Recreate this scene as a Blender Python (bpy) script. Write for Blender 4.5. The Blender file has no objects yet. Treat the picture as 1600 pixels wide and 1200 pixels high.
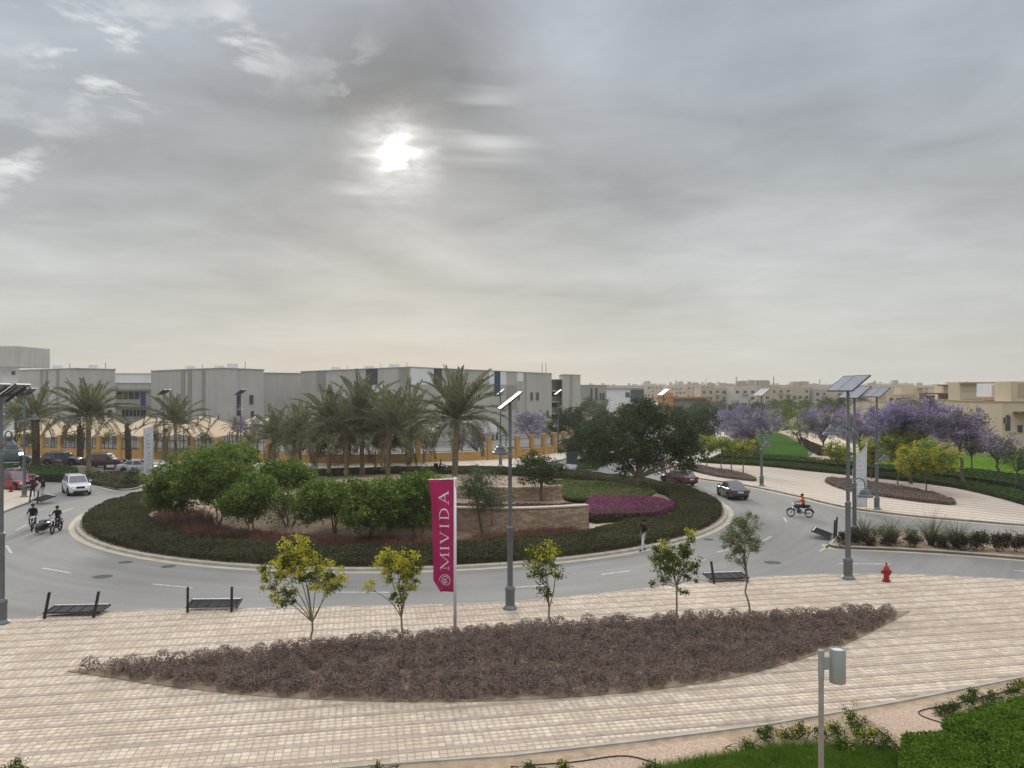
import bpy, bmesh, math, random
import numpy as np
from mathutils import Vector, Matrix

# ------------------------------------------------------------------ camera, sky, sun, exposure
scene = bpy.context.scene
COL = scene.collection
R = math.radians
F, EYE, HOR = 1202.0, 9.3, 612.0           # focal length in photo pixels, eye height (m), horizon row

cam_d = bpy.data.cameras.new("camera")
cam_d.sensor_width = 36.0
cam_d.lens = F / 1600.0 * 36.0
cam_d.shift_y = (HOR - 600.0) / 1600.0
cam_d.clip_start = 0.1
cam_d.clip_end = 20000
cam = bpy.data.objects.new("camera", cam_d)
COL.objects.link(cam)
cam.location = (0, 0, EYE)
cam.rotation_euler = (R(90), 0, 0)
scene.camera = cam

SUN_EL, SUN_AZ = R(17.0), R(-8.5)          # azimuth from +Y, positive to the right
SUN_DIR = Vector((math.sin(SUN_AZ) * math.cos(SUN_EL), math.cos(SUN_AZ) * math.cos(SUN_EL), math.sin(SUN_EL)))
sun_d = bpy.data.lights.new("sun", "SUN")
sun_d.energy = 1.5
sun_d.angle = R(14)
sun_d.color = (1.0, 0.95, 0.86)
sun = bpy.data.objects.new("sun", sun_d)
COL.objects.link(sun)
sun.rotation_euler = (-SUN_DIR).to_track_quat('-Z', 'Y').to_euler()

scene.view_settings.view_transform = 'Standard'
scene.view_settings.look = 'None'
scene.view_settings.gamma = 1.0
scene.view_settings.use_curve_mapping = False
scene.view_settings.exposure = 0.62
scene.cycles.max_bounces = 5
scene.cycles.diffuse_bounces = 3
scene.cycles.glossy_bounces = 2
scene.cycles.transmission_bounces = 3
scene.cycles.transparent_max_bounces = 6
scene.cycles.volume_bounces = 0
scene.cycles.use_denoising = True
scene.cycles.caustics_reflective = False
scene.cycles.caustics_refractive = False


class NT:
    """tiny node-tree writer"""
    def __init__(s, tree):
        s.t = tree
        s.t.nodes.clear()

    def n(s, kind, **kw):
        nd = s.t.nodes.new(kind)
        for k, v in kw.items():
            setattr(nd, k, v)
        return nd

    def l(s, a, b):
        s.t.links.new(a, b)

    def val(s, sock, v):
        if hasattr(v, "is_output") or isinstance(v, bpy.types.NodeSocket):
            s.l(v, sock)
        else:
            sock.default_value = v

    def math(s, op, a, b=0.0, c=None, clamp=False):
        m = s.n('ShaderNodeMath', operation=op, use_clamp=clamp)
        s.val(m.inputs[0], a)
        s.val(m.inputs[1], b)
        if c is not None:
            s.val(m.inputs[2], c)
        return m.outputs[0]

    def mix(s, f, a, b, blend='MIX'):
        m = s.n('ShaderNodeMix', data_type='RGBA', blend_type=blend)
        s.val(m.inputs[0], f)
        for i, v in ((6, a), (7, b)):
            if isinstance(v, tuple):
                v = (*v[:3], 1)
            s.val(m.inputs[i], v)
        return m.outputs[2]

    def ramp(s, f, stops, interp='LINEAR'):
        r = s.n('ShaderNodeValToRGB')
        r.color_ramp.interpolation = interp
        els = r.color_ramp.elements
        while len(els) < len(stops):
            els.new(0.5)
        for e, (p, c) in zip(els, stops):
            e.position = p
            e.color = (*c, 1) if len(c) == 3 else c
        s.val(r.inputs[0], f)
        return r.outputs[0]

    def noise(s, vec, scale, detail=4, rough=0.55, dist=0.0):
        n = s.n('ShaderNodeTexNoise')
        if vec is not None:
            s.l(vec, n.inputs['Vector'])
        n.inputs['Scale'].default_value = scale
        n.inputs['Detail'].default_value = detail
        n.inputs['Roughness'].default_value = rough
        n.inputs['Distortion'].default_value = dist
        return n.outputs[0]


def build_world():
    w = bpy.data.worlds.new("World")
    scene.world = w
    w.use_nodes = True
    t = NT(w.node_tree)
    out = t.n('ShaderNodeOutputWorld')
    tc = t.n('ShaderNodeTexCoord')
    d = tc.outputs['Generated']
    sp = t.n('ShaderNodeSeparateXYZ')
    t.l(d, sp.inputs[0])
    z = t.math('MAXIMUM', sp.outputs[2], 0.0)
    # clear air above the clouds
    sky = t.n('ShaderNodeTexSky', sky_type='NISHITA')
    sky.sun_disc = False
    sky.sun_elevation = SUN_EL
    sky.sun_rotation = SUN_AZ
    sky.air_density = 1.2
    sky.dust_density = 1.0
    clear = t.mix(1.0, sky.outputs[0], (0.06, 0.06, 0.06), 'MULTIPLY')
    # cloud deck: brightness by elevation, then cloud relief on a plane above
    deck = t.ramp(z, [(0.0, (0.342, 0.338, 0.317)), (0.06, (0.348, 0.349, 0.332)), (0.15, (0.312, 0.321, 0.32)),
                      (0.27, (0.246, 0.263, 0.278)), (0.44, (0.285, 0.312, 0.352)), (0.75, (0.90, 0.92, 0.97)), (1.0, (1.20, 1.22, 1.26))])
    zz = t.math('ADD', z, 0.10)
    px = t.math('DIVIDE', sp.outputs[0], zz)
    py = t.math('DIVIDE', sp.outputs[1], zz)
    cb = t.n('ShaderNodeCombineXYZ')
    t.l(px, cb.inputs[0]); t.l(py, cb.inputs[1])
    cb.inputs[2].default_value = 3.7
    n1 = t.noise(cb.outputs[0], 0.62, 3, 0.52, 0.35)
    n2 = t.noise(cb.outputs[0], 2.1, 4, 0.6, 0.6)
    # long streaks nearer the horizon
    st = t.n('ShaderNodeMapping')
    st.inputs['Scale'].default_value = (0.8, 0.9, 9.0)
    t.l(d, st.inputs[0])
    n3 = t.noise(st.outputs[0], 2.6, 3, 0.55, 0.25)
    fade = t.math('SMOOTH_MIN', t.math('MULTIPLY', z, 4.5), 1.0, 0.2)
    a = t.math('MULTIPLY', t.math('SUBTRACT', n1, 0.5), 1.45)
    b = t.math('MULTIPLY', t.math('SUBTRACT', n2, 0.5), 0.55)
    c = t.math('MULTIPLY', t.math('SUBTRACT', n3, 0.5), 0.20)
    rel = t.math('ADD', t.math('MULTIPLY', t.math('ADD', a, b), fade), c)

    def lobe(px_, py_, power, amount):
        v = Vector(((px_ - 800) / F, 1.0, (HOR - py_) / F)).normalized()
        dp = t.n('ShaderNodeVectorMath', operation='DOT_PRODUCT')
        t.l(d, dp.inputs[0]); dp.inputs[1].default_value = v
        return t.math('MULTIPLY', t.math('POWER', t.math('MAXIMUM', dp.outputs['Value'], 0.0), power), amount)
    for args in ((340, 255, 60, -0.22), (650, 90, 120, -0.36), (850, 170, 90, -0.10), (60, 130, 120, 0.10),
                 (890, 50, 260, 0.30), (1350, 300, 25, 0.16), (100, 330, 60, 0.10)):
        rel = t.math('ADD', rel, lobe(*args))
    f = t.math('MAXIMUM', t.math('ADD', rel, 1.0), 0.35)
    cl = t.mix(1.0, deck, f, 'MULTIPLY')
    col = t.mix(0.96, clear, cl)
    # bright torn edges (upper left and round the sun)
    wis = t.ramp(t.noise(cb.outputs[0], 4.2, 7, 0.6, 0.25), [(0.50, (0, 0, 0)), (0.64, (1, 1, 1))])
    wmask = t.math('ADD', t.math('ADD', lobe(125, 68, 520, 1.1), lobe(215, 95, 1300, 0.7)), lobe(380, 70, 900, 0.75))
    wmask = t.math('ADD', wmask, lobe(560, 130, 1300, 0.6))
    wmask = t.math('ADD', wmask, lobe(22, 255, 1300, 0.7))
    col = t.mix(t.math('MULTIPLY', wis, wmask, clamp=True), col, (0.60, 0.61, 0.60))
    # sun behind the thin part of the deck
    dp = t.n('ShaderNodeVectorMath', operation='DOT_PRODUCT')
    t.l(d, dp.inputs[0]); dp.inputs[1].default_value = SUN_DIR
    sn = t.noise(cb.outputs[0], 11.0, 4, 0.6, 0.4)
    wob = t.math('MULTIPLY', t.math('SUBTRACT', sn, 0.5), 0.0007)
    sd = t.math('ADD', t.math('MAXIMUM', dp.outputs['Value'], 0.0), wob)
    core = t.math('MULTIPLY', t.math('POWER', sd, 13000.0), t.math('MULTIPLY', sn, 4.0))
    halo = t.math('MULTIPLY', t.math('POWER', sd, 1000.0), t.math('MULTIPLY', sn, 0.62))
    wide = t.math('MULTIPLY', t.math('POWER', sd, 25.0), 0.02)
    g = t.math('ADD', t.math('ADD', core, halo), wide)
    # lit wisps to the right of the sun
    sw = t.math('MULTIPLY', t.ramp(n3, [(0.46, (0, 0, 0)), (0.66, (1, 1, 1))]),
                t.math('ADD', lobe(760, 205, 900, 0.35), lobe(560, 275, 2200, 0.30)))
    g = t.math('ADD', g, sw)
    gl = t.mix(1.0, (1.0, 0.985, 0.93), g, 'MULTIPLY')
    col = t.mix(1.0, col, gl, 'ADD')
    bg = t.n('ShaderNodeBackground')
    t.l(col, bg.inputs[0])
    bg.inputs[1].default_value = 1.0
    w.cycles.sampling_method = 'MANUAL'
    w.cycles.sample_map_resolution = 512
    t.l(bg.outputs[0], out.inputs[0])


build_world()

# ------------------------------------------------------------------ survey helpers


def G(px, py, z=0.0):
    """ground point seen at photo position (px, py), on the level z"""
    Y = F * (EYE - z) / (py - HOR)
    return ((px - 800.0) * Y / F, Y, z)


def W(px, py, Y):
    """point at depth Y"""
    return ((px - 800.0) * Y / F, Y, EYE - (py - HOR) * Y / F)


rng = np.random.default_rng(7)

# ------------------------------------------------------------------ materials
MATS = {}


def M(name, col, rough=0.8, var=0.12, scale=3.0, bump=0.0, metal=0.0, spec=0.12, col2=None, bscale=None, coat=0.0, detail=5, stain=0.0, streak=0.0):
    if name in MATS:
        return MATS[name]
    m = bpy.data.materials.new(name)
    m.use_nodes = True
    t = NT(m.node_tree)
    out = t.n('ShaderNodeOutputMaterial')
    p = t.n('ShaderNodeBsdfPrincipled')
    t.l(p.outputs[0], out.inputs[0])
    tc = t.n('ShaderNodeTexCoord')
    co = tc.outputs['Object']
    if var > 0 or col2:
        nz = t.noise(co, scale, detail, 0.6)
        if col2:
            c = t.ramp(nz, [(0.38, col), (0.62, col2)])
        else:
            lo = tuple(min(1, v * (1 - var)) for v in col)
            hi = tuple(min(1, v * (1 + var)) for v in col)
            c = t.ramp(nz, [(0.3, lo), (0.7, hi)])
        if stain > 0:
            geo = t.n('ShaderNodeNewGeometry')
            sn = t.ramp(t.noise(geo.outputs['Position'], 0.42, 6, 0.62, 0.4), [(0.38, (0, 0, 0)), (0.72, (1, 1, 1))])
            c = t.mix(t.math('MULTIPLY', sn, stain), c, tuple(v * 0.55 for v in col))
        if streak > 0:
            geo = t.n('ShaderNodeNewGeometry')
            mp = t.n('ShaderNodeMapping'); mp.inputs['Scale'].default_value = (0.9, 0.9, 0.06)
            t.l(geo.outputs['Position'], mp.inputs[0])
            sn = t.ramp(t.noise(mp.outputs[0], 1.0, 6, 0.65), [(0.45, (0, 0, 0)), (0.75, (1, 1, 1))])
            c = t.mix(t.math('MULTIPLY', sn, streak), c, tuple(v * 0.6 for v in col))
        t.l(c, p.inputs['Base Color'])
    else:
        p.inputs['Base Color'].default_value = (*col, 1)
    p.inputs['Roughness'].default_value = rough
    p.inputs['Metallic'].default_value = metal
    p.inputs['Specular IOR Level'].default_value = spec
    p.inputs['Coat Weight'].default_value = coat
    if bump > 0:
        b = t.n('ShaderNodeBump')
        b.inputs['Strength'].default_value = bump
        b.inputs['Distance'].default_value = 0.02
        t.l(t.noise(co, bscale or scale * 8, 4), b.inputs['Height'])
        t.l(b.outputs[0], p.inputs['Normal'])
    MATS[name] = m
    return m


def LEAF(name, stops, trans=0.3, gloss=0.0, patch=0.0, patch_scale=1.2):
    """leaf material: colour differs from leaf to leaf (stops over a random value)"""
    if name in MATS:
        return MATS[name]
    m = bpy.data.materials.new(name)
    m.use_nodes = True
    t = NT(m.node_tree)
    out = t.n('ShaderNodeOutputMaterial')
    geo = t.n('ShaderNodeNewGeometry')
    f = geo.outputs['Random Per Island']
    if patch > 0:
        tc = t.n('ShaderNodeTexCoord')
        nz = t.noise(tc.outputs['Object'], patch_scale, 3)
        f = t.math('ADD', t.math('MULTIPLY', f, 1 - patch), t.math('MULTIPLY', t.math('MULTIPLY_ADD', nz, 2.4, -0.7, clamp=True), patch))
    k = len(stops)
    c = t.ramp(f, [(i / max(1, k - 1), s) for i, s in enumerate(stops)])
    d = t.n('ShaderNodeBsdfPrincipled')
    d.inputs['Roughness'].default_value = 0.75
    d.inputs['Specular IOR Level'].default_value = 0.03 + gloss * 0.5
    t.l(c, d.inputs['Base Color'])
    tr = t.n('ShaderNodeBsdfTranslucent')
    t.l(c, tr.inputs[0])
    mx = t.n('ShaderNodeMixShader')
    mx.inputs[0].default_value = trans
    t.l(d.outputs[0], mx.inputs[1]); t.l(tr.outputs[0], mx.inputs[2])
    t.l(mx.outputs[0], out.inputs[0])
    MATS[name] = m
    return m


# ------------------------------------------------------------------ object helpers
def tag(o, label=None, cat=None, group=None, kind=None):
    if label: o["label"] = label
    if cat: o["category"] = cat
    if group: o["group"] = group
    if kind: o["kind"] = kind
    return o


def link(name, data, parent=None, loc=None, rot=None, scale=None):
    o = bpy.data.objects.new(name, data)
    COL.objects.link(o)
    if parent is not None:
        o.parent = parent
    if loc is not None: o.location = loc
    if rot is not None: o.rotation_euler = rot
    if scale is not None: o.scale = scale if hasattr(scale, '__len__') else (scale,) * 3
    return o


def empty(name, loc, rz=0.0, label=None, cat=None, group=None, scale=1.0):
    o = link(name, None, None, loc, (0, 0, rz), scale)
    o.empty_display_size = 0.3
    return tag(o, label, cat, group)


class MB:
    """collects shapes into one mesh"""
    def __init__(s):
        s.v, s.f, s.m = [], [], []
        s.mi = 0

    def add(s, vs, fs):
        o = len(s.v)
        s.v.extend(tuple(v) for v in vs)
        for f in fs:
            s.f.append(tuple(i + o for i in f))
            s.m.append(s.mi)
        return s

    def box(s, c, d, rz=0.0, rot=None):
        hx, hy, hz = d[0] / 2, d[1] / 2, d[2] / 2
        m = rot if rot is not None else Matrix.Rotation(rz, 3, 'Z')
        vs = [Vector(c) + m @ Vector((x * hx, y * hy, z * hz)) for x in (-1, 1) for y in (-1, 1) for z in (-1, 1)]
        return s.add(vs, [(0, 1, 3, 2), (4, 6, 7, 5), (0, 4, 5, 1), (2, 3, 7, 6), (0, 2, 6, 4), (1, 5, 7, 3)])

    def bar(s, a, b, w, h=None, up=(0, 0, 1)):
        """square bar from a to b"""
        a, b = Vector(a), Vector(b)
        h = h or w
        z = (b - a).normalized()
        x = Vector(up).cross(z)
        if x.length < 1e-4: x = Vector((1, 0, 0)).cross(z)
        x.normalize()
        y = z.cross(x)
        vs = [p + x * (sx * w / 2) + y * (sy * h / 2) for p in (a, b) for sx, sy in ((-1, -1), (1, -1), (1, 1), (-1, 1))]
        return s.add(vs, [(3, 2, 1, 0), (4, 5, 6, 7), (0, 1, 5, 4), (1, 2, 6, 5), (2, 3, 7, 6), (3, 0, 4, 7)])

    def tube(s, pts, radii, n=8, cap=True):
        pts = [Vector(p) for p in pts]
        if not hasattr(radii, '__len__'): radii = [radii] * len(pts)
        vs, fs = [], []
        px = None
        for i, p in enumerate(pts):
            d = (pts[min(i + 1, len(pts) - 1)] - pts[max(i - 1, 0)])
            d = d.normalized() if d.length > 1e-9 else Vector((0, 0, 1))
            if px is None:
                px = d.orthogonal().normalized()
            x = (px - d * px.dot(d))
            x = x.normalized() if x.length > 1e-6 else d.orthogonal().normalized()
            px = x
            y = d.cross(x)
            for k in range(n):
                a = 2 * math.pi * k / n
                vs.append(p + (x * math.cos(a) + y * math.sin(a)) * radii[i])
        for i in range(len(pts) - 1):
            for k in range(n):
                k2 = (k + 1) % n
                fs.append((i * n + k, i * n + k2, (i + 1) * n + k2, (i + 1) * n + k))
        if cap:
            fs.append(tuple(range(n - 1, -1, -1)))
            fs.append(tuple((len(pts) - 1) * n + k for k in range(n)))
        return s.add(vs, fs)

    def lathe(s, prof, c=(0, 0, 0), n=16, axis='Z', cap=True):
        """prof: list of (radius, height)"""
        vs, fs = [], []
        for r, h in prof:
            for k in range(n):
                a = 2 * math.pi * k / n
                x, y = r * math.cos(a), r * math.sin(a)
                v = (x, y, h) if axis == 'Z' else ((h, x, y) if axis == 'X' else (y, h, x))
                vs.append((v[0] + c[0], v[1] + c[1], v[2] + c[2]))
        for i in range(len(prof) - 1):
            for k in range(n):
                k2 = (k + 1) % n
                fs.append((i * n + k, i * n + k2, (i + 1) * n + k2, (i + 1) * n + k))
        if cap:
            fs.append(tuple(range(n - 1, -1, -1)))
            fs.append(tuple((len(prof) - 1) * n + k for k in range(n)))
        return s.add(vs, fs)

    def prism(s, poly, z0, z1):
        n = len(poly)
        area = sum(poly[i][0] * poly[(i + 1) % n][1] - poly[(i + 1) % n][0] * poly[i][1] for i in range(n))
        if area < 0: poly = poly[::-1]
        vs = [(p[0], p[1], z0) for p in poly] + [(p[0], p[1], z1) for p in poly]
        fs = [tuple(range(n - 1, -1, -1)), tuple(range(n, 2 * n))]
        fs += [(i, (i + 1) % n, n + (i + 1) % n, n + i) for i in range(n)]
        return s.add(vs, fs)

    def mesh(s, name, mats, smooth=False):
        me = bpy.data.meshes.new(name)
        me.from_pydata(s.v, [], s.f)
        for m in (mats if isinstance(mats, (list, tuple)) else [mats]):
            me.materials.append(m)
        if any(s.m):
            me.polygons.foreach_set('material_index', s.m)
        if smooth:
            me.shade_smooth()
        me.update()
        return me

    def build(s, name, mats, parent=None, smooth=False, loc=None, rot=None):
        return link(name, s.mesh(name, mats, smooth), parent, loc, rot)


def smooth_by_angle(me, ang=40):
    """smooth shading with sharp edges kept (edges over the angle are split in shading)"""
    bm = bmesh.new(); bm.from_mesh(me)
    for e in bm.edges:
        e.smooth = not (len(e.link_faces) == 2 and e.calc_face_angle(0) > R(ang))
    for f in bm.faces: f.smooth = True
    bm.to_mesh(me); bm.free()
    return me


def np_mesh(name, V, Fq, mats, mi=None, smooth=False):
    """mesh from numpy arrays of vertices and equal-sized faces"""
    me = bpy.data.meshes.new(name)
    V = np.asarray(V, dtype=np.float32); Fq = np.asarray(Fq, dtype=np.int32)
    k = Fq.shape[1]
    me.vertices.add(len(V)); me.vertices.foreach_set('co', V.ravel())
    me.loops.add(Fq.size); me.loops.foreach_set('vertex_index', Fq.ravel())
    me.polygons.add(len(Fq)); me.polygons.foreach_set('loop_start', np.arange(0, Fq.size, k, dtype=np.int32))
    for m in (mats if isinstance(mats, (list, tuple)) else [mats]):
        me.materials.append(m)
    if mi is not None:
        me.polygons.foreach_set('material_index', np.asarray(mi, dtype=np.int32))
    if smooth:
        me.polygons.foreach_set('use_smooth', np.ones(len(Fq), dtype=bool))
    me.update(calc_edges=True)
    return me


def unit(a):
    return a / np.maximum(np.linalg.norm(a, axis=1, keepdims=True), 1e-9)


def leaf_arrays(C, size, rg, up=0.4, aspect=0.55, axis=None, bend=0.12, nb=None):
    """one diamond-shaped leaf per centre; returns V (4N,3), F (N,4)"""
    n = len(C)
    size = np.broadcast_to(np.asarray(size, dtype=float), (n,))[:, None]
    nrm = unit(rg.normal(size=(n, 3)) + np.array([0, 0, up * 2.0]))
    if nb is not None: nrm = unit(nb + rg.normal(size=(n, 3)) * 0.45)
    a = rg.normal(size=(n, 3)) if axis is None else axis + rg.normal(size=(n, 3)) * 0.35
    a = unit(a - nrm * np.sum(a * nrm, 1, keepdims=True))
    b = np.cross(nrm, a)
    V = np.empty((n, 4, 3))
    V[:, 0] = C - a * size * 0.5
    V[:, 1] = C + b * size * aspect * 0.5 + nrm * size * bend
    V[:, 2] = C + a * size * 0.5
    V[:, 3] = C - b * size * aspect * 0.5 + nrm * size * bend
    return V.reshape(-1, 3), np.arange(4 * n).reshape(-1, 4)


def inside(poly, P):
    """mask of the points P (n,2) inside the polygon"""
    poly = np.asarray(poly, float)
    x, y = P[:, 0], P[:, 1]
    r = np.zeros(len(P), bool)
    j = len(poly) - 1
    for i in range(len(poly)):
        xi, yi = poly[i][:2]; xj, yj = poly[j][:2]
        if abs(yj - yi) > 1e-12:
            c = ((yi > y) != (yj > y)) & (x < (xj - xi) * (y - yi) / (yj - yi) + xi)
            r ^= c
        j = i
    return r


def edge_dist(poly, P):
    poly = np.asarray(poly, float)[:, :2]
    best = np.full(len(P), 1e9)
    for i in range(len(poly)):
        a, b = poly[i], poly[(i + 1) % len(poly)]
        ab = b - a
        tt = np.clip(((P - a) @ ab) / max(ab @ ab, 1e-9), 0, 1)
        best = np.minimum(best, np.linalg.norm(P - (a + tt[:, None] * ab), axis=1))
    return best


def spline(pts, k=6, closed=False):
    """Catmull-Rom through 2-d or 3-d points"""
    P = [np.array(p, float) for p in pts]
    n = len(P); out = []
    for i in range(n if closed else n - 1):
        p0 = P[(i - 1) % n] if closed or i > 0 else P[i]
        p1, p2 = P[i], P[(i + 1) % n]
        p3 = P[(i + 2) % n] if closed or i + 2 < n else P[(i + 1) % n]
        for j in range(k):
            u = j / k
            out.append(tuple(0.5 * (2 * p1 + (p2 - p0) * u + (2 * p0 - 5 * p1 + 4 * p2 - p3) * u * u + (3 * p1 - p0 - 3 * p2 + p3) * u ** 3)))
    if not closed: out.append(tuple(P[-1]))
    return out


def vnoise(x, y, seed=0, scale=1.0):
    """cheap smooth value noise in 0..1"""
    x = np.asarray(x) * scale + seed * 17.3; y = np.asarray(y) * scale + seed * 9.1
    xi, yi = np.floor(x), np.floor(y)
    fx, fy = x - xi, y - yi
    fx, fy = fx * fx * (3 - 2 * fx), fy * fy * (3 - 2 * fy)
    h = lambda a, b: np.modf(np.abs(np.sin(a * 127.1 + b * 311.7) * 43758.5453))[0]
    return (h(xi, yi) * (1 - fx) + h(xi + 1, yi) * fx) * (1 - fy) + (h(xi, yi + 1) * (1 - fx) + h(xi + 1, yi + 1) * fx) * fy
# ------------------------------------------------------------------ ground, road, kerbs
ISC, ISR = (-7.92, 65.0), 25.2              # roundabout island


def sheet(name, poly, z, mat, kind='structure', parent=None):
    m = MB()
    n = len(poly)
    area = sum(poly[i][0] * poly[(i + 1) % n][1] - poly[(i + 1) % n][0] * poly[i][1] for i in range(n))
    if area < 0: poly = poly[::-1]
    m.add([(p[0], p[1], z) for p in poly], [tuple(range(n))])
    o = m.build(name, mat, parent)
    if kind and parent is None: tag(o, kind=kind)
    return o


def slab(name, poly, z0, z1, mat, parent=None):
    o = MB().prism([p[:2] for p in poly], z0, z1).build(name, mat, parent)
    if parent is None: tag(o, kind='structure')
    return o


def kerb_strip(pts, w=0.22, z0=-0.01, z1=0.15, closed=False, name='kerb', mat=None, side=1.0):
    """extruded kerb along a polyline; it stands on the left side (side=1) of the line"""
    P = [Vector((p[0], p[1], 0)) for p in pts]
    n = len(P)
    inn, outl = [], []
    for i in range(n):
        a = P[(i - 1) % n] if closed or i > 0 else P[i]
        b = P[(i + 1) % n] if closed or i < n - 1 else P[i]
        d = (b - a).normalized()
        nn = Vector((-d.y, d.x, 0)) * side
        outl.append(P[i]); inn.append(P[i] + nn * w)
    vs, fs = [], []
    for i in range(n):
        o, q = outl[i], inn[i]
        e = (q - o).normalized() * 0.03
        vs += [(o.x, o.y, z0), (o.x, o.y, z1 - 0.03), (o.x + e.x, o.y + e.y, z1), (q.x, q.y, z1), (q.x, q.y, z0)]
    for i in range(n if closed else n - 1):
        j = (i + 1) % n
        for k in range(4):
            f = (i * 5 + k, j * 5 + k, j * 5 + k + 1, i * 5 + k + 1)
            fs.append(f if side < 0 else f[::-1])
    if not closed:
        fs += [(0, 1, 2, 3, 4), tuple((n - 1) * 5 + k for k in (4, 3, 2, 1, 0))]
    o = MB().add(vs, fs).build(name, mat or MKERB)
    return tag(o, kind='structure')


def ribbon(name, pts, w, z, mat, side=1.0):
    """flat strip beside a polyline"""
    P = [Vector((p[0], p[1], 0)) for p in pts]
    vs = []
    for i in range(len(P)):
        d = (P[min(i + 1, len(P) - 1)] - P[max(i - 1, 0)]).normalized()
        q = P[i] + Vector((-d.y, d.x, 0)) * w * side
        vs += [(P[i].x, P[i].y, z), (q.x, q.y, z)]
    fs = [(2 * i, 2 * i + 2, 2 * i + 3, 2 * i + 1) for i in range(len(P) - 1)]
    if side < 0: fs = [f[::-1] for f in fs]
    return tag(MB().add(vs, fs).build(name, mat), kind='structure')


def asphalt_mat():
    m = bpy.data.materials.new('asphalt')
    m.use_nodes = True
    t = NT(m.node_tree)
    out = t.n('ShaderNodeOutputMaterial'); p = t.n('ShaderNodeBsdfPrincipled')
    t.l(p.outputs[0], out.inputs[0])
    tc = t.n('ShaderNodeTexCoord'); sp = t.n('ShaderNodeSeparateXYZ')
    t.l(tc.outputs['Object'], sp.inputs[0])
    dx = t.math('SUBTRACT', sp.outputs[0], ISC[0]); dy = t.math('SUBTRACT', sp.outputs[1], ISC[1])
    r = t.math('SQRT', t.math('ADD', t.math('MULTIPLY', dx, dx), t.math('MULTIPLY', dy, dy)))
    th = t.math('ARCTAN2', dy, dx)
    cb = t.n('ShaderNodeCombineXYZ')
    t.l(t.math('MULTIPLY', r, 1.1), cb.inputs[0]); t.l(t.math('MULTIPLY', th, 2.6), cb.inputs[1])
    streak = t.noise(cb.outputs[0], 1.0, 4, 0.6)
    big = t.noise(tc.outputs['Object'], 0.09, 4, 0.6)
    fine = t.noise(tc.outputs['Object'], 9.0, 3, 0.7)
    f = t.math('ADD', t.math('MULTIPLY', streak, 0.65), t.math('MULTIPLY', big, 0.40))
    c = t.ramp(f, [(0.32, (0.155, 0.149, 0.138)), (0.5, (0.215, 0.207, 0.193)), (0.66, (0.265, 0.254, 0.235))])
    c = t.mix(0.35, c, t.ramp(fine, [(0.3, (0.15, 0.145, 0.135)), (0.7, (0.29, 0.28, 0.262))]))
    spots = t.ramp(t.noise(tc.outputs['Object'], 0.55, 5, 0.6, 0.3), [(0.62, (0, 0, 0)), (0.74, (1, 1, 1))])
    c = t.mix(t.math('MULTIPLY', spots, 0.30), c, (0.13, 0.125, 0.115))
    t.l(c, p.inputs['Base Color'])
    p.inputs['Roughness'].default_value = 0.82
    p.inputs['Specular IOR Level'].default_value = 0.25
    b = t.n('ShaderNodeBump'); b.inputs['Strength'].default_value = 0.25; b.inputs['Distance'].default_value = 0.01
    t.l(t.noise(tc.outputs['Object'], 60, 2), b.inputs['Height']); t.l(b.outputs[0], p.inputs['Normal'])
    return m


def striped_paving(name, ang, period, off=0.0):
    """far paving: strips of small slabs, too far off to tell the pieces apart"""
    m = bpy.data.materials.new(name)
    m.use_nodes = True
    t = NT(m.node_tree)
    out = t.n('ShaderNodeOutputMaterial'); p = t.n('ShaderNodeBsdfPrincipled')
    t.l(p.outputs[0], out.inputs[0])
    tc = t.n('ShaderNodeTexCoord')
    mp = t.n('ShaderNodeMapping'); mp.inputs['Rotation'].default_value = (0, 0, -ang)
    t.l(tc.outputs['Object'], mp.inputs[0])
    sp = t.n('ShaderNodeSeparateXYZ'); t.l(mp.outputs[0], sp.inputs[0])
    v = t.math('FRACT', t.math('DIVIDE', sp.outputs[1], period))
    stripe = t.math('LESS_THAN', v, 0.26)
    br = t.n('ShaderNodeTexBrick')
    t.l(mp.outputs[0], br.inputs['Vector'])
    br.offset = 0.0
    br.inputs['Scale'].default_value = 1.0
    br.inputs['Brick Width'].default_value = 0.25; br.inputs['Row Height'].default_value = 0.25
    br.inputs['Mortar Size'].default_value = 0.012
    br.inputs['Color1'].default_value = (0.62, 0.52, 0.41, 1); br.inputs['Color2'].default_value = (0.54, 0.455, 0.37, 1)
    br.inputs['Mortar'].default_value = (0.36, 0.30, 0.24, 1)
    base = br.outputs[0]
    dirt = t.noise(tc.outputs['Object'], 0.25, 5, 0.6)
    base = t.mix(t.math('MULTIPLY', dirt, 0.35), base, (0.44, 0.36, 0.29))
    c = t.mix(t.math('MULTIPLY', stripe, 0.9), base, (0.27, 0.215, 0.18))
    t.l(c, p.inputs['Base Color'])
    p.inputs['Roughness'].default_value = 0.85
    return m


MKERB = M('kerb_concrete', (0.40, 0.37, 0.32), 0.85, 0.2, 1.5, bump=0.2)
MGUT = M('gutter_concrete', (0.46, 0.41, 0.31), 0.85, 0.15, 1.0)
MASPH = asphalt_mat()
MSAND = M('sand_ground', (0.40, 0.33, 0.24), 0.95, 0.22, 0.03, detail=8)
MSOIL = M('dry_soil', (0.30, 0.225, 0.155), 0.95, 0.3, 2.5, bump=0.5)
MGRAVEL = M('cream_gravel', (0.52, 0.44, 0.33), 0.95, 0.35, 14.0, bump=0.8, bscale=30)
MPINKGRAVEL = M('pink_gravel', (0.46, 0.34, 0.255), 0.95, 0.4, 22.0, bump=0.8, bscale=40)
MLINE = M('road_paint', (0.56, 0.55, 0.51), 0.7, 0.25, 5.0, col2=(0.33, 0.32, 0.30))
MYEL = M('yellow_kerb_paint', (0.55, 0.45, 0.20), 0.7, 0.2, 3.0)
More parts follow.
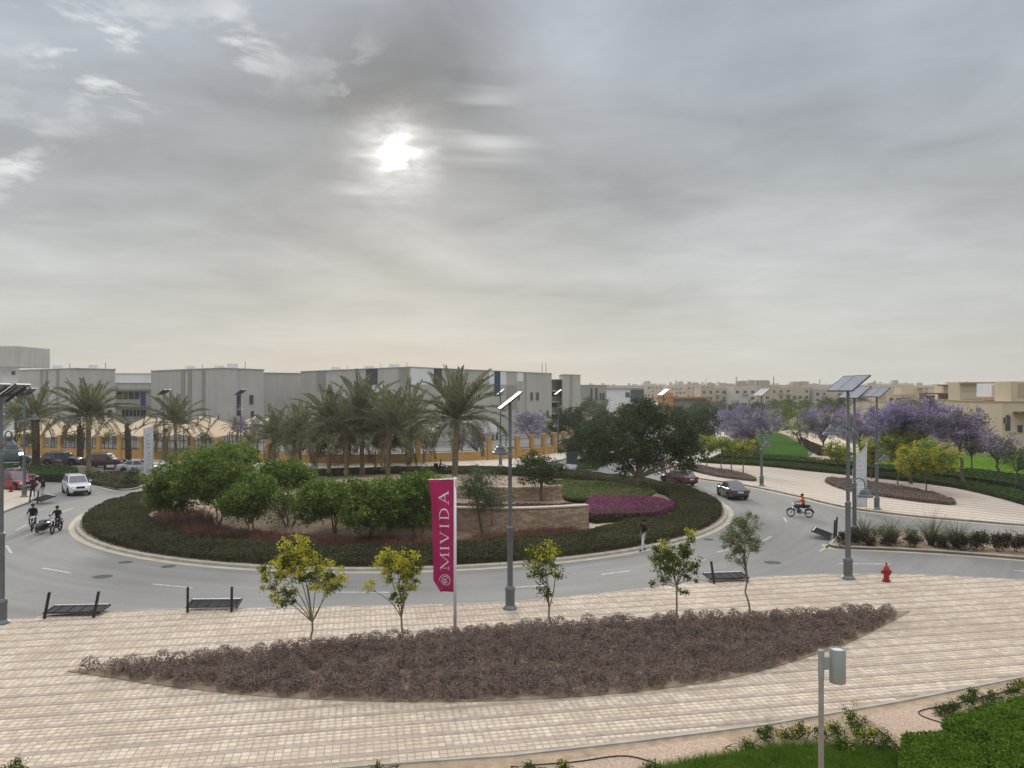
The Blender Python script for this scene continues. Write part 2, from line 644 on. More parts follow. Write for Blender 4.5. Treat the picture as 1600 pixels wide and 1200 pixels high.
MLAWN = M('lawn_ground', (0.085, 0.16, 0.018), 0.95, 0.25, 0.4, bump=0.5, bscale=12, spec=0.0)
MDRYGREEN = M('ground_cover_soil', (0.13, 0.125, 0.06), 0.95, 0.3, 0.5, bump=0.5)

g = sheet('ground', [(-7000, -300), (7000, -300), (7000, 9000), (-7000, 9000)], -0.03, MSAND)

road_poly = [(-140, 26), (110, 26), (110, 75)] + [G(1110, 728)[:2], G(1075, 700)[:2], G(1120, 676)[:2], G(1062, 672)[:2], G(985, 684)[:2], G(905, 706)[:2], G(890, 712)[:2], (6, 108), (-140, 110)]
sheet('road', road_poly, 0.0, MASPH)

# near pavement (plaza in front of the camera): outline on the ground
road_edge = [G(*p)[:2] for p in ((-120, 985), (60, 968), (200, 957.5), (400, 954.5), (570, 951), (700, 948), (790, 944.5), (900, 935), (1000, 924.5), (1100, 912.5),
                                 (1200, 904), (1325, 900), (1450, 902), (1600, 910), (1760, 922))]
road_edge = spline(road_edge, 4)
garden_edge = [G(*p)[:2] for p in ((-300, 1290), (0, 1262), (300, 1226), (600, 1200), (800, 1186), (1000, 1163), (1200, 1137), (1400, 1102), (1600, 1062), (1760, 1032))]
plaza_poly = road_edge + garden_edge[::-1]
PZ = 0.13
bed_low = [(105, 1049), (180, 1060), (250, 1071), (400, 1087), (560, 1095), (700, 1096.5), (850, 1092), (1000, 1080), (1150, 1058), (1300, 1014), (1370, 983), (1422, 955)]
bed_up = [(1422, 955), (1300, 958.5), (1100, 966), (900, 976), (700, 990), (500, 1008), (300, 1029), (105, 1049)]
bed_poly = spline([G(*p, PZ)[:2] for p in bed_low], 4) + spline([G(*p, PZ)[:2] for p in bed_up], 4)[1:-1]

PAV = [M('paver_cream', (0.61, 0.51, 0.40), 0.85, 0.10, 4.0, bump=0.15, stain=0.38),
       M('paver_light', (0.65, 0.56, 0.45), 0.85, 0.10, 4.0, bump=0.15, stain=0.38),
       M('paver_tan', (0.55, 0.445, 0.345), 0.85, 0.12, 4.0, bump=0.15, stain=0.38),
       M('paver_mauve', (0.43, 0.345, 0.285), 0.85, 0.14, 4.0, bump=0.15, stain=0.4)]
MJOINT = M('paver_joint_sand', (0.40, 0.32, 0.235), 0.95, 0.2, 2.0)
plaza = slab('plaza_pavement', plaza_poly, -0.02, PZ - 0.012, MJOINT)


def build_pavers():
    a = R(10.8)
    ca, sa = math.cos(a), math.sin(a)
    pit = 0.205
    rg = np.random.default_rng(3)
    us, vs_ = np.arange(-170, 230), np.arange(40, 240)
    U, Vv = np.meshgrid(us, vs_)
    U = U.ravel().astype(float); Vv = Vv.ravel()
    strip = (Vv % 4 == 0)
    keep = ~strip | (U % 2 == 0)            # the strips are laid with double-length stones
    U, Vv, strip = U[keep], Vv[keep], strip[keep]
    uc = (U + np.where(strip, 1.0, 0.5)) * pit
    vc = (Vv + 0.5) * pit
    X = uc * ca - vc * sa; Y = uc * sa + vc * ca
    P = np.stack([X, Y], 1)
    ok = (Y > 18.2) & (Y < 40.5) & (np.abs(X) < 0.70 * Y + 1.0)
    ok &= inside(plaza_poly, P) & (edge_dist(plaza_poly, P) > 0.11)
    inb = inside(bed_poly, P) | (edge_dist(bed_poly, P) < 0.10)
    ok &= ~inb
    X, Y, U, Vv, strip = X[ok], Y[ok], U[ok], Vv[ok], strip[ok]
    n = len(X)
    patch = vnoise(X, Y, 5, 0.45) * 0.55 + vnoise(X, Y, 9, 1.7) * 0.45
    rnd = rg.random(n)
    mi = np.where(rnd < 0.42, 0, np.where(rnd < 0.72, 1, 2))
    mi = np.where((patch > 0.60) & (rg.random(n) < 0.75), 2, mi)
    mi = np.where(strip, 3, mi)
    jo = 0.016
    hx = np.where(strip, pit, pit / 2) - jo / 2
    hy = np.full(n, pit / 2 - jo / 2)
    top = PZ + rg.normal(0, 0.0012, n)
    tilt = rg.normal(0, 0.004, (n, 2))
    ch = 0.006
    V = np.empty((n, 8, 3))
    for k, (sx, sy) in enumerate(((-1, -1), (1, -1), (1, 1), (-1, 1))):
        for lvl, (inset, dz) in enumerate(((0.0, -0.03), (ch, 0.0))):
            lx = sx * (hx - inset); ly = sy * (hy - inset)
            V[:, lvl * 4 + k, 0] = X + lx * ca - ly * sa
            V[:, lvl * 4 + k, 1] = Y + lx * sa + ly * ca
            V[:, lvl * 4 + k, 2] = top + dz + (lx * tilt[:, 0] + ly * tilt[:, 1] if lvl else 0)
    faces = np.array([(4, 5, 6, 7), (0, 1, 5, 4), (1, 2, 6, 5), (2, 3, 7, 6), (3, 0, 4, 7)])
    # the 300 that show largest: nearest ones inside the picture
    py = HOR + F * (EYE - PZ) / Y; pxx = 800 + X * F / Y
    vis = (py < 1195) & (pxx > 5) & (pxx < 1595)
    order = np.argsort(np.where(vis, Y, 1e6) - np.where(strip, 0.5, 0))
    own = np.zeros(n, bool); own[order[:300]] = True
    meshes = {}
    for i in np.nonzero(own)[0]:
        key = (int(mi[i]), bool(strip[i]))
        if key not in meshes:
            b = MB()
            w, d = hx[i], hy[i]
            vs = [(sx * w, sy * d, -0.03) for sx, sy in ((-1, -1), (1, -1), (1, 1), (-1, 1))] + \
                 [(sx * (w - ch), sy * (d - ch), 0) for sx, sy in ((-1, -1), (1, -1), (1, 1), (-1, 1))]
            b.add(vs, [tuple(f) for f in faces])
            meshes[key] = b.mesh('paver', PAV[key[0]])
        link('paver', meshes[key], plaza, (X[i], Y[i], top[i]), (tilt[i, 1], -tilt[i, 0], a))
    r = ~own
    Vr = V[r].reshape(-1, 3)
    Fr = (np.arange(r.sum())[:, None, None] * 8 + faces[None]).reshape(-1, 4)
    o = link('pavers', np_mesh('pavers', Vr, Fr, PAV, np.repeat(mi[r], 5)), plaza)
    tag(o, kind='stuff')


build_pavers()
ribbon('kerb', road_edge, 0.10, PZ + 0.002, MKERB, side=-1)
ribbon('gutter', road_edge, 0.45, 0.004, MGUT, side=1)

# markings: lane dashes (each from one end to the other), kerb-side lines
MARKS = [((66, 887.5), (112, 895.5)), ((238, 912.5), (300, 918.5)), ((517, 925.2), (608, 925.6)), ((805, 917.5), (850, 915)), ((1070, 883), (1103, 874)),
         ((1183, 850.5), (1205, 838)), ((1225, 808.5), (1229, 816)), ((1310, 880.5), (1392, 881.5)), ((1584, 891.2), (1640, 895)), ((24, 829), (42, 820)),
         ((10, 852.5), (17.5, 864)), ((98, 800), (115, 794)), ((940, 897.5), (985, 892)), ((1120, 863), (1140, 858))]
for (a, b) in MARKS:
    A, B = Vector(G(*a)), Vector(G(*b))
    d = (B - A).normalized(); nn = Vector((-d.y, d.x, 0)) * 0.075
    m = MB().add([tuple(v + Vector((0, 0, 0.004))) for v in (A - nn, B - nn, B + nn, A + nn)], [(0, 1, 2, 3)])
    tag(m.build('lane_marking', MLINE), kind='structure')
tag(MB().add([(*G(*p)[:2], 0.004) for p in ((1279, 861), (1283, 861.5), (1318, 840), (1314, 839.5))], [(0, 1, 2, 3)]).build('kerb_line', MYEL), kind='structure')
# patched service covers in the asphalt
MPATCH = M('dark_patch', (0.10, 0.10, 0.098), 0.9, 0.25, 4.0)
for (px, py, w, d) in ((160, 901, 1.0, 0.8), (263, 885, 0.75, 0.75), (196, 878.5, 0.8, 0.6), (1207, 879, 0.95, 0.8), (1107, 843, 0.7, 0.7), (1016, 848, 0.6, 0.6)):
    c = G(px, py)
    ring = [(c[0] + w / 2 * math.cos(k * math.pi / 8), c[1] + d / 2 * math.sin(k * math.pi / 8), 0.003) for k in range(16)]
    tag(MB().add(ring, [tuple(range(16))]).build('manhole_cover', MPATCH), kind='structure')

# ------------------------------------------------------------------ pieces of planted ground
CIRC = lambda r, n=128, c=ISC, a0=0.0, a1=2 * math.pi: [(c[0] + r * math.cos(a0 + (a1 - a0) * k / n), c[1] + r * math.sin(a0 + (a1 - a0) * k / n)) for k in range(n)]


def mound(x, y):
    """island ground level"""
    r = np.hypot(np.asarray(x) - ISC[0], np.asarray(y) - ISC[1])
    s = np.clip((19.5 - r) / 10.0, 0, 1)
    return 0.13 + 0.95 * s * s * (3 - 2 * s)


def GM(px, py):
    z = 0.15
    for _ in range(12):
        p = G(px, py, z)
        z = 0.5 * z + 0.5 * float(mound(p[0], p[1]))
    return (p[0], p[1], float(mound(p[0], p[1])))


def island_ground():
    rs = [25.0, 23, 21, 19.5] + list(np.linspace(18.5, 0.5, 19))
    n = 72
    vs, fs = [], []
    for r in rs:
        for k in range(n):
            a = 2 * math.pi * k / n
            x, y = ISC[0] + r * math.cos(a), ISC[1] + r * math.sin(a)
            z = float(mound(x, y)) + 0.06 * (float(vnoise(x, y, 2, 0.8)) - 0.5) * (1 if r < 24 else 0)
            vs.append((x, y, z))
    for i in range(len(rs) - 1):
        for k in range(n):
            k2 = (k + 1) % n
            fs.append((i * n + k, i * n + k2, (i + 1) * n + k2, (i + 1) * n + k))
    fs.append(tuple((len(rs) - 1) * n + k for k in range(n)))
    o = MB().add(vs, fs).build('island_ground', MSOIL, smooth=True)
    tag(o, kind='structure')


island_ground()
kerb_strip(CIRC(ISR), 0.25, closed=True, z1=0.16)
ringg = CIRC(ISR) + [CIRC(ISR)[0]]
ribbon('gutter', ringg, 0.42, 0.004, MGUT, side=-1)

# right-hand plaza beyond the roundabout
rp_front = spline([G(*p)[:2] for p in ((1046, 715), (1030, 721), (1023, 729), (1037, 739), (1090, 748.5), (1163, 759), (1240, 775), (1322, 794), (1421, 807), (1512, 815), (1600, 822), (1720, 829))], 4)
rp_back = spline([G(*p)[:2] for p in ((1720, 830), (1660, 812), (1600, 792), (1534, 774), (1469, 761), (1359, 748), (1250, 736.5), (1187, 730), (1092, 724), (1070, 717), (1046, 715))], 4)
MSTRIPE = striped_paving('striped_paving', R(-48), 1.3)
slab('far_plaza_pavement', rp_front + rp_back[1:-1], -0.02, 0.13, MSTRIPE)
kerb_strip(rp_front, 0.2, z1=0.145, side=1)
ribbon('gutter', rp_front, 0.5, 0.004, MGUT, side=-1)

# planted divider on the right with its kerb
div = spline([G(*p)[:2] for p in ((1296, 851), (1300, 855.5), (1322, 858), (1400, 861), (1500, 867), (1600, 875), (1720, 885), (1720, 842), (1600, 838), (1500, 834), (1400, 831), (1345, 831), (1315, 838))], 3, True)
slab('divider_ground', div, -0.02, 0.14, MSOIL)
kerb_strip(div, 0.2, closed=True, z1=0.18, side=1)
ribbon('gutter', div[:24], 0.4, 0.004, MGUT, side=-1)

# left pavement corner
lp = [G(*p)[:2] for p in ((-200, 905), (-60, 836), (0, 804), (20, 796), (45, 786.5), (58, 778), (56, 770), (30, 766), (-60, 764), (-200, 764))]
slab('left_pavement', lp, -0.02, 0.13, M('plain_paving', (0.52, 0.44, 0.35), 0.85, 0.15, 0.6))
kerb_strip(lp[1:9], 0.2, z1=0.145, side=1)
# left planted divider
ld = spline([G(*p)[:2] for p in ((-120, 752), (0, 751), (60, 752), (105, 753), (144, 757), (184, 766.5), (215, 764), (240, 752), (232, 741), (200, 737), (150, 733), (100, 729), (0, 727), (-120, 727))], 3, True)
slab('left_divider_ground', ld, -0.02, 0.13, M('left_divider_soil', (0.20, 0.17, 0.11), 0.95, 0.25, 1.0))
kerb_strip(ld, 0.2, closed=True, z1=0.16, side=1)
ribbon('gutter', ld[3:18], 0.4, 0.004, MGUT, side=-1)
slab('parking_divider_ground', [G(*p)[:2] for p in ((98, 726), (135, 727), (140, 722), (112, 719))], -0.02, 0.15, MSOIL)

# pavement along the school fence
bp = [G(*p)[:2] for p in ((-250, 721), (0, 721), (200, 726), (330, 732), (430, 737), (520, 739), (640, 739.5), (760, 736), (830, 729), (880, 719), (915, 707), (975, 691), (960, 687), (905, 700), (860, 708), (800, 713), (700, 717), (600, 719), (480, 720), (330, 718), (200, 714), (0, 709), (-250, 708))]
slab('fence_pavement', bp, -0.02, 0.13, M('pale_paving', (0.60, 0.52, 0.43), 0.85, 0.12, 0.5))
kerb_strip(bp[:12], 0.2, z1=0.145, side=1)
# green wedge between the far road arms
wedge = spline([G(*p)[:2] for p in ((900, 735), (931, 735.5), (936, 731), (955, 724), (985, 716), (1010, 707), (1030, 696), (1010, 695), (978, 705), (940, 716), (905, 722), (893, 730))], 3, True)
slab('wedge_ground', wedge, -0.02, 0.14, MDRYGREEN)
kerb_strip(wedge, 0.2, closed=True, z1=0.17, side=1)

# school yard and park grounds
slab('school_yard_ground', [G(*p)[:2] for p in ((-250, 708), (0, 709), (200, 714), (330, 718), (480, 720), (600, 719), (700, 717), (800, 713), (860, 708), (905, 700), (960, 687), (1010, 672))] + [(60, 300), (-200, 300), (-160, 115)], -0.025, 0.11, M('yard_ground', (0.34, 0.33, 0.29), 0.9, 0.2, 0.2))
park = rp_back[::-1] + [(150, 62), (330, 160), (330, 420), (70, 420), G(1062, 672)[:2]]
slab('park_ground', [p for p in park], -0.025, 0.10, MDRYGREEN)
# cream footpath winding through the park
path_c = spline([G(*p)[:2] for p in ((1080, 724), (1100, 712), (1138, 701), (1140, 692), (1129, 683), (1132, 676), (1146, 669))], 5)
pm = []
for i, p in enumerate(path_c):
    q0, q1 = np.array(path_c[max(i - 1, 0)]), np.array(path_c[min(i + 1, len(path_c) - 1)])
    d = (q1 - q0) / np.linalg.norm(q1 - q0)
    nn = np.array((-d[1], d[0])) * 1.6
    pm.append((tuple(np.array(p) + nn), tuple(np.array(p) - nn)))
sheet('footpath', [a for a, b in pm] + [b for a, b in pm][::-1], 0.112, M('path_concrete', (0.50, 0.46, 0.38), 0.9, 0.1, 0.5))
sheet('sandy_path', [G(*p)[:2] for p in ((1262, 718), (1330, 721), (1480, 716), (1400, 708), (1330, 694), (1300, 680), (1230, 672), (1215, 676), (1262, 690), (1280, 700))], 0.108, M('sandy_path', (0.52, 0.43, 0.31), 0.95, 0.15, 0.3))
sheet('lawn', [G(*p)[:2] for p in ((1290, 730), (1480, 742), (1720, 770), (1720, 728), (1560, 713), (1440, 709), (1330, 716))], 0.114, MLAWN)
sheet('lawn', [G(*p)[:2] for p in ((1185, 722), (1262, 722), (1262, 700), (1225, 680), (1190, 674), (1178, 690))], 0.114, M('dark_lawn', (0.045, 0.10, 0.02), 0.95, 0.25, 0.4, bump=0.4, bscale=10, spec=0.0))

# garden at the foot of the camera's building
gp = garden_edge + [(70, 2), (-60, 2)]
slab('garden_ground', gp, -0.025, 0.10, M('garden_soil', (0.37, 0.28, 0.19), 0.95, 0.25, 3.0, bump=0.6))
slab('garden_edging', [p for p in garden_edge] + [(p[0] + 0.02, p[1] - 0.09) for p in garden_edge[::-1]], 0.06, 0.142, MKERB)
sheet('gravel_patch', [G(*p, .1)[:2] for p in ((880, 1190), (1000, 1170), (1090, 1156), (1130, 1152), (1160, 1170), (1120, 1195), (1060, 1215), (880, 1225))], 0.108, MPINKGRAVEL)
sheet('gravel_patch', [G(*p, .1)[:2] for p in ((1345, 1118), (1440, 1102), (1475, 1120), (1470, 1140), (1420, 1165), (1400, 1150), (1372, 1132))], 0.108, MPINKGRAVEL)
# ------------------------------------------------------------------ planting
L_FICUS = LEAF('ficus_leaves', [(0.0182, 0.0314, 0.0116), (0.0331, 0.0563, 0.0182), (0.0497, 0.0832, 0.0265), (0.0785, 0.12, 0.0414)], 0.2, 0.15)
L_GREEN = LEAF('green_leaves', [(0.03, 0.056, 0.012), (0.07, 0.12, 0.021), (0.125, 0.195, 0.034), (0.21, 0.29, 0.065), (0.27, 0.28, 0.08)], 0.28, 0.1, patch=0.35, patch_scale=0.7)
L_LIME = LEAF('lime_leaves', [(0.0607, 0.101, 0.027), (0.108, 0.169, 0.0405), (0.176, 0.257, 0.0675), (0.27, 0.311, 0.0945)], 0.3, 0.05, patch=0.3)
L_OLIVE = LEAF('olive_leaves', [(0.047, 0.0706, 0.0345), (0.0862, 0.122, 0.0563), (0.133, 0.173, 0.0862), (0.188, 0.234, 0.125)], 0.25, 0.1)
L_CASSIA = LEAF('cassia_leaves', [(0.0382, 0.0595, 0.0136), (0.0723, 0.102, 0.0204), (0.119, 0.149, 0.0272), (0.17, 0.196, 0.0382)], 0.3)
L_YELLOW = LEAF('cassia_flowers', [(0.36, 0.30, 0.015), (0.48, 0.43, 0.03), (0.52, 0.50, 0.07), (0.40, 0.42, 0.10)], 0.35)
L_SILVER = LEAF('silver_leaves', [(0.10, 0.125, 0.06), (0.17, 0.20, 0.10), (0.24, 0.27, 0.16), (0.20, 0.21, 0.09)], 0.3)
L_JACA = LEAF('jacaranda_flowers', [(0.184, 0.155, 0.207), (0.265, 0.224, 0.356), (0.333, 0.282, 0.471), (0.414, 0.374, 0.506)], 0.35, patch=0.4, patch_scale=0.5)
L_JACB = LEAF('jacaranda_twigs', [(0.13, 0.10, 0.08), (0.18, 0.145, 0.12), (0.17, 0.165, 0.10), (0.22, 0.185, 0.20)], 0.2)
L_MAUVE = LEAF('mauve_shrub_leaves', [(0.11, 0.070, 0.062), (0.19, 0.128, 0.114), (0.27, 0.19, 0.172), (0.19, 0.165, 0.12), (0.37, 0.275, 0.255)], 0.2, patch=0.35, patch_scale=1.6)
L_HEDGE = LEAF('dark_hedge_leaves', [(0.0467, 0.0476, 0.0238), (0.0723, 0.0731, 0.0357), (0.102, 0.0978, 0.0493), (0.123, 0.106, 0.068)], 0.2, patch=0.5, patch_scale=0.35)
L_HEDGE2 = LEAF('green_hedge_leaves', [(0.0272, 0.0527, 0.0136), (0.0476, 0.085, 0.0204), (0.0723, 0.123, 0.0289), (0.102, 0.153, 0.0425)], 0.25, patch=0.4, patch_scale=0.35)
L_FRESH = LEAF('fresh_green_leaves', [(0.045, 0.095, 0.009), (0.075, 0.14, 0.013), (0.115, 0.20, 0.022), (0.165, 0.27, 0.04)], 0.35, patch=0.35, patch_scale=1.5)
L_COVER = LEAF('ground_cover_leaves', [(0.06, 0.08, 0.02), (0.09, 0.12, 0.03), (0.13, 0.16, 0.045), (0.18, 0.19, 0.06)], 0.3, patch=0.4, patch_scale=0.5)
L_RUST = LEAF('rusty_grass_blades', [(0.078, 0.039, 0.0281), (0.133, 0.0655, 0.0437), (0.187, 0.0967, 0.0624), (0.25, 0.156, 0.0936)], 0.2, patch=0.4, patch_scale=0.6)
L_MAG = LEAF('magenta_flowers', [(0.21, 0.0525, 0.112), (0.36, 0.0675, 0.21), (0.51, 0.09, 0.33), (0.24, 0.105, 0.09)], 0.3, patch=0.4, patch_scale=0.7)
L_PALM = LEAF('palm_leaflets', [(0.0952, 0.104, 0.052), (0.148, 0.159, 0.078), (0.2, 0.211, 0.113), (0.26, 0.26, 0.156)], 0.25)
L_PALMDRY = LEAF('dry_palm_leaflets', [(0.12, 0.09, 0.05), (0.17, 0.13, 0.075), (0.21, 0.17, 0.10)], 0.2)
L_BLADE = LEAF('pale_blades', [(0.07, 0.08, 0.045), (0.12, 0.13, 0.075), (0.17, 0.175, 0.11), (0.22, 0.21, 0.14)], 0.25)
L_MAROON = LEAF('maroon_leaves', [(0.0286, 0.0234, 0.0156), (0.0546, 0.039, 0.0286), (0.0806, 0.0572, 0.0442), (0.065, 0.0715, 0.0338)], 0.2, 0.1)
L_FAR = LEAF('far_leaves', [(0.049, 0.077, 0.0308), (0.077, 0.112, 0.042), (0.112, 0.147, 0.063)], 0.25)
MBARK = M('bark', (0.16, 0.12, 0.085), 0.9, 0.35, 9.0, bump=0.7, bscale=25)
MBARKD = M('dark_bark', (0.075, 0.055, 0.042), 0.9, 0.35, 9.0, bump=0.7, bscale=25)
MBARKL = M('pale_bark', (0.23, 0.185, 0.13), 0.9, 0.3, 5.0, bump=0.6, bscale=20)
MPALMB = M('palm_bark', (0.26, 0.20, 0.145), 0.95, 0.4, 7.0, bump=0.8, bscale=18)
MCORED = M('inner_twigs_brown', (0.055, 0.045, 0.036), 1.0, 0.2, 3.0)  # dark brown for the solid cores inside planting, against see-through
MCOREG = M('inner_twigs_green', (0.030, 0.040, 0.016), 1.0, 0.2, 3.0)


def limb(mb, a, b, r0, r1, rg, n=5, sides=6, sag=0.12):
    a, b = np.array(a, float), np.array(b, float)
    L = np.linalg.norm(b - a)
    pts, rad = [], []
    off = rg.normal(0, sag * L * 0.35, 3)
    for i in range(n + 1):
        u = i / n
        p = a + (b - a) * u + off * math.sin(math.pi * u) + np.array([0, 0, sag * L * math.sin(math.pi * u) * 0.5])
        pts.append(p); rad.append(r0 + (r1 - r0) * u)
    mb.tube(pts, rad, sides, cap=False)
    return pts


def tree_meshes(seed, blobs, trunk, nclump, rc, nleaf, leaf, mats, bark, flower=None, shell=0.55, up=0.35, twig=True, aspect=0.55, stems=1, flat=0.8, fl_top=0.0, wood_r=None):
    """blobs: ellipsoids (cx,cy,cz,rx,ry,rz) that make up the crown; trunk: (fork height, radius, lean x, lean y).
    Returns (wood mesh, crown mesh)."""
    rg = np.random.default_rng(seed)
    vol = np.array([b[3] * b[4] * b[5] for b in blobs]) ** 0.75
    which = rg.choice(len(blobs), nclump, p=vol / vol.sum())
    B = np.array(blobs)[which]
    d = unit(rg.normal(size=(nclump, 3)))
    rad = shell + (1 - shell) * rg.random(nclump) ** 0.6
    rad *= 0.86 + 0.28 * rg.random(nclump)
    CC = B[:, :3] + d * B[:, 3:] * rad[:, None]
    CC = CC[np.argsort(CC[:, 2])]
    # leaves
    k = rg.integers(0, nclump, nleaf)
    sc = rc * (0.65 + 0.7 * rg.random(nclump))[k]
    g = rg.normal(size=(nleaf, 3)) * np.array([1, 1, flat]) * 0.48
    C = CC[k] + g * sc[:, None]
    size = leaf * (0.7 + 0.6 * rg.random(nleaf))
    V, Fq = leaf_arrays(C, size, rg, up, aspect)
    mi = np.zeros(nleaf, int)
    if flower:
        zz = (C[:, 2] - C[:, 2].min()) / max(np.ptp(C[:, 2]), 1e-6)
        clf = rg.random(nclump)[k]
        mi = ((clf * 0.75 + 0.25 * rg.random(nleaf)) < flower * ((1 - fl_top) + fl_top * 2 * zz)).astype(int)
    crown = np_mesh('crown', V, Fq, mats, mi)
    # wood
    mb = MB()
    fh, r, lx, ly = trunk
    forks = []
    for s in range(stems):
        ang = rg.random() * 6.28
        sp = 0.0 if stems == 1 else 0.12 + 0.1 * rg.random()
        base = np.array([math.cos(ang) * sp, math.sin(ang) * sp, -0.1])
        top = np.array([lx + math.cos(ang) * sp * 3 * (stems > 1), ly + math.sin(ang) * sp * 3 * (stems > 1), fh * (0.9 + 0.2 * rg.random() if stems > 1 else 1)])
        rr = r if stems == 1 else r * 0.7
        pts = []
        nseg = 6
        wob = rg.normal(0, 0.035 * fh, (nseg + 1, 2))
        for i in range(nseg + 1):
            u = i / nseg
            p = base + (top - base) * u
            p[:2] += wob[i] * math.sin(math.pi * u)
            pts.append(p)
        mb.tube(pts, [rr * (1.35 if i == 0 else 1.0) * (1 - 0.25 * i / nseg) for i in range(nseg + 1)], 8, cap=False)
        forks.append((top, rr * 0.75))
    joints = []
    for bi, b in enumerate(blobs):
        c = np.array(b[:3])
        f, fr = forks[bi % len(forks)]
        end = f + (c - f) * 0.8
        pts = limb(mb, f, end, fr * 0.72, fr * 0.32, rg, 5, 6)
        joints += [(p, fr * 0.35) for p in pts[2:]]
    if twig:
        J = np.array([j[0] for j in joints])
        for i in range(0, nclump, max(1, nclump // 90)):
            q = J[np.argmin(np.linalg.norm(J - CC[i], axis=1) + (J[:, 2] > CC[i][2]) * 0.6)]
            wr = wood_r or r * 0.16
            limb(mb, q, CC[i], wr, wr * 0.4, rg, 3, 4, 0.1)
    wood = mb.mesh('trunk', bark, smooth=True)
    return wood, crown


def place_tree(ms, name, label, cat, loc, rz=0.0, scale=1.0, group=None):
    o = empty(name, loc, rz, label, cat, group, scale)
    link('trunk', ms[0], o)
    link('crown', ms[1], o)
    return o


def round_blobs(seed, w, h, z0, n=6, irr=0.35):
    """crown of n overlapping lobes: width w, height h above z0"""
    rg = np.random.default_rng(seed)
    out = [(0, 0, z0 + h * 0.5, w * 0.34, w * 0.34, h * 0.42)]
    for i in range(n):
        a = 2 * math.pi * (i + rg.random() * 0.6) / n
        rr = w * 0.27 * (1 + irr * (rg.random() - 0.5))
        zz = z0 + h * (0.28 + 0.42 * rg.random())
        s = w * 0.24 * (0.8 + 0.5 * rg.random())
        out.append((math.cos(a) * rr, math.sin(a) * rr, zz, s, s, min(h * 0.3, s) * (0.85 + 0.4 * rg.random())))
    return out


def hedge(name, label, poly, z0, h, dens, leaf, mats, cat='hedge', core=None, seed=1, flower=0.0, group=None, relief=0.12, up=0.5, lump=1.2, stuff=False, zf=None, holes=()):
    """clipped planting: leaves over the top and the sides, on a darker woody core"""
    rg = np.random.default_rng(seed)
    P2 = np.array([p[:2] for p in poly])
    lo, hi = P2.min(0), P2.max(0)
    area = 0.5 * abs(np.sum(P2[:, 0] * np.roll(P2[:, 1], -1) - np.roll(P2[:, 0], -1) * P2[:, 1]))
    n = int(area * dens)
    Q = []
    tot = 0
    while tot < n:
        q = lo + rg.random((n, 2)) * (hi - lo)
        q = q[inside(P2, q)]
        for hp in holes: q = q[~inside(hp, q)]
        Q.append(q); tot += len(q)
        if len(q) == 0: break
    Q = np.concatenate(Q)[:n]
    ed = edge_dist(P2, Q)
    for hp in holes: ed = np.minimum(ed, edge_dist(hp, Q))
    base = z0 if zf is None else zf(Q[:, 0], Q[:, 1])
    lm = vnoise(Q[:, 0], Q[:, 1], seed, lump) - 0.5
    rnd = np.minimum(1.0, 0.62 + 0.38 * np.sqrt(np.clip(ed / (h * 0.6), 0, 1)))
    z = base + h * rnd + lm * relief * 2 - np.abs(rg.normal(0, 0.05 * h + 0.02, len(Q)))
    C = [np.column_stack([Q, z])]
    for pl in [P2] + [np.array(hp) for hp in holes]:
        E = np.roll(pl, -1, 0) - pl
        L = np.linalg.norm(E, axis=1)
        m = int(L.sum() * h * dens * 1.1)
        i = rg.choice(len(pl), m, p=L / L.sum())
        q = pl[i] + E[i] * rg.random((m, 1)) + rg.normal(0, 0.045, (m, 2))
        b2 = z0 if zf is None else zf(q[:, 0], q[:, 1])
        C.append(np.column_stack([q, b2 + h * 0.85 * rg.random(m)]))
    C = np.concatenate(C)
    V, Fq = leaf_arrays(C, leaf * (0.7 + 0.6 * rg.random(len(C))), rg, up)
    mi = (rg.random(len(C)) < flower).astype(int) * (C[:, 2] > (z0 if zf is None else 0) + h * 0.45)
    o = link(name, np_mesh(name, V, Fq, mats, mi))
    if stuff: tag(o, label, cat, None, 'stuff')
    else: tag(o, label, cat, group)
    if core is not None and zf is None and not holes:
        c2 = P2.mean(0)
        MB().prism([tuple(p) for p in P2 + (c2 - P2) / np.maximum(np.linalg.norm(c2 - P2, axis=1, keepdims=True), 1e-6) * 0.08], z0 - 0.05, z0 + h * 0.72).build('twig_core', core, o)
    return o


def blades(name, centers, n_each, length, width, mats, seed=1, spread=0.5, droop=0.5):
    """tufts of arching blades: three-segment strips"""
    rg = np.random.default_rng(seed)
    C = np.repeat(np.asarray(centers, float), n_each, 0)
    n = len(C)
    a = rg.random(n) * 2 * np.pi
    tl = rg.random(n) ** 0.7 * spread
    L = length * (0.6 + 0.6 * rg.random(n))
    hd = np.stack([np.cos(a), np.sin(a), np.zeros(n)], 1)
    sd = np.stack([-np.sin(a), np.cos(a), np.zeros(n)], 1)
    V = np.empty((n, 8, 3))
    C = C + hd * (rg.random((n, 1)) * 0.06)
    for k in range(4):
        u = k / 3
        ang = tl + droop * u * u * (0.5 + rg.random(n))
        p = C + hd * (np.sin(ang) * L * u)[:, None] + np.array([0, 0, 1]) * (np.cos(ang * 0.9) * L * u)[:, None]
        w = width * (1 - u * 0.92) * 0.5
        V[:, 2 * k] = p - sd * w
        V[:, 2 * k + 1] = p + sd * w
    f = np.array([(0, 1, 3, 2), (2, 3, 5, 4), (4, 5, 7, 6)])
    Fq = (np.arange(n)[:, None, None] * 8 + f).reshape(-1, 4)
    return np_mesh(name, V.reshape(-1, 3), Fq, mats)


